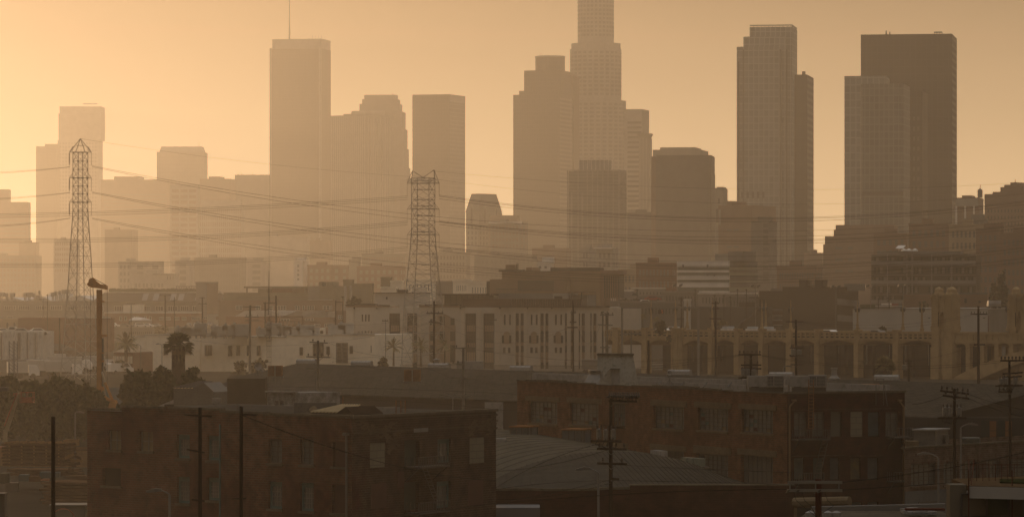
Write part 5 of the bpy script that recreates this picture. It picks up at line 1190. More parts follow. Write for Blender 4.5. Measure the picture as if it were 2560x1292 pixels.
tree('broad dark ficus tree right of the boom lift basket', 150, 944, 1106, 455, 140, 8600, .34, seed=5)
tree('rounded dark ficus tree left of the drilling rig', 208, 958, 1102, 450, 96, 6200, .34, seed=6)
tree('small dark ficus tree directly behind the brick building left end', 243, 985, 1080, 446, 60, 3000, .32, seed=16)
tree('dark ficus tree left of the big palm, right of the blue hoarding', 352, 930, 1060, 420, 104, 6400, .32, seed=7)
tree('bushy dark tree directly left of the big palm trunk', 402, 922, 1050, 425, 86, 5400, .32, seed=8)
tree('small dark tree right of the big palm trunk', 484, 915, 1000, 430, 52, 2800, .28, seed=9)
tree('hazy round tree behind the cream building roof left part', 403, 815, 850, 1420, 34, 1100, .6, M_leaf2, seed=10)
tree('feathery tree rising behind the left end of the beige building', 885, 736, 790, 1080, 34, 1500, .4, M_leaf2, seed=11)
tree('shrub between the utility pole and antenna mast before the cream building', 645, 896, 945, 760, 40, 1400, .32, seed=12)
tree('shrub right of the tall grey pole at the foot of the cream building', 600, 900, 945, 765, 34, 1200, .32, seed=13)
tree('small shrub left of the ridge vent before the beige building', 957, 893, 925, 720, 22, 600, .28, seed=14)
tree('slim conifer at the right, left of the second bridge tower pair', 2505, 680, 800, 1130, 34, 2200, .42, seed=15, tall=True)
tree('shorter conifer beside the slim conifer at the right', 2484, 708, 790, 1120, 26, 1500, .4, seed=17, tall=True)
tree('hazy round shrub on the viaduct deck behind the gantry', 1652, 800, 836, 830, 30, 1400, .3, seed=18)
tree('faint tree between the floodlight mast and the twin towers', 2309, 752, 790, 1040, 24, 800, .4, M_leaf2, seed=19)
tree('small trees crowding the gap by the hazy fence at left', 285, 905, 945, 880, 40, 1300, .34, M_leaf2, seed=20)
tree('olive shrub beside the striped canopy building', 300, 898, 930, 860, 30, 900, .3, M_leaf2, seed=21)
tree('creeper bush clinging to the viaduct right of the first twin towers', 2396, 835, 868, 800, 34, 1600, .2, name='climbing_shrub', seed=22)
tree('small creeper bush on the viaduct beside the wide pier', 1672, 836, 856, 848, 14, 500, .16, name='climbing_shrub', seed=23)
tree('low palm-like tuft growing by the viaduct parapet', 2208, 816, 832, 830, 18, 500, .2, name='tuft', seed=24)

def frond(b, base, d, L, droop, wd, r, seg=6):
    """feather or fan frond as a bent strip with ragged leaflets"""
    p = Vector(base); d = Vector(d).normalized(); side = d.cross(Vector((0, 0, 1))); side = side.normalized() if side.length > .05 else Vector((1, 0, 0))
    for k in range(seg):
        f = k / seg; q = p + d * (L / seg); d = (d + Vector((0, 0, -droop / seg))).normalized()
        w0 = wd * math.sin(math.pi * (f * .85 + .1))
        for s in (-1, 1):
            tip = (p + q) / 2 + side * s * w0 + d * L / seg * .9 + Vector((0, 0, -.25 * w0 - .1 * r.random()))
            b.face([p, q, tip]); 
            tip2 = p + side * s * w0 * .8 + d * L / seg * .5 + Vector((0, 0, -.35 * w0)); b.face([p, p * .5 + q * .5, tip2])
        p = q
def palm(label, px, ytop, ybot, D, L, nf, thatch=0, r0=.3, seed=1, cat='palm tree', fan=True, low=-.25):
    r = random.Random(seed); x = X(px, D); zb = max(G, Z(ybot, D)); zt = Z(ytop, D) - L * .75; t = thing('palm_tree', label, cat, (x, D, zb)); c = Vector((x, D, zt))
    b = MB(); b.lathe((x, D, zb), [(r0 * 1.15, 0), (r0, .8), (r0 * .85, zt - zb)], 10); b.build('trunk', M_bark, t)
    if thatch:
        b = MB()
        for _ in range(520):
            a = r.random() * 6.28; f = r.random(); z = zt - thatch * f; rr = thatch * .28 * (1 - .35 * f) * (.75 + .4 * r.random())
            p = Vector((x + math.cos(a) * rr * .8, D + math.sin(a) * rr * .8, z)); q = p + Vector((math.cos(a) * .12, math.sin(a) * .12, -.5 - .6 * r.random())); s = Vector((-math.sin(a), math.cos(a), 0)) * .09
            b.face([p - s, p + s, q])
        b.lathe((x, D, zt - thatch), [(thatch * .15, 0), (thatch * .25, thatch * .8), (thatch * .1, thatch)], 10); b.build('thatch_skirt', M_thatch, t)
    b = MB()
    for k in range(nf):
        a = r.random() * 6.28; e = low + (1.45 - low) * r.random()
        d = Vector((math.cos(a) * math.cos(e), math.sin(a) * math.cos(e), math.sin(e)))
        if fan:
            p = c + d * L * .45; b.tube(c, p, .035, .03, 4, False); up = d.orthogonal().normalized(); sd = d.cross(up)
            sd = d.cross(Vector((0, 0, 1))).normalized() if abs(d.z) < .95 else sd; up = sd.cross(d)
            for j in range(11):
                an = (j - 5) / 5 * 1.35; dd = (d * math.cos(an) + sd * math.sin(an)).normalized(); tip = p + dd * L * (.5 + .15 * r.random()) + Vector((0, 0, -.2 * L * r.random())); s = (sd * math.cos(an) - d * math.sin(an)) * .032 * L
                b.face([p, p + dd * L * .3 + s, tip]); b.face([p, tip, p + dd * L * .3 - s])
        else: frond(b, c, d, L, 1.1, L * .16, r)
    b.build('fronds', M_palm, t); return t
palm('big shaggy fan palm with a thick skirted trunk, left of the cream building windows', 446, 833, 985, 460, 1.8, 46, 3.0, .8, 31, low=-.45)
palm('feathery date palm at the left end of the cream building', 315, 836, 905, 850, 2.6, 46, 0, .35, 32, fan=False)
palm('leftmost of three young palms before the beige building', 984, 848, 915, 830, 2.0, 26, 0, .18, 33, fan=False)
palm('middle of three young palms before the beige building', 1052, 846, 915, 830, 2.1, 26, 0, .18, 34, fan=False)
palm('rightmost of three young palms before the beige building', 1112, 848, 915, 830, 1.9, 24, 0, .18, 35, fan=False)
palm('bushy green palm at the foot of the viaduct', 2212, 893, 945, 640, 1.7, 60, 0, .3, 36, low=-.7)
for k, (px, y) in enumerate(((1591, 783), (1607, 785), (1642, 792))): palm(('leftmost', 'middle', 'rightmost')[k] + ' of three thin hazy palms beyond the gantry', px, y, 830, 1000, 1.3, 20, 0, .12, 40 + k)
palm('short hazy palm beyond the viaduct right of the gantry', 1807, 800, 832, 960, 1.6, 30, 0, .2, 44)
# ---------------------------------------------------------------- transmission pylons and their wires
M_lat = mat('pylon_steel', (0.3, 0.28, 0.25), .9)
def pylon_tower(label, px, D, segs, arms, peaks, rot, ins_left=False):
    """segs: (y, half width in px) down the tower; four legs on a square turned by rot"""
    t = thing('transmission_pylon', label, 'pylon', (X(px, D), D, G)); cx = X(px, D); b = MB(); k2 = math.cos(rot)
    def corner(y, hw, j):
        h = hw * A * D / max(math.cos(rot - math.pi / 4 + math.pi / 2 * jj) for jj in range(4)) if 0 else hw * A * D
        R_ = h / max(abs(math.cos(rot + math.pi / 2 * q)) for q in range(4)); a = rot + math.pi / 2 * j
        return Vector((cx + R_ * math.cos(a), D + R_ * math.sin(a), Z(y, D)))
    lv = [[corner(y, hw, j) for j in range(4)] for y, hw in segs]
    for j in range(4):
        b = MB(); b.path([l_[j] for l_ in lv], .09, 4); b.build('leg', M_lat, t)
    b = MB()
    for (a, c_), (s0, s1) in zip(zip(lv, lv[1:]), zip(segs, segs[1:])):
        for j in range(4):
            p, q = a[j], a[(j + 1) % 4]; u, v = c_[j], c_[(j + 1) % 4]
            b.tube(p, v, .04, .04, 3, False); b.tube(q, u, .04, .04, 3, False)
            if s1[1] > 26: b.tube((p + u) / 2, (q + v) / 2, .045, .045, 3, False)
            else: b.tube(u, v, .04, .04, 3, False)
    b.build('bracing', M_lat, t)
    for y, hw, yt, bw in arms:
        b = MB(); z = Z(y, D); zt = Z(yt, D); L = hw * A * D; w_ = bw * A * D
        for s in (-1, 1):
            for yy in (-.6, .6): b.tube((cx + s * w_, D + yy, z), (cx + s * L, D, z), .06, .05, 4, False)
            b.tube((cx + s * L, D, z), (cx + s * w_, D, zt), .07, .07, 4, False); b.tube((cx + s * (w_ + L) / 2, D, z), (cx + s * w_, D, (z + zt) / 2), .05, .05, 3, False)
        b.box(cx - w_, cx + w_, D - .7, D - .6, z - .08, z + .08); b.box(cx - w_, cx + w_, D + .6, D + .7, z - .08, z + .08); b.build('crossarm', M_lat, t)
        for s in (-1, 1):
            b = MB(); x = cx + s * L; r = .16 if (s < 0 and ins_left) else .05; b.tube((x, D, z), (x, D, z - 33 * A * D), .05, .05, 4); 
            if r > .1:
                for q in range(9): b.tube((x, D, z - (3 + q * 3) * A * D), (x, D, z - (4.6 + q * 3) * A * D), r, r, 6)
            b.build('insulator_string', M_lat, t)
    b = MB()
    for a, c_, e, f_ in peaks: b.tube((cx + a * A * D, D, Z(c_, D)), (cx + e * A * D, D, Z(f_, D)), .08, .08, 4, False)
    b.build('top_frame', M_lat, t); return t
DL, DR = 800, 830
sl = [(381, 18), (403, 18), (424, 18), (445, 18), (465, 18), (485, 18), (505, 18), (526, 18), (546, 19), (576, 21), (618, 24), (662, 26.5), (704, 29), (747, 32), (789, 35.5), (831, 38.5), (875, 42), (913, 45.5), (958, 49)]
pylon_tower('left lattice pylon with a pointed single peak, behind the drilling rig', 201, DL, sl, [(381, 27.5, 366, 18), (445, 27.5, 432, 18), (506, 27.5, 494, 18)],
            [(0, 347, -27, 381), (0, 347, 27, 381), (0, 347, -12, 381), (0, 347, 12, 381), (-10, 364, 10, 364)], R(22), True)
sr = [(445, 29), (458, 29), (490, 29), (508, 29), (523, 29), (555, 29), (572, 29), (587, 29.5), (620, 32), (650, 35), (671, 37), (700, 40), (725, 43), (745, 45.5), (765, 47.5), (810, 50), (855, 51.5), (910, 53)]
pylon_tower('right lattice pylon with two horn-like peaks, in front of the plain two-toned tower', 1058, DR, sr, [(458.5, 40, 446, 29), (523, 40, 509, 29), (587, 40, 573, 29)],
            [(-29, 445, -27, 427), (-29, 458, -27, 427), (-27, 427, 4, 447), (27, 425, 29, 445), (27, 425, -4, 447), (-29, 445, 29, 445), (29, 458, 27, 425), (-40, 458, -27, 427), (40, 458, 27, 425)], R(27))
M_wire = mat('cable', (0.02, 0.018, 0.016), 1.0, spec=0.0)
def wire(label, p0, p1, sag, r=.035, n=22, name='power_line', group=None, cat='cable'):
    b = MB(); p0 = Vector(p0); p1 = Vector(p1); pts = []
    for k in range(n + 1):
        f = k / n; p = p0.lerp(p1, f); p.z -= sag * 4 * f * (1 - f); pts.append(p)
    b.path(pts, r, 4); o = b.build(name, M_wire, None); tag(o, label, cat, group); return o
def wire3(label, a, m, c_, D0, D1, r=.035, **k):
    """wire through three photo points: ends a and c_ and a point m between, sag found from m"""
    p0 = P(a[0], a[1], D0); p1 = P(c_[0], c_[1], D1)
    # parameter where the chord passes the column of m
    lo, hi = 0., 1.
    for _ in range(40):
        f = (lo + hi) / 2; p = p0.lerp(p1, f)
        if 1280 + p.x / (A * p.y) < m[0]: lo = f
        else: hi = f
    p = p0.lerp(p1, f); sag = (p.z - Z(m[1], p.y)) / (4 * f * (1 - f)); return wire(label, p0, p1, sag, r, **k)
ord_ = ('top', 'middle', 'bottom')
GP = 'high transmission wires crossing the sky and skyline'
# from the left pylon to the left and to the right
for k, (y0, yl, yr) in enumerate(((417, 430, 0), (481, 495, 0), (545, 562, 0))):
    for j, dy in enumerate((0, 3)):
        wire3(f'{("upper", "lower")[j]} wire of the {ord_[k]} pair running left from the left pylon', (-60, yl + 3 + dy), (60, yl - 3 + dy * .8), (175, y0 + dy * .3), DL, DL, .03, group=GP)
R3 = [((231, 415), (640, 486), (1400, 545)), ((231, 480), (700, 559), (1400, 605)), ((231, 545), (640, 613), (1400, 672))]
for k, (a, m, c_) in enumerate(R3):
    for j, dy in enumerate((0, 8)):
        wire3(f'{("upper", "lower")[j]} wire of the {ord_[k]} pair sloping down right from the left pylon', (a[0], a[1] + dy * .3), (m[0], m[1] + dy), (2700, m[1] + 40 - k * 12 + dy), DL, 900, .035, group=GP)
for k, (yl, ym, yr) in enumerate(((490, 515, 540), (553, 583, 600), (617, 647, 661))):
    for j, dy in enumerate((0, 4, 9)):
        wire3(f'{("upper", "centre", "lower")[j]} wire of the {ord_[k]} bundle running left from the right pylon', (-80, yr + dy - 4), (640, ym + dy - 2), (1019, yl + dy), DR, DR, .035, group=GP)
for k, (yl, ym, yr) in enumerate(((488, 548, 505), (552, 604, 565), (617, 668, 620))):
    for j, dy in enumerate((0, 3, 9)):
        wire3(f'{("upper", "centre", "lower")[j]} wire of the {ord_[k]} bundle running right from the right pylon', (1098, yl + dy), (1850, ym + dy - 3), (2700, yr - 22 + dy), DR, DR, .04, group=GP)
for k, (yl, ym, yr) in enumerate(((428, 472, 452), (440, 508, 476))):
    wire3(('upper', 'lower')[k] + ' faint ground wire running right over the skyline', (1085 - 54 * k, yl), (1800, ym), (2700, yr - 5), DR, DR, .02, group=GP)
wire3('faint ground wire between the left pylon peak and the right pylon', (202, 347), (620, 405), (1031, 427 + 15), DL, DR, .018, group=GP)
wire3('lowest long wire crossing in front of the dark modern building', (1100, 672), (1600, 700), (2700, 636), DR, DR, .04, group=GP)
wire3('second lowest long wire crossing above the dark modern building', (1100, 660), (1700, 690), (2700, 628), DR, DR, .04, group=GP)
# ---------------------------------------------------------------- foreground, D 90 .. 520
BR_ARGS = dict(w=.42, h=.14, mort=.018, off=.5, rough=.9, spec=.2, var=.35, bump=.5)
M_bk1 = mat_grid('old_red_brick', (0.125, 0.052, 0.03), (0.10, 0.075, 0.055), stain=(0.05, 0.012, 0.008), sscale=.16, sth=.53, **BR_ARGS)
M_bk1b = mat_grid('dark_shaded_brick', (0.06, 0.032, 0.022), (0.075, 0.06, 0.048), stain=(0.045, 0.008, 0.007), sscale=.13, sth=.60, **BR_ARGS)  # darker copy of the red brick, side wall shade painted into the colour
M_bk2 = mat_grid('orange_brown_brick', (0.155, 0.066, 0.032), (0.11, 0.075, 0.05), stain=(0.085, 0.04, 0.022), sscale=.1, sth=.60, **BR_ARGS)
M_bk3 = mat_grid('maroon_painted_brick', (0.05, 0.014, 0.01), (0.04, 0.016, 0.012), stain=(0.03, 0.012, 0.01), sscale=.15, sth=.58, **BR_ARGS)
M_bk4 = mat_grid('grey_brown_brick', (0.12, 0.078, 0.058), (0.12, 0.10, 0.08), stain=(0.09, 0.05, 0.04), sscale=.2, sth=.6, **BR_ARGS)
M_block = mat_grid('pale_concrete_block', (0.17, 0.155, 0.115), (0.11, 0.10, 0.08), w=.9, h=.42, mort=.03, off=.5, rough=.9, var=.12)
M_cop = mat('roof_coping', (0.10, 0.083, 0.06), .9, .3, .8, dirt=.4); M_tarroof = mat('flat_roof_felt', (0.055, 0.048, 0.038), .95, .35, .3, dirt=.4)
M_teal = mat('teal_paint', (0.04, 0.10, 0.105), .6, .3, 1.5); M_glass = mat('old_window_glass', (0.055, 0.064, 0.068), .3, .5, 2.0, spec=.6); M_lint = mat('tan_concrete_lintel', (0.13, 0.098, 0.06), .9, .25, 1.0, dirt=.3)
M_tanboard = mat('tan_curtain', (0.15, 0.115, 0.065), .8, .2, 1.0); M_redboard = mat('red_board', (0.055, 0.018, 0.012), .8, .2, .8); M_wfr = mat('old_white_sash', g(0.15), .7)
M_corr = mat_grid('corrugated_roof', (0.05, 0.044, 0.034), (0.03, 0.027, 0.02), w=.9, h=9.0, mort=.06, off=.3, rough=.85, spec=.15, var=.22, stain=(.05, .042, .033), sscale=.06, sth=.5); M_dkwall = mat_grid('dark_corrugated_wall', (0.02, 0.015, 0.014), (0.012, 0.01, 0.009), w=1.1, h=6, mort=.05, rough=.8, var=.2); M_galv = mat('galvanised_sheet', (0.11, 0.105, 0.095), .6, .25, .8, .15, dirt=.3)
M_whitep = mat('old_white_roof_paint', g(0.24), .85, .25, .5, dirt=.35); M_blueg = mat('blue_grey_steel', (0.085, 0.095, 0.10), .65, .3, .8, .1, dirt=.35); M_rust = mat('rusty_sheet', (0.22, 0.105, 0.045), .85, .4, 1.2, dirt=.3)
M_wood = mat('weathered_wood', (0.03, 0.02, 0.014), .95, .35, 1.5); M_greywood = mat('grey_pole', (0.17, 0.155, 0.13), .9, .25, 1.2); M_mar = mat('red_stained_pole', (0.07, 0.022, 0.014), .9, .3, 1.0)

M_esc = mat('fire_escape_paint', (.07, .068, .062), .8)
def opening(t, F, hole, kind, depth=.28, nx=2, nz=3):
    """what fills one wall opening: frame part, pane and bars below it"""
    u0, u1, z0, z1 = hole; b = MB(F.M)
    if kind in ('teal', 'dark', 'white'):
        mf = {'teal': M_teal, 'dark': M_steel, 'white': M_wfr}[kind]; e = .16 if kind == 'teal' else .07
        b.box(u0, u0 + e, depth - .12, depth, z0, z1); b.box(u1 - e, u1, depth - .12, depth, z0, z1); b.box(u0 + e, u1 - e, depth - .12, depth, z1 - e * 1.8, z1); b.box(u0 + e, u1 - e, depth - .12, depth, z0, z0 + e)
        fr = b.build('window', mf, t)
        MB(F.M).box(u0 + e, u1 - e, depth - .05, depth - .02, z0 + e, z1 - e * 1.8).build('pane', M_glass, fr, root=t)
        b = MB(F.M); mb_ = M_wfr if kind != 'dark' else M_steel
        for k in range(1, nx): u = u0 + e + (u1 - u0 - 2 * e) * k / nx; b.box(u - .03, u + .03, depth - .09, depth - .053, z0 + e, z1 - e * 1.8)
        for k in range(1, nz): z = z0 + e + (z1 - z0 - 3 * e) * k / nz; b.box(u0 + e, u1 - e, depth - .085, depth - .055, z - .02, z + .02)
        b.build('glazing_bars', mb_, fr, root=t); return fr
    m = {'tan': M_tanboard, 'red': M_redboard, 'block': M_block, 'board': mat('grey_board', (0.09, 0.085, 0.07), .8), 'green': mat('dark_green_door', (0.012, 0.022, 0.018), .7), 'black': mat('unlit_opening', (0.012, 0.01, 0.01), .9)}[kind]
    dd = depth if kind != 'block' else .06
    b.box(u0, u1, dd - .04, dd, z0, z1); p = b.build({'block': 'blocked_window', 'red': 'boarded_window', 'tan': 'curtained_window', 'board': 'boarded_window', 'green': 'fire_door', 'black': 'window'}[kind], m, t)
    if kind == 'tan':
        b = MB(F.M); e = .07; b.box(u0, u0 + e, dd - .1, dd - .042, z0, z1); b.box(u1 - e, u1, dd - .1, dd - .042, z0, z1); b.box(u0 + e, u1 - e, dd - .1, dd - .042, (z0 + z1) / 2 - .03, (z0 + z1) / 2 + .03); b.box((u0 + u1) / 2 - .03, (u0 + u1) / 2 + .03, dd - .1, dd - .042, z0, z1); b.build('sash', M_wfr, p, root=t)
    return p
def sill(t, F, h, m=None): MB(F.M).box(h[0] - .1, h[1] + .1, -.1, .1, h[2] - .14, h[2] - .002).build('sill', m or M_lint, t)
def H_(F, a, c_, y0, y1): return (F.u(a), F.u(c_), F.z(y1, a), F.z(y0, a))
def fire_escape(t, F, px0, px1, ytop, yfloor, ladder, nm='fire_escape'):
    """platform with balusters and a sloping ladder below"""
    u0, u1 = F.u(px0), F.u(px1); zf, zt = F.z(yfloor, px0), F.z(ytop, px0)
    b = MB(F.M); b.box(u0, u1, -1.1, 0, zf - .08, zf); p = b.build(nm, M_steel, t)
    b = MB(F.M); n = max(6, int((u1 - u0) / .2))
    for k in range(n + 1): u = u0 + (u1 - u0) * k / n; b.box(u - .015, u + .015, -1.1, -1.07, zf, zt)
    for z in (zt, zf + .1): b.box(u0, u1, -1.12, -1.05, z - .03, z)
    for k in range(4): b.box(u0, u0 + .03, -1.0 + k * .27, -.97 + k * .27, zf, zt); b.box(u1 - .03, u1, -1.0 + k * .27, -.97 + k * .27, zf, zt)
    for u in (u0 + .1, u1 - .1): b.tube((u, -1.0, zf - .05), (u, 0, zf - .9), .03, .03, 4)
    b.build('railing', M_esc, p, root=t)
    if ladder:
        (xa, ya), (xb, yb) = ladder; b = MB(F.M)
        for s in (0, .5):
            b.tube((F.u(xa) + s, -.7, F.z(ya, xa)), (F.u(xb) + s, -.7, F.z(yb, xb)), .03, .03, 4)
        for k in range(11): f = k / 10; u = F.u(xa) * (1 - f) + F.u(xb) * f; z = F.z(ya, xa) * (1 - f) + F.z(yb, xb) * f; b.box(u, u + .5, -.75, -.6, z - .02, z)
        b.build('ladder', M_esc, p, root=t)
def brick_house(label, F1, F2, dep, top1, top2, h1, h2, m1, m2, roofdrop=.5):
    t = thing('brick_building', label, 'building', F1.o, F1.a)
    b = MB(F1.M); wall_holes(b, F1.w, 0, top1, [h for h, _ in h1]); b.build('front_wall', m1, t)
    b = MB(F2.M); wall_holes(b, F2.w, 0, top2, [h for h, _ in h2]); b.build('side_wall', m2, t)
    # roof slab and the two hidden walls
    A0 = F1.o.copy(); B0 = F2.o.copy(); C0 = F2.M @ Vector((F2.w, 0, 0)); D0 = A0 + (C0 - B0)
    zr = G + top1 - roofdrop
    b = MB(); b.face([(A0.x, A0.y, zr), (B0.x, B0.y, zr), (C0.x, C0.y, zr), (D0.x, D0.y, zr)]); b.build('roof', M_tarroof, t)
    b = MB()
    for p, q in ((C0, D0), (D0, A0)):
        d = (q - p).normalized(); nrm = Vector((-d.y, d.x, 0)) * .25
        b.face([(p.x, p.y, G), (q.x, q.y, G), (q.x, q.y, G + top1), (p.x, p.y, G + top1)]); b.face([(p.x + nrm.x, p.y + nrm.y, zr), (q.x + nrm.x, q.y + nrm.y, zr), (q.x + nrm.x, q.y + nrm.y, G + top1), (p.x + nrm.x, p.y + nrm.y, G + top1)][::-1])
        b.face([(p.x, p.y, G + top1), (q.x, q.y, G + top1), (q.x + nrm.x, q.y + nrm.y, G + top1), (p.x + nrm.x, p.y + nrm.y, G + top1)])
    b.build('rear_walls', M_whitep if 'two-tone' in label else M_conc2, t)
    return t

# left brick building
F1 = faceP(218, 264, 880, 246.5); F2 = faceP(880, 246.5, 1240, 262)
top1 = F1.z(1046, 878); top2 = top1
h1 = [(H_(F1, a, c_, y0, y1), k) for a, c_, y0, y1, k in ((270, 303, 1075, 1123, 'tan'), (348, 383, 1078, 1126, 'tan'), (442, 474, 1085, 1144, 'teal'), (518, 549, 1088, 1149, 'teal'), (671, 705, 1096, 1156, 'dark'), (750, 784, 1098, 1160, 'dark'), (831, 866, 1103, 1165, 'red'),
      (256, 302, 1168, 1212, 'black'), (442, 474, 1190, 1256, 'teal'), (518, 549, 1192, 1249, 'teal'), (671, 705, 1202, 1270, 'teal'), (750, 784, 1205, 1276, 'teal'), (829, 865, 1210, 1281, 'red'))]
h2 = [(H_(F2, a, c_, y0, y1), k) for a, c_, y0, y1, k in ((925, 963, 1107, 1169, 'block'), (1011, 1049, 1100, 1165, 'green'), (1094, 1128, 1097, 1157, 'teal'), (1174, 1211, 1094, 1158, 'block'), (1010, 1048, 1205, 1275, 'green'), (1092, 1127, 1203, 1270, 'teal'))]
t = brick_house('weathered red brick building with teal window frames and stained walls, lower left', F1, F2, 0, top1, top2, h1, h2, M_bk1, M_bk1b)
for h, k in h1: opening(t, F1, h, k, nx=4 if k == 'teal' else 2, nz=4); sill(t, F1, h, M_cop)
for h, k in h2:
    opening(t, F2, h, k, nx=3, nz=4)
    if k != 'green': sill(t, F2, h, M_bk1b)
for a, c_, y in ((218, 305, 1025), (305, 415, 1020), (415, 423, 1016), (423, 552, 1024), (552, 665, 1033), (665, 880, 1040)):
    u0, u1 = F1.u(a), F1.u(c_) - .01; z = F1.z(y, (a + c_) / 2); MB(F1.M).box(u0, u1, 0, .3, top1 + .002, z).build('parapet', M_bk1, t) if z > top1 + .05 else None
    MB(F1.M).box(u0 - .03, u1 - .03, -.1, .4, max(z, top1) + .003, max(z, top1) + .14).build('coping', M_cop, t)
zr = F2.z(1029, 1230); MB(F2.M).box(0, F2.w, 0, .3, top2 + .002, zr - .1).build('parapet', M_bk1b, t) if zr > top2 else None
MB(F2.M).box(0, F2.w + .1, -.12, .45, max(zr - .1, top2) + .003, max(zr, top2) + .16).build('coping', M_cop, t)
for y in (1042, 1072): MB(F2.M).box(.2, F2.w, -.06, -.002, F2.z(y + 2, 1060), F2.z(y, 1060)).build('string_course', M_cop, t)
MB(F2.M).box(F2.u(1032), F2.u(1048), -.1, -.062, F2.z(1080, 1040), F2.z(1070, 1040)).build('vent_grille', M_wfr, t); MB(F2.M).box(F2.u(1049.5), F2.u(1067), -.1, -.062, F2.z(1080, 1040), F2.z(1070, 1040)).build('vent_grille', M_wfr, t)
fire_escape(t, F2, 1010, 1085, 1141, 1166, ((1030, 1168), (1062, 1255))); fire_escape(t, F2, 1010, 1085, 1255, 1281, None)
b = MB(F1.M); u = F1.w - .35; b.tube((u, -.12, 0), (u, -.12, F1.z(1085, 875)), .07, .07, 6); b.box(u - .15, u + .15, -.3, -.02, F1.z(1088, 875), F1.z(1081, 875)); b.build('downpipe', M_galv, t)
b = MB(F1.M); u = F1.u(553); b.tube((u, -.1, 0), (u, -.1, F1.z(1060, 553)), .06, .06, 6); b.build('downpipe', M_teal, t)
# pale repointed brick zigzag and red paint patches on the side wall
M_patch = mat('repointed_patch', (0.11, 0.082, 0.055), .95, .4, 1.2); b = MB(F2.M); r = random.Random(5)
for (xa, ya, xb, yb) in ((898, 1056, 945, 1082), (945, 1082, 985, 1062), (955, 1085, 990, 1120), (992, 1085, 965, 1130), (1195, 1080, 1236, 1058), (1185, 1068, 1170, 1092), (1218, 1090, 1236, 1076)):
    n = 16
    for k in range(n):
        f = k / n; u = F2.u(xa * (1 - f) + xb * f); z = F2.z(ya * (1 - f) + yb * f, 1000)
        for _ in range(3): du, dz = r.uniform(-.2, .3), r.uniform(-.25, .25); b.box(u + du, u + du + r.uniform(.15, .45), -.012, -.001, z + dz, z + dz + .09)
tag(b.build('repointed_bricks', M_patch, t), kind='stuff')
MB(F2.M).box(F2.u(994), F2.u(1010), -.01, -.001, F2.z(1218, 1000), F2.z(1178, 1000)).build('red_paint_patch', M_redboard, t)
MB(F2.M).box(F2.u(928), F2.u(966), -.01, -.001, F2.z(1270, 940), F2.z(1208, 940)).build('red_paint_patch', M_redboard, t); MB(F2.M).box(F2.u(1170), F2.u(1208), -.01, -.001, F2.z(1262, 1180), F2.z(1199, 1180)).build('red_paint_patch', M_redboard, t)
LB = t
# roof things on it
M_lint2 = mat('sunbleached_sheet', (0.5, 0.4, 0.25), .9, .2, .8)
def ribbed_skylight(label, px0, px1, ytop, yeave, ybot, D, xr, n=6, mw=None):
    F = faceP(px0, D, px1, D - 1.5, Z(ybot, D)); t = thing('roof_skylight', label, 'skylight', F.o, F.a); dep = 3.2; ze, zt = F.z(yeave, px0), F.z(ytop, px0); e = F.w * xr
    b = MB(F.M); b.box(0, F.w - e, 0, dep, 0, ze); b.ext([(F.w - e, 0), (F.w, 0), (F.w, ze * .8), (F.w - e * .5, zt), (F.w - e, ze)], 0.0, dep); b.build('shed_wall', mw or M_galv, t)
    b = MB(F.M); b.face([(0, -.1, ze), (F.w - e, -.1, ze), (F.w - e * .5, dep / 2, zt + .03), (e * .9, dep / 2, zt + .03)]); b.face([(0, dep, ze), (e * .9, dep / 2, zt + .03), (F.w - e * .5, dep / 2, zt + .03), (F.w - e, dep, ze)]); b.build('roof', M_lint2 if mw is None else M_wood, t)
    b = MB(F.M)
    for k in range(n + 1): f = k / n; b.tube(((F.w - e) * f, -.12, ze + .05), (e * .9 + (F.w - 1.4 * e) * f, dep / 2, zt + .08), .06, .06, 4)
    b.build('ribs', M_steel if mw is None else M_lint2, t); return t
ribbed_skylight('low dark ribbed skylight on the left brick roof', 780, 886, 1015, 1031, 1046, 253, .42, 7, M_wood)
def cone_vent(label, px, ytop, ybot, D, wpx):
    r = wpx * A * D / 2; x = X(px, D); b = MB(); z0 = Z(ybot, D) - .3; h = Z(ytop, D) - z0
    b.lathe((x, D, z0), [(r * .5, 0), (r * .5, h * .55), (r, h * .6), (r, h * .66), (r * .15, h)], 12); tag(b.build('roof_vent', M_lint, None), label, 'roof vent')
cone_vent('conical tan roof vent left of the low ribbed skylight', 784, 1014, 1034, 254, 28); cone_vent('conical tan roof vent right of the low ribbed skylight', 938, 1019, 1036, 255, 36)
for a, c_, y0, y1, D, m, lb in ((735, 842, 1006, 1030, 258, M_galv, 'grey parapet wall behind the low ribbed skylight'), (885, 1002, 1017, 1034, 258, M_whitep, 'pale rear parapet of the left brick roof near the cone vent')):
    F = faceP(a, D, c_, D, Z(y1, D) - .4); tag(MB(F.M).box(0, F.w, 0, .3, 0, F.z(y0, a)).build('parapet_wall', m, None), lb, 'parapet wall')
for px, y, D in ((857, 990, 255), (990, 1000, 255), (1002, 1001, 255), (1013, 1000, 255)):
    b = MB(); b.tube((X(px, D), D, Z(1040, D)), (X(px, D), D, Z(y, D)), .035, .03, 5); tag(b.build('roof_pipe', M_rust, None), {857: 'thin pipe standing left of the cone vents', 990: 'leftmost of three rusty pipes on the left brick roof', 1002: 'middle of three rusty pipes on the left brick roof', 1013: 'rightmost of three rusty pipes on the left brick roof'}[px], 'pipe')
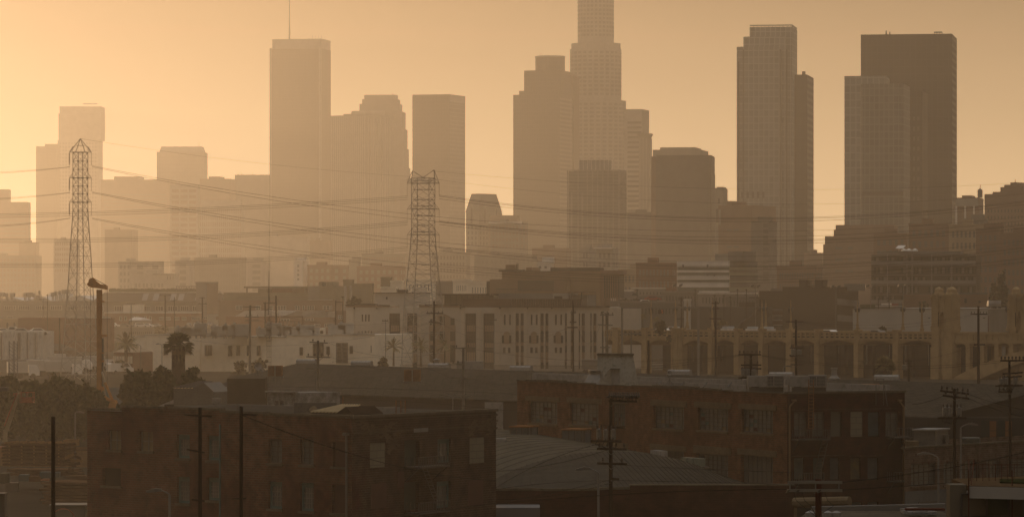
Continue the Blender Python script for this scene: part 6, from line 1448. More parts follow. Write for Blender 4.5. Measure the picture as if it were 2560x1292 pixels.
# white peeling penthouse and brown box behind it
F = faceP(668, 330, 738, 328, 9.0); t = thing('roof_penthouse', 'small peeling white hut with two little windows', 'hut', F.o, F.a); h = [H_(F, 686, 696, 1001, 1018), H_(F, 700, 709, 1001, 1018)]
b = MB(F.M); wall_holes(b, F.w, 0, F.z(981, 700), h, .15); b.face([(F.w, 0, 0), (F.w, 5, 0), (F.w, 5, F.z(981, 700)), (F.w, 0, F.z(981, 700))]); b.face([(0, 0, F.z(981, 700)), (F.w, 0, F.z(981, 700)), (F.w, 5, F.z(981, 700)), (0, 5, F.z(981, 700))]); b.build('wall', mat('peeling_white_paint', (0.24, 0.235, 0.23), .9, .35, 1.6, col2=(0.09, 0.08, 0.065), dirt=.4), t)
for q_ in h: opening(t, F, q_, 'dark', .15, 1, 1)
MB(F.M).box(-.1, F.w + .1, -.15, .2, F.z(981, 700) + .002, F.z(981, 700) + .12).build('coping', M_whitep, t)
F, S = corner_block(568, 664, 668, 342, 14, 8.0); t = thing('plain_block', 'plain olive-brown box building behind the left brick roof', 'building', F.o, F.a); MB(F.M).box(0, F.w, 0, 14, 0, F.z(946, 620)).build('wall', mat('olive_brown_render', (0.085, 0.066, 0.045), .95, .2, .3, dirt=.15), t)
# sawtooth monitors
ribbed_skylight('left of two gabled metal roof monitors with ribbed tops', 434, 535, 955, 970, 1012, 370, .5, 6); ribbed_skylight('right of two gabled metal roof monitors with ribbed tops', 528, 610, 953, 968, 1010, 376, .5, 6)
F = faceP(370, 372, 600, 366, 8.0); t = thing('metal_shed', 'grey metal shed roof carrying the two roof monitors', 'shed', F.o, F.a); z1 = F.z(1013, 420)
MB(F.M).box(F.u(415), F.w, 0, 8, 0, z1).build('wall', M_galv, t); b = MB(F.M); b.ext([(F.u(374), F.z(1022, 374)), (F.u(415), F.z(1022, 415)), (F.u(455), F.z(1015, 455)), (F.u(434), F.z(998, 434))], .1, 9); b.build('gable_roof', M_whitep, t)
F = faceP(530, 345, 552, 345, 10); tag(MB(F.M).box(0, F.w, 0, 1, F.z(1008, 540), F.z(995, 540)).box(F.w * .3, F.w * .6, .3, .6, 0, F.z(1008, 540)).build('evaporative_cooler', M_whitep, None), 'small box cooler on a thin stand before the right roof monitor', 'cooler')

# long corrugated warehouse
def wpt(px, py, D): return P(px, py, D)
t = thing('long_warehouse', 'long gabled corrugated-roof warehouse stretching across the middle', 'warehouse', (0, 455, G)); r0 = P(560, 912, 545); r1 = P(2640, 966, 392); e0 = P(590, 977, 470); e1 = P(2330, 1042, 370)
rd = (r1 - r0); r0 = P(745, 908, 505); r1 = P(2640, 967, 378)
ridge = [P(745, 908, 505), P(1290, 926, 468), P(2200, 950, 406), P(2640, 966, 378)]
eave = [P(668, 979, 462), P(1290, 1002, 425), P(2262, 1040, 372), P(2345, 1043, 367)]
b = MB()
b.face([eave[0], eave[1], ridge[1], ridge[0]]); b.face([eave[1], eave[2], ridge[2], ridge[1]]); b.face([eave[2], eave[3], ridge[3], ridge[2]]); b.face([P(560, 950, 500), eave[0], ridge[0], P(640, 930, 512)])
far = [r + Vector((8, 34, -2.6)) for r in ridge]
for k in range(3): b.face([ridge[k], ridge[k + 1], far[k + 1], far[k]])
b.build('roof', M_corr, t)
b = MB(); seq = [Vector((p.x, p.y + .6, p.z - .02)) for p in eave]
for p, q in zip(seq, seq[1:]): b.face([(p.x, p.y, 0), (q.x, q.y, 0), (q.x, q.y, q.z), (p.x, p.y, p.z)])
p, q = seq[3], ridge[3] + Vector((0, .5, -.05)); b.face([(p.x, p.y, 0), (q.x, q.y, 0), (q.x, q.y, q.z), (p.x, p.y, p.z)]); b.build('wall', M_dkwall, t)
b = MB()
for (p, q), n in zip(zip(eave, eave[1:]), (70, 110, 8)):
    for k in range(n): c = p.lerp(q, k / n); b.box(c.x, c.x + .35, c.y - .08, c.y + .4, c.z - .14, c.z + .02)
b.build('eave_corrugations', M_corr, t)
p = eave[1]; D = 428; b = MB(); b.box(X(1212, D), X(1258, D), D - 1.6, D - 1.2, 2, Z(1004, D)); b.build('white_wall_panel', M_whitep, t)
# dark tall windows and tan boards in the gable wall at right
def gw(a, c_, y0, y1, m, nm, off):
    D = 338; MB().box(X(a, D), X(c_, D), D - off, D, Z(y1, D), Z(y0, D)).build(nm, m, t)
GD = 338; MB().box(X(2262, GD), X(2640, GD), GD, GD + .3, 0, Z(1043, GD)).build('lower_wall', M_dkwall, t)
for a, c_ in ((2452, 2473), (2494, 2512)): gw(a, c_, 1050, 1100, mat('dark_green_frame', (.012, .02, .02), .7), 'tall_window', .06)
for a, c_ in ((2474, 2490), (2513, 2529)): gw(a, c_, 1052, 1075, mat('orange_board', (0.17, 0.085, 0.04), .85), 'wooden_board', .1); gw(a, c_, 1076.5, 1099, mat('orange_board', (0.17, 0.085, 0.04), .85), 'wooden_board', .1)
# ridge vents, coolers, turbines on it
def ridge_pt(px):
    for p, q, a, c_ in zip(ridge, ridge[1:], (745, 1290, 2200), (1290, 2200, 2640)):
        if a <= px <= c_: return p.lerp(q, (px - a) / (c_ - a))
rv = None
def ridge_vent():
    l = thing('ridge_vent', 'x', 'roof vent'); b = MB(); pr = [(-.75, 0), (.75, 0), (.7, .36), (.4, .5), (-.4, .5), (-.7, .36)]
    b2 = MB(Matrix.Rotation(R(90), 4, 'Z')); b2.ext(pr, -1.15, 1.15); b2.build('hood', M_whitep, l); b3 = MB(); b3.box(-1.2, 1.2, -.8, .8, -.25, -.003); b3.build('flashing', M_galv, l); return l
for k, px in enumerate((770, 914, 1305, 1731, 1978, 2218)):
    lb = ('first', 'second', 'fourth', 'fifth', 'sixth', 'seventh')[k] + ' white box vent from the left along the long warehouse ridge'; c = ridge_pt(px) + Vector((0, -.5, .05))
    if rv is None: rv = ridge_vent(); rv.location = c; rv.rotation_euler = (0, 0, R(-14)); rv['label'] = lb
    else: copy_tree(rv, None, c, R(-14), lb)
copy_tree(rv, None, ridge_pt(1108) + Vector((0, -.5, .05)), R(-14), 'third white box vent along the ridge, with a round stack behind')
for px, lb in ((1100, 'round white stack behind the third ridge vent'), (2099, 'bell-based white turbine stack on the right half of the ridge')):
    c = ridge_pt(px); b = MB(); b.lathe((c.x, c.y + (1 if px < 1200 else 0), c.z - .2), [(.5, 0), (.55, .35), (.3, .55), (.3, 1.0), (.42, 1.05), (.42, 1.15), (.1, 1.25)], 14)
    if px > 2000: b = MB(); b.lathe((c.x, c.y, c.z - .2), [(.55, 0), (.55, .3), (.38, .42), (.3, .6), (.3, 1.15), (.36, 1.2), (.34, 1.3)], 16)
    tag(b.build('vent_stack', M_whitep, None), lb, 'vent stack')
tag(MB().box(X(1142, 492), X(1208, 492), 492, 494, ridge_pt(1160).z - .3, Z(903, 492)).build('roof_cabinet', M_whitep, None), 'long white cabinet on the ridge right of the round stack', 'roof cabinet')
def cooler(px0, px1, y0, y1, D, label, legs=True):
    x0, x1 = X(px0, D), X(px1, D); z0, z1 = Z(y1, D), Z(y0, D); t = thing('rooftop_cooler', label, 'cooler', ((x0 + x1) / 2, D, z0)); m = M_rust
    MB().box(x0, x1, D, D + 1.8, z0, z1).build('body', m, t)
    b = MB()
    for k in range(12): b.box(x0 + .1, x1 - .1, D - .03, D - .002, z0 + (z1 - z0) * (k + .3) / 12, z0 + (z1 - z0) * (k + .55) / 12)
    b.build('louvres', M_wood, t); MB().box((x0 + x1) / 2 - .05, (x0 + x1) / 2 + .05, D - .06, D - .032, z0, z1).build('centre_post', M_whitep, t)
    b = MB(); b.box(x0 - .1, x1 + .1, D - .1, D + 1.9, z0 - .12, z0 - .003)
    for x in (x0 + .1, (x0 + x1) / 2, x1 - .1): b.box(x - .04, x + .04, D, D + .08, z0 - .9, z0 - .123)
    b.build('stand', M_galv, t)
cooler(1010, 1051, 924, 953, 460, 'rusty louvred cooler on the roof slope left of centre'); cooler(670, 705, 914, 940, 452, 'dim rusty cooler beside the tall antenna mast foot')
cooler(1337, 1377, 934, 948, 462, 'flat rusty cooler just above the left brick corner of the two-tone building'); cooler(2156, 2200, 960, 975, 395, 'low brown cooler near the right end of the roof')
cooler(1722, 1760, 943, 952, 445, 'thin brown cooler behind the satellite dish')
def dish(px, py, D, r, label, h=1.6):
    t = thing('satellite_dish', label, 'satellite dish', (X(px, D), D, Z(py, D) - h)); x = X(px, D); z = Z(py, D)
    b = MB(Matrix.Translation((x, D, z)) @ Matrix.Rotation(R(80), 4, 'X') @ Matrix.Rotation(R(15), 4, 'Y')); b.lathe((0, 0, 0), [(r, .12 * r / .4), (r * .7, .05), (.04, 0)], 16, False); b.lathe((0, 0, -.03), [(.04, 0), (r * .7, .04), (r * 1.0, .11 * r / .4)], 16, False); b.build('reflector', M_whitep, t)
    b = MB(); b.tube((x, D + .1, z), (x, D + .1, z - h), .035, .035, 5)
    for s in (-1, 1): b.tube((x, D + .1, z - h * .5), (x + s * .35, D, z - h), .02, .02, 4)
    b.build('mast', M_gsteel, t); b = MB(); b.tube((x, D, z), (x - .1, D - .35, z + .05), .02, .02, 4); b.box(x - .15, x - .05, D - .42, D - .33, z, z + .1); b.build('feed_arm', M_steel, t)
dish(645, 916, 455, .42, 'white satellite dish on a pole left of the antenna mast', 1.3); dish(655, 925, 455, .22, 'tiny satellite dish low beside the bigger left one', .9); dish(1674, 932, 322, .2, 'small satellite dish on the white roof right of the tapered tower', 1.0)
# ---------------------------------------------------------------- two-tone brick building, right of centre
F1 = faceP(1293, 346, 1968, 300); F2 = faceP(1968, 300, 2262, 304.5)
top1 = F1.z(983, 1950); top2 = top1
hh = []
for a, c_, y0, y1 in ((1322, 1393, 1001, 1056), (1424, 1496, 1004, 1061), (1530, 1563, 1007, 1064), (1634, 1710, 1012, 1069), (1744, 1820, 1016, 1074), (1854, 1932, 1019, 1079)): hh.append((H_(F1, a, c_, y0, y1), 'dark'))
for a, c_, y0, y1, k in ((1340, 1400, 1113, 1160, 'black'), (1480, 1560, 1116, 1165, 'black'), (1634, 1710, 1122, 1182, 'board'), (1742, 1820, 1131, 1191, 'dark'), (1852, 1932, 1136, 1206, 'board')): hh.append((H_(F1, a, c_, y0, y1), k))
h2 = []
for a, c_, k in ((1985, 2017, 'dark'), (2031, 2061, 'dark'), (2077, 2105, 'board'), (2126, 2156, 'block'), (2170, 2199, 'black'), (2214, 2246, 'dark')): h2.append((H_(F2, a, c_, 1029, 1091), k))
for a, c_ in ((1985, 2011), (2033, 2059), (2075, 2099), (2126, 2152), (2169, 2196)): h2.append((H_(F2, a, c_, 1143, 1199), 'black'))
for a, c_ in ((2126, 2155), (2169, 2196)): h2.append((H_(F2, a, c_, 1254, 1300), 'black'))
t = brick_house('two-tone brick building, orange-brown front and dark maroon side, with tan lintels and big factory windows', F1, F2, 0, top1, top2, hh, h2, M_bk2, M_bk3, .9); TB = t
rr = random.Random(11)
for i, (h, k) in enumerate(hh):
    big = k == 'dark'; p = opening(t, F1, h, k, .3, 7 if h[1] - h[0] > 2 else 3, 5)
    if big and i < 6:                                             # odd panes: painted, replaced or papered inside
        for _ in range(7):
            a = h[0] + .1 + rr.randrange(6) * (h[1] - h[0] - .2) / 7; z = h[2] + .1 + rr.randrange(4) * (h[3] - h[2] - .2) / 5
            MB(F1.M).box(a, a + (h[1] - h[0]) / 8, .245, .249, z, z + (h[3] - h[2]) / 6).build('odd_pane', rr.choice([M_tanboard, M_wfr, M_gwin, M_teal, M_redboard]), p, root=t)
    sill(t, F1, h)
    if k in ('board',) : 
        b = MB(F1.M)
        for q_ in range(1, 7): u = h[0] + (h[1] - h[0]) * q_ / 7; b.box(u - .02, u + .02, .22, .259, h[2], h[3])
        b.build('board_battens', M_steel, p, root=t)
for a, c_, y0, y1 in ((1315, 1400, 988, 1000), (1418, 1504, 992, 1005), (1524, 1568, 996, 1007), (1628, 1717, 998, 1013), (1737, 1829, 1002, 1017), (1848, 1942, 1007, 1021), (1335, 1400, 1096, 1112), (1475, 1570, 1100, 1116), (1626, 1716, 1108, 1122), (1735, 1828, 1112, 1131), (1845, 1942, 1119, 1135)):
    MB(F1.M).box(F1.u(a), F1.u(c_), -.07, .02, F1.z(y1, a), F1.z(y0, a)).build('lintel', M_lint, t)
for (h, k), col in zip(h2, [None] * 3 + [None, (0.03, .05, .055), None, (.05, .065, .06), (.03, .045, .035), (.06, .06, .055), (.11, .075, .02), (.06, .065, .065), (.04, .06, .07), (.06, .06, .07)]):
    p = opening(t, F2, h, k, .25, 2, 4)
    if col: 
        MB(F2.M).box(h[0] + .05, h[1] - .05, .12, .15, h[2] + .05, h[3] - .05).build('painted_panel', mat('painted_panel_%d' % int(h[0] * 10 + h[2]), col, .8, .6, 1.3, col2=(.02, .03, .035)), t)
for a, c_, y in ((1978, 2240, 1022), (1978, 2110, 1138), (2120, 2205, 1138)): MB(F2.M).box(F2.u(a), F2.u(c_), -.06, -.002, F2.z(y + 3, a), F2.z(y, a)).build('string_course', M_bk1b, t)
r = random.Random(3); n = 26
for k in range(n):                                               # uneven worn coping of the front wall
    u0, u1 = F1.w * k / n, F1.w * (k + 1) / n - .01; z = top1 + .10 + .10 * math.sin(k * .5) + r.uniform(-.04, .05); MB(F1.M).box(u0, u1, -.08, .35, top1 + .002, z).build('coping', M_cop, t)
MB(F2.M).box(0, F2.w + .1, -.08, .4, top2 + .002, top2 + .14).build('coping', M_cop, t)
for px, F_, yy in ((1972, F2, 998), (2257, F2, 998)):
    u = F_.u(px); b = MB(F_.M); b.tube((u, -.12, 0), (u, -.12, F_.z(yy + 18, px)), .07, .07, 6); b.tube((u, -.12, F_.z(yy + 18, px)), (u + (.35 if px < 2000 else -.35), -.12, F_.z(yy + 5, px)), .07, .07, 6); b.box(u + (.2 if px < 2000 else -.5), u + (.5 if px < 2000 else -.2), -.25, -.01, F_.z(yy + 5, px), F_.z(yy, px)); b.build('downpipe', mat('ochre_downpipe', (.16, .1, .05), .8), t)
fire_escape(t, F2, 1978, 2056, 1073, 1097, ((2022, 1190), (2042, 1099))); fire_escape(t, F2, 1978, 2040, 1180, 1202, None); fire_escape(t, F2, 2215, 2262, 1068, 1091, ((2236, 1093), (2262, 1180))); fire_escape(t, F2, 2215, 2262, 1178, 1201, None)
b = MB(F2.M)
for s in (0, .4): b.tube((F2.u(2018) + s, -.2, F2.z(1070, 2018)), (F2.u(2018) + s, -.2, F2.z(948, 2018)), .03, .03, 4)
for k in range(14): z = F2.z(1070 - k * 8.5, 2018); b.box(F2.u(2018), F2.u(2018) + .4, -.22, -.18, z - .02, z + .02)
b.build('roof_ladder', M_rust, t)
# brackets in the white rear parapet
zr = G + top1 - .9
for k, px in enumerate((1642, 1698, 1757, 1818)):
    D = 322; b = MB(); b.tube((X(px, D), D - .6, Z(967, D)), (X(px + 11, D), D, Z(955, D)), .05, .05, 4); tag(b.build('parapet_brace', M_steel, None), ('leftmost', 'second from the left', 'third from the left', 'rightmost')[k] + ' of four dark braces against the white rear parapet', 'brace')
F = faceP(1331, 372, 2215, 322, zr); tag(MB(F.M).box(0, F.w, 0, .35, 0, 1.05).build('parapet_wall', M_whitep, None), 'long whitewashed rear parapet of the two-tone brick roof', 'parapet wall')
# tapered stair tower
D = 338; x0, x1, t0, t1 = X(1484, D), X(1600, D), X(1494, D), X(1583, D); zt = Z(888, D); t = thing('tapered_tower', 'tapered pale concrete roof tower with a lean-to and a small door box', 'roof tower', ((x0 + x1) / 2, D, zr))
M_tow = mat('pale_tower_render', (0.30, 0.285, 0.245), .9, .3, .7, dirt=.4)
b = MB(); b.prism([(x0 + .2, D), (X(1530, D), D - .7), (x1, D), (x1 - .2, D + 3.4), (x0 + .4, D + 3.4)], zr, zt, [(t0, D + .3), (X(1528, D), D - .2), (t1, D + .3), (t1 - .1, D + 3), (t0 + .2, D + 3)]); b.build('shaft', M_tow, t)
b = MB(); b.prism([(t0 - .08, D + .2), (X(1528, D), D - .3), (t1 + .08, D + .2), (t1, D + 3.1), (t0 + .1, D + 3.1)], zt + .002, zt + .14); b.build('cap', M_cop, t)
b = MB(); b.ext([(X(1470, D), zr), (X(1548, D), zr), (X(1548, D), Z(918, D)), (X(1524, D), Z(918, D))], D - 1.5, D - .71); b.build('lean_to', M_tow, t)
b = MB(); b.box(X(1528, D), X(1548, D), D - 1.62, D - 1.51, zr, Z(922, D)); b.build('door', M_whitep, t); b = MB(); b.box(X(1524, D), X(1550, D), D - 1.8, D - 1.0, Z(922, D) + .003, Z(919, D)); b.build('door_hood', M_galv, t)
t = thing('roof_hood', 'small peeling pyramid-topped hood left of the tapered tower', 'roof hood', (X(1480, 340), 336, zr)); b = MB(); b.prism([(X(1447, 336), 336), (X(1504, 336), 336), (X(1504, 336), 339), (X(1447, 336), 339)], zr, Z(930, 336), [(X(1476, 336), 337), (X(1500, 336), 337), (X(1500, 336), 338.4), (X(1476, 336), 338.4)]); b.build('hood', M_whitep, t)
b = MB(); b.box(X(1473, 336), X(1502, 336), 336.8, 338.6, Z(930, 336) + .003, Z(926, 336)); b.build('cap', M_galv, t)
# packaged air conditioners
ac = None
def ac_unit():
    l = thing('air_conditioner', 'x', 'air conditioner', group='white air conditioners on the two-tone brick roof'); MB().box(-1.15, .1, -.5, .5, .25, .95).build('duct_box', M_whitep, l); MB().box(.1, 1.25, -.55, .55, .2, 1.0).build('coil_cabinet', M_whitep, l)
    for a, c_ in ((.14, .52), (.6, 1.15)):
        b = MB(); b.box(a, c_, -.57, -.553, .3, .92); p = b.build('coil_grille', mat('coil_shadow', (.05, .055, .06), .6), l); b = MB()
        n = 4 if c_ < .6 else 7
        for k in range(n + 1): x = a + (c_ - a) * k / n; b.box(x - .012, x + .012, -.6, -.572, .3, .92)
        for z in (.3, .5, .71, .92): b.box(a, c_, -.605, -.573, z - .015, z + .015)
        b.build('grille_bars', M_whitep, p, root=l)
    b = MB(); b.box(-1.0, 1.2, -.45, -.38, -.7, .2); b.box(-1.0, 1.2, .38, .45, -.7, .2); b.box(-.9, -.4, -.3, .3, .1, .249); b.build('rails', M_steel, l); return l
for k, (px, D, sc_) in enumerate(((1912, 309, 1.1), (2018, 308, 1.1))):
    c = Vector((X(px, D), D, Z(975, D))); lb = ('left', 'right')[k] + ' of two white air conditioners with grilles on the two-tone brick roof'
    if ac is None: ac = ac_unit(); o = ac; ac.location = c; ac['label'] = lb
    else: o = copy_tree(ac, None, c, 0, lb)
    o.scale = (sc_, sc_, sc_)
for a, c_, y0, y1, D, lb in ((1858, 1880, 948, 962, 313, 'white duct box at the left of the left air conditioner'), (1963, 1986, 946, 962, 313, 'white duct box between the two air conditioners')):
    tag(MB().box(X(a, D), X(c_, D), D, D + 1, Z(y1, D), Z(y0, D)).box(X(a + 8, D), X(a + 12, D), D + .3, D + .7, zr, Z(y1, D)).build('duct_box', M_whitep, None), lb, 'duct')
b = MB(); D = 303
for px in (2190, 2209): b.tube((X(px, D), D, zr), (X(px, D), D, Z(947, D)), .03, .03, 4)
b.tube((X(2190, D), D, Z(947, D)), (X(2209, D), D, Z(947, D)), .03, .03, 4); b.tube((X(2209, D), D, Z(947, D)), (X(2216, D), D - .8, zr), .03, .03, 4); tag(b.build('ladder_hoop', M_steel, None), 'dark ladder hoop on the roof edge near the right corner', 'ladder')

# barrel-roofed hall in front
t = thing('barrel_roof_hall', 'low hall with a curved grey roof in front of the two-tone brick building', 'building', (X(1560, 270), 270, G)); M_felt = mat('grey_felt_roof', (0.052, 0.047, 0.038), .95, .25, .5, dirt=.3)
def prof(f, D, y0, y1, pxa, pxb): px = pxa + (pxb - pxa) * f; h = 4 * f * (1 - f); return P(px, y0 + (y1 - y0) * h ** .85, D)
N = 24; fr = [prof(k / N, 285, 1216, 1127, 1240 - 30, 1850) for k in range(N + 1)]; bk = [p + Vector((-9, 30, .6)) for p in fr]; ev = [P(1205 + (1960 - 1205) * k / N, 1226 - 8 * (k / N) + (2 if 4 < k < 10 else 0), 268) for k in range(N + 1)]
b = MB()
for k in range(N): b.face([fr[k], fr[k + 1], bk[k + 1], bk[k]])
b.build('vault_roof', mat('grey_felt_vault', (0.085, 0.076, 0.058), .95, .25, .4, dirt=.3), t)
b = MB()
for k in range(N): b.face([ev[k], ev[k + 1], fr[k + 1], fr[k]])
b.build('front_slope', M_felt, t)
b = MB(); M_seam = mat('roof_seam', (0.03, 0.027, 0.021), .9)
for k in range(1, 48):                                            # lapped felt seams on the slope and along the vault
    f = k / 48; i = min(N - 1, int(f * N)); p = fr[i].lerp(fr[i + 1], f * N - i); f2 = min(.999, f * .86 + .12); j = int(f2 * N); q_ = ev[j].lerp(ev[j + 1], f2 * N - j)
    b.tube(p + Vector((0, 0, .01)), q_ + Vector((0, .05, .01)), .022, .022, 4, False)
for k in range(1, 14):
    d_ = (bk[0] - fr[0]) * (k / 14)
    for i in range(N): b.tube(fr[i] + d_ + Vector((0, 0, .01)), fr[i + 1] + d_ + Vector((0, 0, .01)), .018, .018, 3, False)
b.build('roof_seams', M_seam, t)
F = Face(ev[0].x, 267.9, ev[N].x, 267.9, 0); zc = 12.0
b = MB()
for k in range(N): p, q = ev[k], ev[k + 1]; b.face([(p.x, p.y - .05, 0), (q.x, q.y - .05, 0), (q.x, q.y - .05, q.z), (p.x, p.y - .05, p.z)])
b.build('front_wall', M_bk3, t); b = MB()
for k in range(N): p, q = ev[k], ev[k + 1]; b.ext([(p.x, p.z + .003), (q.x, q.z + .003), (q.x, q.z + .15), (p.x, p.z + .15)], p.y - .15, p.y + .2)
b.build('coping', M_cop, t); D = 267
MB().box(X(1575, D), X(1985, D), D - .6, D + .3, 0, Z(1212, D)).build('raised_front', M_bk3, t); MB().box(X(1575, D) - .05, X(1985, D), D - .7, D + .35, Z(1212, D) + .002, Z(1209, D)).build('raised_coping', M_cop, t)
MB().box(X(1140, 262), X(1350, 262), 262, 266, 0, Z(1268, 262)).build('pale_annex', mat('pale_blue_wall', (.10, .105, .11), .8), t)
for px0, px1, y0, yb, lb in ((1276, 1343, 1066, 1117, 'left of two blue-grey metal ventilation cabinets with rusty tops'), (1406, 1476, 1073, 1122, 'right of two blue-grey metal ventilation cabinets with rusty tops')):
    F, S = corner_block(px0, px1 - 22, px1, 306, 2.2, Z(yb, 306)); t = thing('ventilation_cabinet', lb, 'ventilation cabinet', F.o, F.a); h = F.z(y0 + 2, px0); MB(F.M).box(0, F.w, 0, 2.2, 0, h).build('cabinet', M_blueg, t)
    MB(F.M).box(-.08, F.w + .08, -.08, 2.3, h + .003, h + .1).build('top', M_rust, t); b = MB(F.M)
    for f in (.0, .33, .66, 1.): u = F.w * f; b.box(u - .035, u + .035, -.07, -.002, 0, h)
    for f in (.25, 1.): b.M = S.M; b.box(S.w * f - .04, S.w * f + .02, -.07, -.002, 0, h)
    b.M = F.M; b.build('frame_posts', M_steel, t); MB(F.M).box(-.3, F.w + .3, -.3, 2.5, -.3, -.002).build('curb', M_cop, t)
tag(MB().box(X(1239, 300), X(1265, 300), 300, 301, Z(1116, 300), Z(1096, 300)).box(X(1243, 300), X(1261, 300), 299.9, 299.99, Z(1113, 300), Z(1099, 300)).build('white_box', M_whitep, None), 'small white box hut against the dark warehouse wall', 'box')
b = MB(); D = 277; b.lathe((X(1585, D), D, Z(1207, D)), [(.16, 0), (.16, .55), (.3, .6), (.3, .7), (.08, .85)], 10); tag(b.build('roof_vent', M_galv, None), 'short capped pipe vent on the grey front slope', 'roof vent')
# wall-hung condensers on the front wall
for k, (px0, px1, y0, y1, n, lb) in enumerate(((1642, 1670, 1124, 1142, 2, 'pair of small condensers left on the brick wall above the curved roof'), (1716, 1765, 1142, 1162, 3, 'row of greenish condensers on a bracket above the curved roof'))):
    F = faceP(px0, 303, px1, 301, 0); t = thing('condenser_unit', lb, 'condenser', (F.o.x, F.o.y, F.z(y1, px0)))
    for j in range(n): MB(F.M).box(F.w * j / n, F.w * (j + 1) / n - .08, -.5, 0, F.z(y1, px0), F.z(y0, px0)).build('condenser_case', M_whitep if k == 0 else mat('pale_green_case', (.13, .15, .12), .7), t)
    MB(F.M).box(-.3, F.w + .3, -.6, .1, F.z(y1, px0) - .1, F.z(y1, px0) - .003).build('bracket', M_steel, t)

# grey-brown brick building, right
F = faceP(2262, 289, 2640, 306); h = [(H_(F, a, c_, y0, y1), 'dark') for a, c_, y0, y1 in ((2278, 2343, 1158, 1215), (2359, 2398, 1154, 1212), (2413, 2449, 1151, 1208), (2466, 2502, 1149, 1206), (2525, 2575, 1147, 1203))]
t = thing('grey_brick_building', 'grey-brown brick building with a white painted base at the right edge', 'building', F.o, F.a); zt = F.z(1120, 2290)
b = MB(F.M); wall_holes(b, F.w, 0, zt, [q_ for q_, _ in h]); b.build('front_wall', M_bk4, t); b = MB(); c0, c1 = F.o.copy(), F.M @ Vector((F.w, 0, 0)); of = Vector((1.7, 15, 0)); zz0, zz1 = Vector((0, 0, zt - .5)), Vector((0, 0, zt))
b.face([c0 + zz0, c1 + zz0, c1 + of + zz0, c0 + of + zz0]); b.build('roof', M_tarroof, t); b = MB(); b.face([c0, c0 + of, c0 + of + zz1, c0 + zz1]); b.face([c0 + of, c1 + of, c1 + of + zz1, c0 + of + zz1]); b.build('rear_walls', M_bk4, t)
MB(F.M).box(-.05, F.w, -.08, .3, zt + .003, zt + .13).build('coping', M_cop, t)
for (q_, k), n in zip(h, (5, 3, 3, 3, 4)): opening(t, F, q_, k, .3, n, 5); sill(t, F, q_, M_bk4)
MB(F.M).box(0, F.w * .55, -.04, -.002, 0, F.z(1226, 2300)).build('white_base', mat('white_painted_brick', (.11, .115, .115), .85, .2, .5, dirt=.2), t)
for a, c_, y0, y1 in ((2273, 2290, 1258, 1270), (2294, 2342, 1254, 1262), (2361, 2376, 1253, 1262)): MB(F.M).box(F.u(a), F.u(c_), -.08, -.042, F.z(y1, a), F.z(y0, a)).build('vent_opening', M_steel, t)
r = random.Random(8); b = MB(F.M)
for k in range(26): u = r.uniform(.5, F.w); z = zt - r.choice((.55, .9, 1.15)); b.box(u, u + .13, -.02, -.001, z, z + .2)
tag(b.build('wall_anchors', M_redboard, t), kind='stuff')
F_, S = corner_block(2284, 2338, 2371, 297, 3, zt + G - .4); t = thing('roof_plant_box', 'large grey metal box on the grey brick roof behind the pole', 'plant box', F_.o, F_.a); hz = F_.z(1076, 2330); MB(F_.M).box(0, F_.w, 0, 3, 0, hz).build('cabinet', M_galv, t); MB(F_.M).box(-.1, F_.w + .1, -.1, 3.1, hz + .003, hz + .1).build('lid', M_whitep, t); MB(S.M).box(S.w * .55, S.w * .8, -.25, -.01, hz * .35, hz * .75).build('meter_box', M_steel, t)
tag(MB().box(X(2266, 293), X(2297, 293), 293, 294.2, zt + G - .4, Z(1102, 293)).box(X(2269, 293), X(2281, 293), 292.9, 292.99, zt + G - .2, Z(1107, 293)).box(X(2284, 293), X(2295, 293), 292.9, 292.99, zt + G - .2, Z(1107, 293)).build('rooftop_unit', M_lint, None), 'small tan unit with two grilles beside the large grey roof box', 'rooftop unit')
b = MB(); D = 300; b.lathe((X(2431, D), D + 1, zt + G - .4), [(.68, 0), (.68, Z(1096, D) - zt - G + .4), (.6, Z(1094, D) - zt - G + .42)], 18); tag(b.build('water_tank', mat('dark_tank_paint', (.05, .055, .045), .7), None), 'dark round tank on the grey brick roof', 'tank')

# modern house corner at the bottom right
t = thing('modern_house', 'white modern house corner with a roof deck at the bottom right', 'house', (X(2470, 118), 118, 8.0)); D = 118; M_hw = mat('house_render', (0.13, 0.112, 0.085), .85, .1, .6)
bx = lambda a, c_, y0, y1, d0, d1, m, nm: MB().box(X(a, D), X(c_, D), D + d0, D + d1, Z(y1, D), Z(y0, D)).build(nm, m, t)
bx(2375, 2416, 1211, 1500, 0, 1.0, M_hw, 'end_wall'); bx(2416.2, 2640, 1290, 1500, 0, .3, M_hw, 'lower_wall'); bx(2403, 2464, 1234, 1287, -.05, -.01, mat('roller_blind', (.135, .12, .09), .8), 'blind'); bx(2468, 2520, 1236, 1287, -.05, -.01, mat('green_blind', (.035, .045, .02), .7), 'blind')
for a, c_, y0, y1 in ((2401, 2405, 1232, 1290), (2463, 2468, 1232, 1290), (2519, 2523, 1234, 1290), (2405.2, 2462.8, 1232, 1235), (2468.2, 2518.8, 1233, 1236), (2405.2, 2518.8, 1287, 1290)): bx(a, c_, y0, y1, -.12, -.051, M_steel, 'window_frame')
bx(2524, 2560, 1243, 1500, .3, 1.2, M_hw, 'side_wall'); bx(2560, 2680, 1243, 1500, .5, 1.2, M_conc2, 'far_wall')
b = MB(); z0 = Z(1222, D); b.prism([(X(2416, D), D - .5), (X(2680, D), D - 2.2), (X(2680, D), D + 6), (X(2416, D), D + 4)], z0 - .02, z0 + .12); b.build('roof_deck', mat('timber_deck', (.08, .052, .028), .85, .2, 1.5), t)
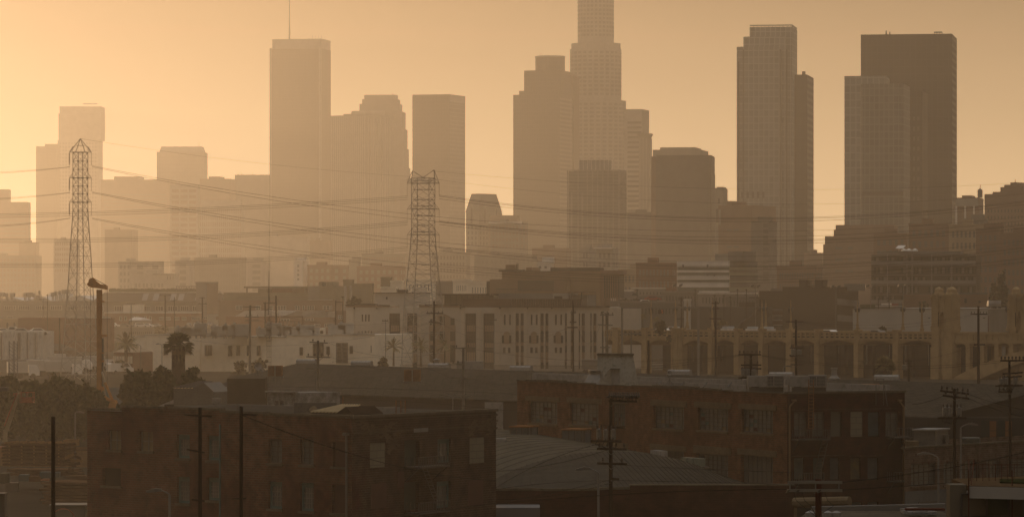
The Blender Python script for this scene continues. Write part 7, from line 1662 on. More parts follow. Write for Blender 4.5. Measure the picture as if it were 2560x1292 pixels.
b = MB(); b.prism([(X(2416, D), D - .56), (X(2680, D), D - 2.26), (X(2680, D), D - 2.2), (X(2416, D), D - .5)], z0 - .22, z0 + .1); b.build('fascia', mat('white_fascia', g(.3), .7), t)
b = MB(); b.prism([(X(2510, D), D + 1), (X(2680, D), D - .2), (X(2680, D), D + 3), (X(2530, D), D + 3)], z0 + .123, z0 + .16); b.build('roof_lawn', mat('roof_grass', (.025, .028, .01), .95), t)
b = MB()
for px in (2416, 2524): b.tube((X(px, D), D - .6, z0 - 1), (X(px, D), D - .6, z0 + .55), .02, .02, 4)
b.tube((X(2416, D), D - .6, z0 + .5), (X(2430, D), D + .8, z0 + .8), .015, .015, 4); b.tube((X(2425, D), D - .3, z0 + .15), (X(2450, D), D + 1.5, z0 + .75), .015, .015, 4)
for k in range(8): b.tube((X(2450 + k * 16, D), D + 2.5, z0 + .1), (X(2450 + k * 16, D), D + 2.5, z0 + .6), .012, .012, 4)
b.tube((X(2450, D), D + 2.5, z0 + .58), (X(2580, D), D + 2.5, z0 + .58), .012, .012, 4); b.build('railing', M_mar, t)
# nearest rooftop strip at the bottom
t = thing('near_rooftop', 'nearest pale flat roof strip along the bottom right with a parapet', 'building', (X(2200, 128), 128, 6)); D = 128
b = MB(); b.prism([(X(1910, D), D - 6), (X(2400, D), D - 6), (X(2400, D), D + 6), (X(2060, D), D + 6)], 4.0, Z(1276, D + 6)); b.build('roof', mat('cracked_white_roof', (.09, .075, .055), .95, .4, .9, dirt=.5), t)
b = MB(); b.prism([(X(2030, D + 6), D + 6), (X(2380, D + 6), D + 8), (X(2380, D + 6), D + 8.3), (X(2030, D + 6), D + 6.3)], 4.0, Z(1266, D + 6)); b.build('parapet', M_conc2, t)
b = MB(); b.box(X(2280, D), X(2380, D), D + 2, D + 2.4, Z(1284, D), Z(1279, D)); b.build('steel_beam', M_mar, t)
b = MB(); r = random.Random(2)
for k in range(60): x = X(r.uniform(2250, 2320), D + 4); y = D + r.uniform(2.5, 5); s = r.uniform(.05, .22); b.box(x, x + s, y, y + s, Z(1278, D + 4) - .02, Z(1278, D + 4) + s * .4)
tag(b.build('rubble_heap', M_whitep, None), 'pale rubble heap on the nearest roof strip', 'rubble', kind='stuff')
for k, px in enumerate((2025, 2069, 2091)):
    b = MB(); D = 124; b.lathe((X(px, D), D, Z(1300, D)), [(.14, 0), (.14, .22), (.15, .225), (.02, .29)], 14); tag(b.build('roof_vent', M_whitep, None), ('leftmost', 'middle', 'rightmost')[k] + ' of three round capped vents along the bottom edge', 'roof vent')
# shop canopy roll
t = thing('shop_awning', 'rolled tan awning over a dark shopfront at the bottom right of centre', 'awning', (X(2055, 262), 262, 6)); D = 262; b = MB(); b.tube((X(1985, D), D, Z(1256, D)), (X(2118, D), D - 2, Z(1249, D)), .32, .32, 10); b.build('roll', M_lint, t); b = MB(); b.box(X(1985, D), X(1992, D), D - .2, D + .2, 4, Z(1254, D)); b.box(X(2110, D), X(2114, D), D - 2.2, D - 1.8, 4, Z(1254, D)); b.build('posts', M_lint, t); MB().box(X(1992, D), X(2110, D), D + .3, D + .5, 4, Z(1258, D)).build('shop_front', M_dkwall, t)
# ---------------------------------------------------------------- utility poles
M_insul = mat('porcelain_insulator', (0.08, 0.064, 0.052), .8, spec=.1); M_trans = mat('transformer_can', (0.15, 0.14, 0.12), .6, .25, 1.5, dirt=.35)
def pole(label, px, ytop, D, r=.16, m=None, arms=(), cans=(), ybot=None, brace=True, lean=0, extra=None):
    """arms: (y, px left, px right, tilt px, insulators); cans: (px, y top, y bottom)"""
    x = X(px, D); zb = G - .5 if ybot is None else Z(ybot, D); m = m or M_wood; t = thing('utility_pole', label, 'utility pole', (x, D, zb)); r *= .72 if 190 < D < 340 else 1
    b = MB(); b.tube((x, D, zb), (x + lean, D, Z(ytop, D)), r, r * .72, 8); b.build('pole_shaft', m, t)
    ma = M_wood if m is not M_greywood else M_greywood
    for y, a, c_, tilt, n in arms:
        b = MB(); z = Z(y, D); dz = tilt * A * D; p, q_ = Vector((X(a, D), D - r - .06, z)), Vector((X(c_, D), D - r - .06 - abs(tilt) * .02, z - dz)); h = .022 if D < 150 else .055 if D < 500 else .08
        b.ext([(p.x, p.z - h), (q_.x, q_.z - h), (q_.x, q_.z + h), (p.x, p.z + h)], p.y - h, p.y + h); arm = b.build('crossarm', ma, t)
        if brace and c_ - a > 20:
            b = MB()
            for s in (-1, 1): f = .5 + s * .22; e = p.lerp(q_, f); b.tube(e, (x, D - r, z - (c_ - a) * A * D * .2), .018, .018, 4)
            b.build('arm_brace', M_gsteel, t)
        for k in range(n):
            e = p.lerp(q_, (k + .3) / (n - .4)); b = MB(); b.lathe((e.x, e.y, e.z + h), [(.03, 0), (.03, .08), (.07, .1), (.075, .16), (.05, .18), (.06, .22), (.02, .26)], 7); b.build('insulator', M_insul, t)
    for a, y0, y1 in cans:
        w_ = 6.4 * A * D; b = MB(); z0, z1 = Z(y1, D), Z(y0, D); cx = X(a, D); b.lathe((cx, D - .35, z0), [(w_ * .9, 0), (w_, .05), (w_, (z1 - z0) * .9), (w_ * 1.06, (z1 - z0) * .91), (w_ * .9, z1 - z0), (.05, z1 - z0 + .03)], 14); c0 = b.build('transformer', M_trans, t)
        b = MB(); b.lathe((cx - .1, D - .45, z1), [(.03, 0), (.05, .06), (.03, .1), (.05, .14), (.02, .2)], 6); b.lathe((cx + .1, D - .45, z1), [(.03, 0), (.05, .06), (.03, .1), (.05, .14), (.02, .2)], 6); b.build('bushings', M_insul, c0, root=t)
        b = MB(); b.path([(cx, D - .62, z0 + .1), (cx - .2, D - .7, z0 - .25), (x, D - .3, z0 - .5), (x, D - r, z0 - .9)], .015, 4); b.build('drop_cable', M_wire, t)
    if cans and len(cans) > 1:
        xs = [X(c[0], D) for c in cans]; b = MB(); z = Z(cans[0][2], D) - .04; b.box(min(xs) - .4, max(xs) + .4, D - .6, D - .1, z - .1, z); b.build('transformer_rack', ma, t)
    return t
pole('bare dark wooden pole cut off by the bottom edge at the left', 133, 1041, 120, .08, M_wood)
pole('dark wooden pole with a thin tilted arm before the red brick wall', 500, 1018, 130, .075, M_wood, [(1036, 462, 530, 4, 0), (1122, 468, 512, 8, 0), (1247, 480, 512, 4, 0)], brace=False)
pole('dark wooden pole with a white band right of the tilted-arm pole', 603, 1015, 130, .075, M_wood, [(1034, 603, 642, 3, 0), (1246, 580, 616, -2, 0)], brace=False)
pole('grey pole with two crossarms standing behind the left brick roof', 795, 851, 400, .17, M_greywood, [(855, 774, 820, 2, 2), (891, 766, 826, 2, 4), (921, 766, 800, 0, 0)], extra=1)
pole('tall grey pole with double equipment arms before the cream building', 625, 763, 690, .26, M_greywood, [(767, 606, 648, 0, 0), (792, 612, 648, 0, 3), (801, 612, 648, 0, 0)], brace=False)
pole('dark brown pole with a wide V-braced top in front of the big round arch', 1085, 752, 620, .2, M_wood, [(783, 1066, 1108, 0, 5), (804, 1072, 1100, 3, 0)])
pole('grey pole with cable drops rising by the left brick roof right end', 1158, 868, 400, .17, M_greywood, [(871, 1132, 1180, -3, 2), (908, 1130, 1160, 2, 3), (945, 1128, 1180, 1, 0), (988, 1136, 1180, 0, 0)])
pole('big dark pole carrying three rusty transformers in the centre foreground', 1527, 995, 215, .17, M_wood, [(1001, 1521, 1592, 2, 9), (1067, 1520, 1562, 0, 0), (1121, 1492, 1566, 1, 4), (1157, 1493, 1568, 2, 2), (1196, 1522, 1548, 0, 0)], [(1497, 1071, 1097), (1514, 1073, 1100), (1533, 1072, 1098)])
pole('tall brown pole with crossarms rising above the viaduct left half', 1789, 753, 640, .2, M_wood, [(758, 1779, 1797, 0, 2), (771, 1781, 1797, 0, 2), (796, 1773, 1803, 1, 0)])
pole('second brown pole with lamps left of the viaduct', 1703, 742, 900, .2, M_wood, [(746, 1694, 1711, 0, 2), (762, 1696, 1706, 0, 0), (797, 1690, 1710, 0, 3)])
pole('black pole with two small transformers in front of the viaduct middle', 1990, 799, 470, .17, M_wood, [(804, 1964, 2008, 0, 0), (869, 1974, 2010, 0, 3), (887, 1973, 2009, 0, 0), (911, 1976, 2008, 0, 0)], [(1983, 873, 888), (1997, 874, 887)])
pole('short thick pole crowded with transformers at the roof edge near the air conditioners', 1877, 884, 330, .17, M_wood, [(886, 1846, 1902, 0, 6), (912, 1852, 1903, 0, 2), (921, 1852, 1903, 0, 0), (942, 1853, 1904, 0, 0)], [(1858, 922, 941), (1868, 922, 941), (1884, 923, 941)], ybot=950)
pole('dark pole with one pale transformer right of the green palm', 2272, 897, 560, .18, M_wood, [(902, 2262, 2280, 0, 2), (915, 2256, 2280, 0, 0)], [(2261, 912, 924)])
pole('pole with slanted double crossarms and three pale transformers at the right', 2386, 970, 245, .16, M_wood, [(976, 2350, 2422, 8, 6), (988, 2356, 2422, 8, 3)], [(2361, 1017, 1040), (2371, 1017, 1041), (2396, 1017, 1040)])
pole('tall dark pole with a wide V-braced insulator arm right of the twin towers', 2446, 765, 560, .2, M_wood, [(785, 2426, 2468, 0, 6), (861, 2434, 2462, 0, 0)])
pole('leaning black pole with transformer bank at the right edge', 2527, 900, 300, .16, M_wood, [(901, 2500, 2560, 0, 7), (934, 2506, 2556, -3, 0), (943, 2512, 2554, -3, 0), (961, 2496, 2556, 2, 0), (979, 2495, 2530, 0, 4)], [(2502, 946, 961), (2513, 944, 961), (2537, 945, 961)], lean=-.1)
pole('plain brown pole stub left of the tapered tower top right', 1621, 850, 520, .2, M_wood)
pole('thin hazy pole with crossarm over the left mansard building', 413, 738, 1150, .22, M_wood, [(738, 398, 428, 0, 3)])
pole('hazy brown pole over the parked silos', 506, 743, 1100, .24, M_wood, [(744, 499, 512, 0, 0), (759, 495, 518, 0, 2)])
pole('thin hazy pole left of the silos with a low arm', 436, 742, 1180, .14, M_wood, [(751, 427, 442, 0, 0)])
pole('hazy pole near the white annex of the mansard building', 328, 757, 1120, .16, M_wood, [(759, 318, 338, 0, 4)])
pole('hazy pole with lamp hook above the sawtooth warehouse', 119, 735, 1150, .16, M_wood, [(738, 115, 120, 0, 0)])
pole('thin hazy pole left of the lamp hook pole', 108, 747, 1250, .12, M_wood, [(748, 98, 118, 0, 0)])
pole('brown pole in front of the big maroon warehouse', 149, 794, 950, .2, M_wood)
pole('wooden pole left of the beige building with a white box', 839, 751, 960, .2, M_wood, [(755, 837, 856, 0, 0), (801, 834, 843, 0, 0)])
pole('thick brown pole right of the antenna mast', 690, 739, 900, .26, M_wood)
pole('pale thin pole left of the antenna mast', 663, 756, 880, .2, M_wood, [(757, 658, 688, 0, 2)])
pole('thin tall pole with lamps just left of the beige building', 857, 741, 1050, .14, M_wood, [(742, 853, 861, 0, 0)])
pole('thin pole with three-lamp bracket on the beige building front', 964, 800, 800, .09, M_gsteel, [(802, 955, 971, 0, 3)], brace=False)
pole('thin pole with small lamps beside the dark window strips', 1235, 799, 800, .1, M_gsteel, [(800, 1224, 1242, 0, 3)], brace=False)
pole('brown pole in front of the pointed arches', 1433, 752, 610, .14, M_wood, [(781, 1426, 1440, 0, 2), (805, 1424, 1441, 0, 0), (818, 1418, 1444, 0, 0)])
pole('grey pole with tiered arms at the beige building right corner', 1518, 778, 600, .12, M_greywood, [(787, 1500, 1534, 0, 4), (811, 1494, 1532, 2, 0), (868, 1500, 1526, 0, 0)])
pole('second grey pole at the beige building right corner', 1506, 779, 620, .1, M_greywood, [(780, 1502, 1510, 0, 0)])
pole('grey T-shaped pole rising over the viaduct left end', 1578, 828, 600, .14, M_greywood, [(834, 1556, 1602, 0, 0)], brace=False)
for k, (px, y) in enumerate(((1593, 722), (1597, 747), (1738, 722), (1787, 737), (1810, 737), (1844, 722), (1866, 722), (1826, 740))):
    pole(f'{ords[k]} from the left of the thin hazy poles beyond the viaduct', px, y, 1080 + 30 * (k % 3), .13, M_wood, [(y + 2, px - 4, px + 3, 0, 0), (y + 14, px - 5, px + 1, 0, 0)], brace=False)
for k, (px, y) in enumerate(((2196, 745), (2223, 742), (2332, 738), (2485, 738))):
    pole(f'{ords[k]} from the left of the faint poles behind the right-hand warehouses', px, y, 1010, .14, M_wood, [(y + 4, px - 6, px + 6, 0, 2), (y + 10, px - 5, px + 6, 0, 0)] if k else (), brace=False)
# double crossarm pole right at the bottom
pole('near red-stained pole with two pale double crossarms at the bottom', 2046, 1197, 118, .125, M_mar, [], [], None)
D = 118; t = thing('double_crossarm', 'pair of pale grey crossarms on the near red-stained pole', 'crossarm', P(2034, 1222, D))
for y, a, c_ in ((1204, 1968, 2104), (1224, 1966, 2104)): MB().box(X(a, D), X(c_, D), D - .3, D - .2, Z(y + 3.4, D), Z(y - 3.4, D)).build('arm_beam', M_greywood, t)
for px in (1972, 2036, 2094): MB().box(X(px, D), X(px + 3, D), D - .28, D - .22, Z(1221, D), Z(1207, D)).build('spacer', M_gsteel, t)
for px in (1966, 1991, 2044): b = MB(); b.ext([(X(px, D) - .04, Z(1230, D)), (X(px, D) + .03, Z(1229, D)), (X(px, D) + .07, Z(1221, D)), (X(px, D), Z(1222, D))], D - .42, D - .305); b.build('cutout', M_insul, t)
for px in (1982, 2003, 2060): b = MB(); b.path([(X(px, D), D - .35, Z(1228, D)), (X(px + 6, D), D - .35, Z(1248, D)), (X(px + 22, D), D - .3, Z(1262, D)), (X(2040, D), D - .2, Z(1290, D))], .008, 4); b.build('jumper', M_wire, t)

# tall antenna mast
D = 440; t = thing('antenna_mast', 'tall thin lattice antenna mast with a long whip above the cream building', 'antenna', (X(673, D), D, Z(985, D)))
b = MB(); xs = (X(667.5, D), X(677.5, D)); zt, z0 = Z(772, D), Z(985, D)
for x in xs: b.tube((x, D, z0), (x, D, zt), .03, .03, 4)
b.tube((X(672, D), D + .4, z0), (X(672, D), D + .4, zt), .03, .03, 4)
n = 16
for k in range(n + 1): z = z0 + (zt - z0) * k / n; b.tube((xs[0], D, z), (xs[1], D, z), .018, .018, 4); b.tube((xs[0], D, z), (X(672, D), D + .4, z), .018, .018, 3); b.tube((xs[1], D, z), (X(672, D), D + .4, z), .018, .018, 3)
b.build('lattice', M_steel, t); b = MB(); b.tube((X(672, D), D, zt - .6), (X(672.5, D), D, Z(677, D)), .045, .03, 5); b.tube((X(672.5, D), D, Z(677, D)), (X(674, D), D, Z(560, D)), .014, .006, 4); b.build('whip', M_steel, t)

# wires of the street network
GW = 'street wires strung between the utility poles'
def W3(lb, *a, r=.014): return wire3(lb, *a, r=r, group=GW)
k = 0
L = [(((560, 968), (1300, 985), (2000, 1040)), 400, 330), (((795, 1003), (1160, 1014), (1560, 1070)), 398, 215), (((603, 1036), (900, 1140), (1240, 1200)), 129, 200), (((1240, 1177), (1380, 1160), (1521, 1123)), 240, 214), (((1240, 1218), (1370, 1150), (1500, 1108)), 240, 214),
     (((880, 1295), (1200, 1262), (1527, 1198)), 200, 214), (((1240, 1222), (1400, 1205), (1521, 1200)), 230, 214), (((1530, 1200), (1780, 1205), (2000, 1212)), 214, 170), (((1530, 1160), (1760, 1172), (1985, 1180)), 214, 240), (((1240, 1248), (1380, 1238), (1527, 1206)), 200, 214),
     (((1240, 1260), (1600, 1232), (1966, 1222)), 170, 118), (((2104, 1205), (2300, 1180), (2600, 1120)), 118, 160), (((2104, 1224), (2320, 1210), (2600, 1190)), 118, 160), (((2262, 1172), (2400, 1160), (2600, 1155)), 260, 250), (((2262, 1182), (2420, 1172), (2600, 1166)), 255, 250),
     (((1902, 887), (2180, 915), (2500, 901)), 330, 300), (((1904, 889), (2200, 921), (2502, 905)), 330, 300), (((1580, 920), (1720, 905), (1850, 886)), 420, 330), (((1560, 925), (1710, 912), (1850, 889)), 430, 330), (((1990, 870), (2230, 905), (2440, 862)), 470, 560),
     (((2008, 804), (2220, 812), (2430, 786)), 470, 560), (((2008, 806), (2220, 820), (2430, 788)), 470, 560), (((480, 850), (800, 858), (1085, 805)), 690, 620), (((625, 794), (860, 832), (1072, 806)), 690, 620), (((648, 768), (860, 812), (1066, 786)), 690, 620),
     (((1108, 785), (1270, 832), (1426, 820)), 620, 610), (((1100, 806), (1270, 858), (1418, 819)), 620, 610), (((1444, 819), (1490, 838), (1500, 812)), 610, 600), (((820, 856), (990, 892), (1136, 872)), 400, 400), (((826, 892), (990, 925), (1130, 909)), 400, 400),
     (((830, 905), (1000, 900), (1128, 946)), 400, 400), (((2422, 985), (2500, 1010), (2600, 1030)), 245, 200), (((2422, 995), (2500, 1026), (2600, 1050)), 245, 200), (((2280, 1010), (2330, 1000), (2356, 990)), 300, 245), (((1180, 872), (1420, 900), (1846, 888)), 400, 330), (((1180, 945), (1240, 960), (1300, 958)), 400, 345)]
for i, (pts, D0, D1) in enumerate(L):
    ex = lambda p: ('left edge' if p[0] < 300 else 'left brick building' if p[0] < 900 else 'centre' if p[0] < 1400 else 'two-tone building' if p[0] < 2100 else 'right edge')
    W3(f'slack black wire from ({ex(pts[0])}) passing {["low", "lower", "over the roofs"][i % 3]}', *pts, D0, D1)
# the labels above repeat, so number the wires by height at their middle
ws = [o for o in C.objects if o.get('group') == GW]
nums = 'highest,second highest,third highest,fourth highest,fifth highest,sixth highest,seventh highest,eighth highest,ninth highest,tenth highest,eleventh highest,twelfth highest,thirteenth highest'.split(',')
zones = {}
for (pts, D0, D1), o in zip(L, ws):
    z_ = 'before the cream and beige buildings' if pts[1][1] < 870 and pts[1][0] < 1500 else 'before the viaduct' if pts[1][1] < 930 and pts[1][0] > 1500 else 'across the long warehouse roof' if pts[1][1] < 1030 and pts[1][0] < 1600 else 'at the right edge' if pts[1][0] > 2200 else 'over the curved roof' if pts[1][0] > 1200 else 'before the red brick building'
    zones.setdefault(z_, []).append((pts[1][1], o))
for z_, l_ in zones.items():
    l_.sort(key=lambda q_: q_[0])
    for k, (_, o) in enumerate(l_): o['label'] = f'{nums[k]} thin slack wire {z_}'

# street lights
def streetlight(label, px, ytop, D, armpx, ybot=None):
    x = X(px, D); z = Z(ytop, D) ; zb = G; t = thing('street_light', label, 'street light', (x, D, zb)); L_ = armpx * A * D
    b = MB(); b.tube((x, D, zb), (x, D, z - abs(L_) * .3), .09, .06, 8); b.build('pole_shaft', M_gsteel, t)
    b = MB(); pts = [(x + L_ * f, D, z - abs(L_) * .3 + abs(L_) * .42 * math.sin(f * math.pi * .5) ** .8) for f in [k / 8 for k in range(9)]]; b.path(pts, .035, 6); b.build('arm', M_gsteel, t)
    e = Vector(pts[-1]); s = 1 if L_ > 0 else -1; b = MB(); b.ext([(e.x - s * .1, e.z - .05), (e.x + s * .55, e.z - .1), (e.x + s * .6, e.z - .02), (e.x + s * .2, e.z + .1), (e.x - s * .1, e.z + .07)][::s], D - .13, D + .13); b.build('lamp_head', M_galv, t)
streetlight('cobra-head street light before the red brick building', 424, 1228, 190, -26); streetlight('cobra-head street light left of the big transformer pole', 1496, 1174, 200, -26)
streetlight('cobra-head street light in front of the grey-brown brick building', 2346, 1136, 262, -28); streetlight('street light with a long rising arm by the orange boards', 2402, 1062, 292, 22)
streetlight('slim street light with a tilted head before the dark trees', 188, 1030, 360, 5); streetlight('slim pale street light on the left brick roof line right side', 1132, 988, 410, -16)
streetlight('small street light in front of the viaduct', 1958, 916, 480, 9); streetlight('left of two right-angle lamp posts before the cream building', 352, 862, 800, -7); streetlight('right of two right-angle lamp posts before the cream building', 405, 860, 800, -8)
# birds on the transformer pole arm
b = MB(); r = random.Random(4); D = 214.6
gb = None
for k in range(14):
    x = X(1524 + k * 5.6, D); z = Z(998.5 + .4 * (k % 2), D) + .1
    if gb is None:
        t = thing('pigeon', 'small dark pigeon perched on the top arm of the big transformer pole', 'bird', (x, D, z), 0, 'pigeons perched on the big transformer pole'); T = TM[t]
        b = MB(T); b.lathe((0, 0, 0), [(.02, 0), (.06, .05), (.07, .1), (.05, .16), (.03, .19), (.04, .22), (.035, .26), (.01, .28)], 8); b.box(-.16, -.03, -.02, .02, .01, .06); b.build('body', M_steel, t); gb = t
    else: copy_tree(gb, None, (x, D, z), r.uniform(-2, 2))

# drilling rig
D = 540; t = thing('drilling_rig', 'tall yellow-brown piling rig with a hammer-shaped mast head at the left', 'drilling rig', (X(250, D), D, G)); M_rig = mat('ochre_machine_paint', (0.30, 0.13, 0.032), .85, .3, .8, spec=.1, dirt=.35)
px_ = lambda a, y: (X(a, D), Z(y, D))
b = MB(); b.ext([px_(243, 1022), px_(253, 1022), px_(255, 724), px_(242, 724)], D - .5, D + .5); b.build('mast', M_rig, t)
b = MB(); b.ext([px_(218, 710), px_(222, 706), px_(224, 698), px_(232, 694), px_(237, 697), px_(238, 701), px_(250, 710), px_(264, 712), px_(268, 715), px_(268, 724), px_(262, 723), px_(244, 720), px_(230, 719), px_(222, 715)][::-1], D - .8, D + .8); b.build('mast_head', M_rig, t)
b = MB(); b.ext([px_(255, 1000), px_(258, 1000), px_(259, 845), px_(255, 845)], D - .3, D + .6); b.build('drill_rod', M_steel, t)
b = MB(); b.tube((X(238, D), D, Z(698, D)), (X(266, D), D, Z(713, D)), .05, .05, 4); b.tube((X(268, D), D, Z(722, D)), (X(268, D), D, Z(1000, D)), .035, .035, 4); b.tube((X(226, D), D, Z(718, D)), (X(226, D), D, Z(960, D)), .03, .03, 4); b.build('hoist_cables', M_wire, t)
for y0, y1, w_ in ((836, 842, 13), (900, 905, 5), (752, 756, 6), (880, 884, 4)):
    b = MB(); b.ext([px_(250, y1), px_(255 + w_, y1 - 1), px_(255 + w_, y0), px_(250, y0)], D - .7, D + .3); b.build('guide_bracket', M_rig, t)
b = MB(); b.tube((X(255, D), D - .3, Z(928, D)), (X(263, D), D - .3, Z(955, D)), .12, .12, 6); b.build('hydraulic_rod', mat('chrome_rod', (.35, .33, .3), .3, metal=.6), t)
b = MB(); b.ext([px_(260, 956), px_(265, 954), px_(284, 998), px_(279, 1001)], D - .5, D + .2); b.build('hydraulic_cylinder', M_rig, t)
b = MB(); b.ext([px_(250, 984), px_(262, 990), px_(278, 999), px_(290, 1000), px_(296, 1018), px_(262, 1026), px_(246, 1010)][::-1], D - 1, D + 1.4); b.ext([px_(232, 982), px_(243, 975), px_(243, 1000), px_(236, 996)], D - .8, D + .8); b.build('mast_foot', M_rig, t)
for px, y, r_ in ((256, 971, 6), (256, 1006, 6), (256, 1021, 6)): b = MB(); b.tube((X(px, D), D - 1.1, Z(y, D)), (X(px, D), D - .6, Z(y, D)), r_ * A * D, r_ * A * D, 14); b.build('pulley', M_rig, t)
b = MB(); b.box(X(240, D), X(300, D), D, D + 3, G + .8, Z(1024, D)); b.build('body', M_rig, t); b = MB()
for d_ in (-.3, 2.8): b.box(X(236, D), X(304, D), D + d_, D + d_ + .6, G, G + .9)
b.build('crawler_tracks', M_tyre, t)
F = faceP(264, 590, 345, 590); tag(MB(F.M).box(0, F.w, 0, .1, 0, F.z(968, 300)).build('hoarding', mat('blue_hoarding', (.07, .10, .13), .8, .15), None), 'blue hoarding between the drilling rig and the dark trees', 'hoarding')
# small second crane mast near the pylon left foot
D = 600; b = MB()
for px in (23, 33, 36, 44): b.tube((X(px, D), D, G), (X(px, D), D, Z(852, D)), .07, .07, 4)
for k in range(12): y = 855 + k * 9; b.tube((X(23, D), D, Z(y, D)), (X(33, D), D, Z(y + 8, D)), .04, .04, 3); b.tube((X(36, D), D, Z(y, D)), (X(44, D), D, Z(y + 8, D)), .04, .04, 3)
tag(b.build('lattice_gantry', M_gsteel, None), 'twin lattice steel gantry legs before the grey annex at the left', 'steel frame')
# boom lift
D = 400; t = thing('boom_lift', 'boom lift with an orange basket rising in front of the dark trees', 'boom lift', (X(12, D), D, G)); M_or = mat('orange_basket_paint', (.26, .07, .03), .6, .3, 1.2); M_boom = mat('cream_boom_paint', (.26, .21, .13), .6, .25, .9, dirt=.2)
b = MB(); p_ = lambda a, y: (X(a, D), Z(y, D)); b.ext([p_(10, 1078), p_(20, 1078), p_(50, 982), p_(44, 980)], D - .3, D + .3); b.build('boom', M_boom, t); b = MB(); b.ext([p_(7, 1104), p_(17, 1104), p_(18, 1076), p_(9, 1074)], D - .4, D + .4); b.build('boom_base', M_boom, t)
b = MB(); b.tube((X(12, D), D - .4, Z(1064, D)), (X(44, D), D - .4, Z(981, D)), .06, .06, 5); b.build('boom_rail', M_or, t)
b = MB(); x0, x1, z0, z1 = X(52, D), X(84, D), Z(1006, D), Z(980, D)
b.box(x0, x1, D - .6, D + .6, z0, z0 + .1)
for z in (z1, (z0 + z1) / 2): 
    for dd in (-.6, .6): b.box(x0, x1, D + dd - .03, D + dd + .03, z - .03, z + .03)
    for x in (x0, x1): b.box(x - .03, x + .03, D - .6, D + .6, z - .03, z + .03)
for x in (x0, (x0 + x1) / 2, x1):
    for dd in (-.6, .6): b.box(x - .03, x + .03, D + dd - .03, D + dd + .03, z0, z1)
b.box(x0 + .2, x1 - .1, D - .63, D - .61, z0 + .05, z0 + .45); b.build('basket', M_or, t); b = MB(); b.box(X(62, D), X(68, D), D - .2, D + .2, z0 + .1, z1 - .1); b.build('control_box', M_steel, t)
b = MB(); b.box(X(33, D), X(52, D), D - .1, D + .1, Z(985, D), Z(982, D)); b.box(X(33, D), X(35, D), D - .1, D + .1, Z(990, D), Z(982, D)); b.build('jib_bracket', M_or, t)
b = MB(); b.box(X(-30, D), X(30, D), D - 1, D + 1, G + .6, G + 1.6); b.build('chassis', M_or, t); b = MB()
for px in (-22, 22): b.tube((X(px, D), D - 1.2, G + .5), (X(px, D), D + 1.2, G + .5), .5, .5, 14)
b.build('wheels', M_tyre, t)
# yard: lumber stacks, crates, bins, fence
M_lum = mat('stacked_lumber', (0.10, 0.055, 0.03), .9, .4, 1.2); M_lum2 = mat('fresh_timber_edge', (0.22, 0.13, 0.06), .85, .3, 1.5)
def stack(label, px0, px1, ytop, ybot, D, dep=3.0, ragged=.1, seed=1, m=None, batten=True):
    F = faceP(px0, D, px1, D - 1, Z(ybot, D)); t = thing('lumber_stack', label, 'lumber stack', F.o, F.a); top = F.z(ytop, px0); r = random.Random(seed); n = max(4, int(top / .24))
    b = MB(F.M)
    for k in range(n): z = top * k / n; b.box(-r.uniform(0, ragged), F.w + r.uniform(0, ragged), r.uniform(0, ragged * .5), dep, z + .07, z + top / n - .006)
    b.build('boards', m or M_lum, t)
    if batten:
        b = MB(F.M)
        for k in range(7): u = F.w * (k + .3) / 7; b.ext([(u, top + .004), (u + .12, top + .004), (u + .12, top + .12), (u, top + .12)], -.2, dep)
        b.build('top_battens', M_lum2, t)
        b = MB(F.M)
        for k in range(n):
            for j in range(5): u = F.w * (j + .5) / 5; b.box(u, u + .1, .02, .12, top * k / n - .004, top * k / n + .068)
        b.build('spacers', M_lum2, t)
    return t
stack('largest neat stack of brown boards with pale battens on top', 6, 160, 1108, 1165, 345, 3.2, .12, 1); stack('lower wider stack of boards under the largest stack', 22, 175, 1172, 1190, 338, 3, .3, 2, batten=False)
stack('ragged dark pile of planks at the left end of the brick building', 108, 214, 1204, 1262, 318, 4, .5, 3, batten=False); stack('small flat stack of planks behind the ragged dark pile', 165, 216, 1188, 1202, 325, 2, .3, 4, batten=False)
stack('short stack of pale boards beside the brick building corner', 160, 215, 1118, 1128, 352, 2, .3, 5, batten=False)
t = thing('timber_box', 'open rusty timber box behind the lumber stacks', 'box', (X(175, 356), 356, G)); D = 356; b = MB(); b.box(X(158, D), X(192, D), D, D + 2, Z(1114, D), Z(1099, D)); b.build('side_boards', M_lum2, t); MB().box(X(160, D), X(190, D), D + .1, D + 1.9, Z(1099, D) + .002, Z(1098, D)).build('rim', M_lum, t)
for k, (px, y, w_, h_, m, lb) in enumerate(((48, 1202, 22, 16, mat('blue_crate', (.03, .06, .07), .7), 'dark blue steel bin standing on the yard left of the brown crate'), (73, 1203, 28, 13, M_lum, 'brown crate right of the dark blue steel bin'), (100, 1193, 26, 14, mat('blue_crate', (.03, .06, .07), .7), 'blue framed cage behind the bare dark pole'), (130, 1192, 18, 12, mat('blue_crate', (.03, .06, .07), .7), 'small blue cage right of the bare dark pole'),
        (14, 1228, 30, 22, M_steel, 'long black bin at the left edge of the yard'), (0, 1208, 22, 26, mat('green_box', (.02, .03, .02), .8), 'dark green box cut off by the left edge'), (103, 1201, 18, 4, mat('pale_orange_sheet', (.3, .12, .07), .7), 'pale orange sheet lying beside the brown crate'))):
    D = 330; x0 = X(px, D); b = MB(); z0 = Z(y, D); hh_ = h_ * A * D; ww = w_ * A * D; b.box(x0, x0 + ww, D, D + 1.1, z0, z0 + hh_)
    for s in (0, .5, 1): b.box(x0 + ww * s - .03, x0 + ww * s + .03, D - .05, D - .002, z0, z0 + hh_)
    b.box(x0 - .03, x0 + ww + .03, D - .06, D - .052, z0 + hh_ - .08, z0 + hh_); tag(b.build('crate', m, None), lb, 'crate')
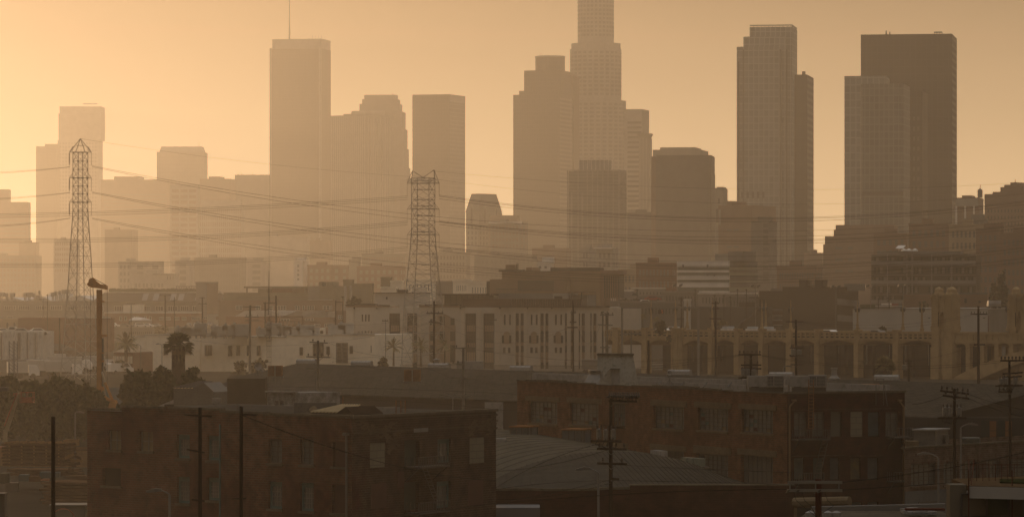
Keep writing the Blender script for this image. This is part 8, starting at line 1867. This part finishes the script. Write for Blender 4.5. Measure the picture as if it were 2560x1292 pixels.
for k, (a, y0, c_, y1) in enumerate(((162, 1143, 184, 1133), (175, 1148, 206, 1150), (188, 1138, 202, 1144), (170, 1171, 184, 1173), (160, 1156, 190, 1163), (178, 1160, 200, 1155), (166, 1177, 178, 1170))):
    D = 340 - k; b = MB(); b.tube(P(a, y0, D), P(c_, y1, D), .09, .09, 4); b.tube(P(a + 1, y0 + 3, D), P(c_ + 1, y1 + 3, D), .09, .09, 4); tag(b.build('timber_offcut', M_lum2 if k < 2 else M_lum, None), 'loose timber offcut in the jumble between the stacks and the brick building', 'timber', 'loose timbers in the yard jumble')
b = MB(); D = 290; b.box(X(122, D), X(216, D), D, D + 3, Z(1264, D), Z(1261, D)); t = thing('work_table', 'wide pale table top under the bare dark pole at the bottom left', 'table', P(168, 1292, D)); b.build('table_top', M_galv, t)
for px in (123, 213): MB().box(X(px, D), X(px + 2, D), D, D + .1, G, Z(1264, D)).build('leg', M_steel, t)
b = MB(); D = 286
for k in range(20):
    a0, a1 = R(180 * k / 20), R(180 * (k + 1) / 20); b.tube((X(158, D) - .75 * math.cos(a0), D, Z(1296, D) + .68 * math.sin(a0)), (X(158, D) - .75 * math.cos(a1), D, Z(1296, D) + .68 * math.sin(a1)), .03, .03, 5)
tag(b.build('hoop_rail', M_or, None), 'curved dull orange rail under the work table', 'rail')
F = faceP(-20, 395, 222, 392); t = thing('yard_fence', 'pale slatted fence along the foot of the dark trees', 'fence', F.o, F.a); b = MB(F.M)
for k in range(110): u = F.w * k / 110; b.box(u, u + .05, 0, .04, 0, 1.7 + .1 * math.sin(k))
b.box(0, F.w, .041, .08, 1.4, 1.5); b.build('slats', M_lum2, t)
# black sheet box at left edge and ledge
tag(MB().box(X(-20, 300), X(19, 300), 300, 301, Z(977, 300), Z(968, 300)).build('roof_edge', M_steel, None), 'dark roof edge poking in at the left edge above the boom lift', 'roof edge')
tag(MB().box(X(-20, 200), X(12, 200), 200, 201, Z(1292, 200), Z(1232, 200)).box(X(-20, 200), X(14, 200), 199.8, 200, Z(1234, 200), Z(1232, 200)).build('signboard', M_steel, None), 'black signboard at the bottom left edge', 'sign')
# long cars in the streets of the middle distance
for k, (px, y, D, kind, col, lb) in enumerate(((1632, 752, 1150, 'sedan', 'red', 'dull red car on the raised road before the long dim shed'), (1614, 762, 1120, 'sedan', 'white', 'white car left on the far road beyond the gantry'), (1655, 764, 1120, 'sedan', 'silver', 'silver car right on the far road beyond the gantry'), (1575, 750, 1160, 'van', 'grey', 'grey van on the far road near the columned building end'), (214, 928, 880, 'sedan', 'white', 'white car by the pylon legs at the left'), (246, 922, 900, 'suv', 'white', 'white suv just left of the drilling rig mast'), (300, 934, 860, 'van', 'white', 'white van behind the blue hoarding'))):
    car(kind, col, Vector((X(px, D), D, Z(y, D) - .1 if y < 800 else G)), .1 * k, lb)
tag(MB().box(X(1540, 1165), X(1900, 1165), 1110, 1170, G, Z(767, 1120)).build('raised_road', mat('road_asphalt', (.06, .055, .05), .9), None), kind='structure')

# look-alikes told apart by their place in the row
def number(group, fmt):
    l_ = sorted([o for o in C.objects if o.get('group') == group and o.parent is None], key=lambda o: (o.location.x / o.location.y))
    for k, o in enumerate(l_): o['label'] = fmt % (nums2[k])
nums2 = [a.replace('highest', '').strip() or 'first' for a in nums] + ['fourteenth', 'fifteenth', 'sixteenth']
number('rooftop units on the cream building', 'grey unit on the long cream building roof, %s from the left')
number('air handlers on the sawtooth warehouse roof', 'air handler on the sawtooth warehouse roof, %s from the left')
number('hedge planters along the mansard roof', 'clipped hedge box along the mansard roof, %s from the left')
number('pigeons perched on the big transformer pole', 'pigeon on the top arm of the transformer pole, %s from the left')
number('loose timbers in the yard jumble', 'loose timber in the yard jumble, %s from the left')
def haze():
    b = MB(); b.box(-1100, 1100, -60, 5350, -1, 430)
    m = bpy.data.materials.new('smog'); m.use_nodes = True; n = m.node_tree.nodes; n.clear()
    v = n.new('ShaderNodeVolumePrincipled'); o = n.new('ShaderNodeOutputMaterial')
    v.inputs['Color'].default_value = (*HAZE['color'], 1); v.inputs['Density'].default_value = HAZE['density']; v.inputs['Anisotropy'].default_value = HAZE['g']
    m.node_tree.links.new(v.outputs[0], o.inputs['Volume'])
    b.build('haze', m, kind='stuff')
haze()
g_ = MB(); g_.face([(-6000, -300, G), (6000, -300, G), (6000, 12000, G), (-6000, 12000, G)])
g_.build('ground', mat('ground_dirt', (0.035, 0.03, 0.023), 0.95, 0.4, 0.02, dirt=0.4), kind='structure')
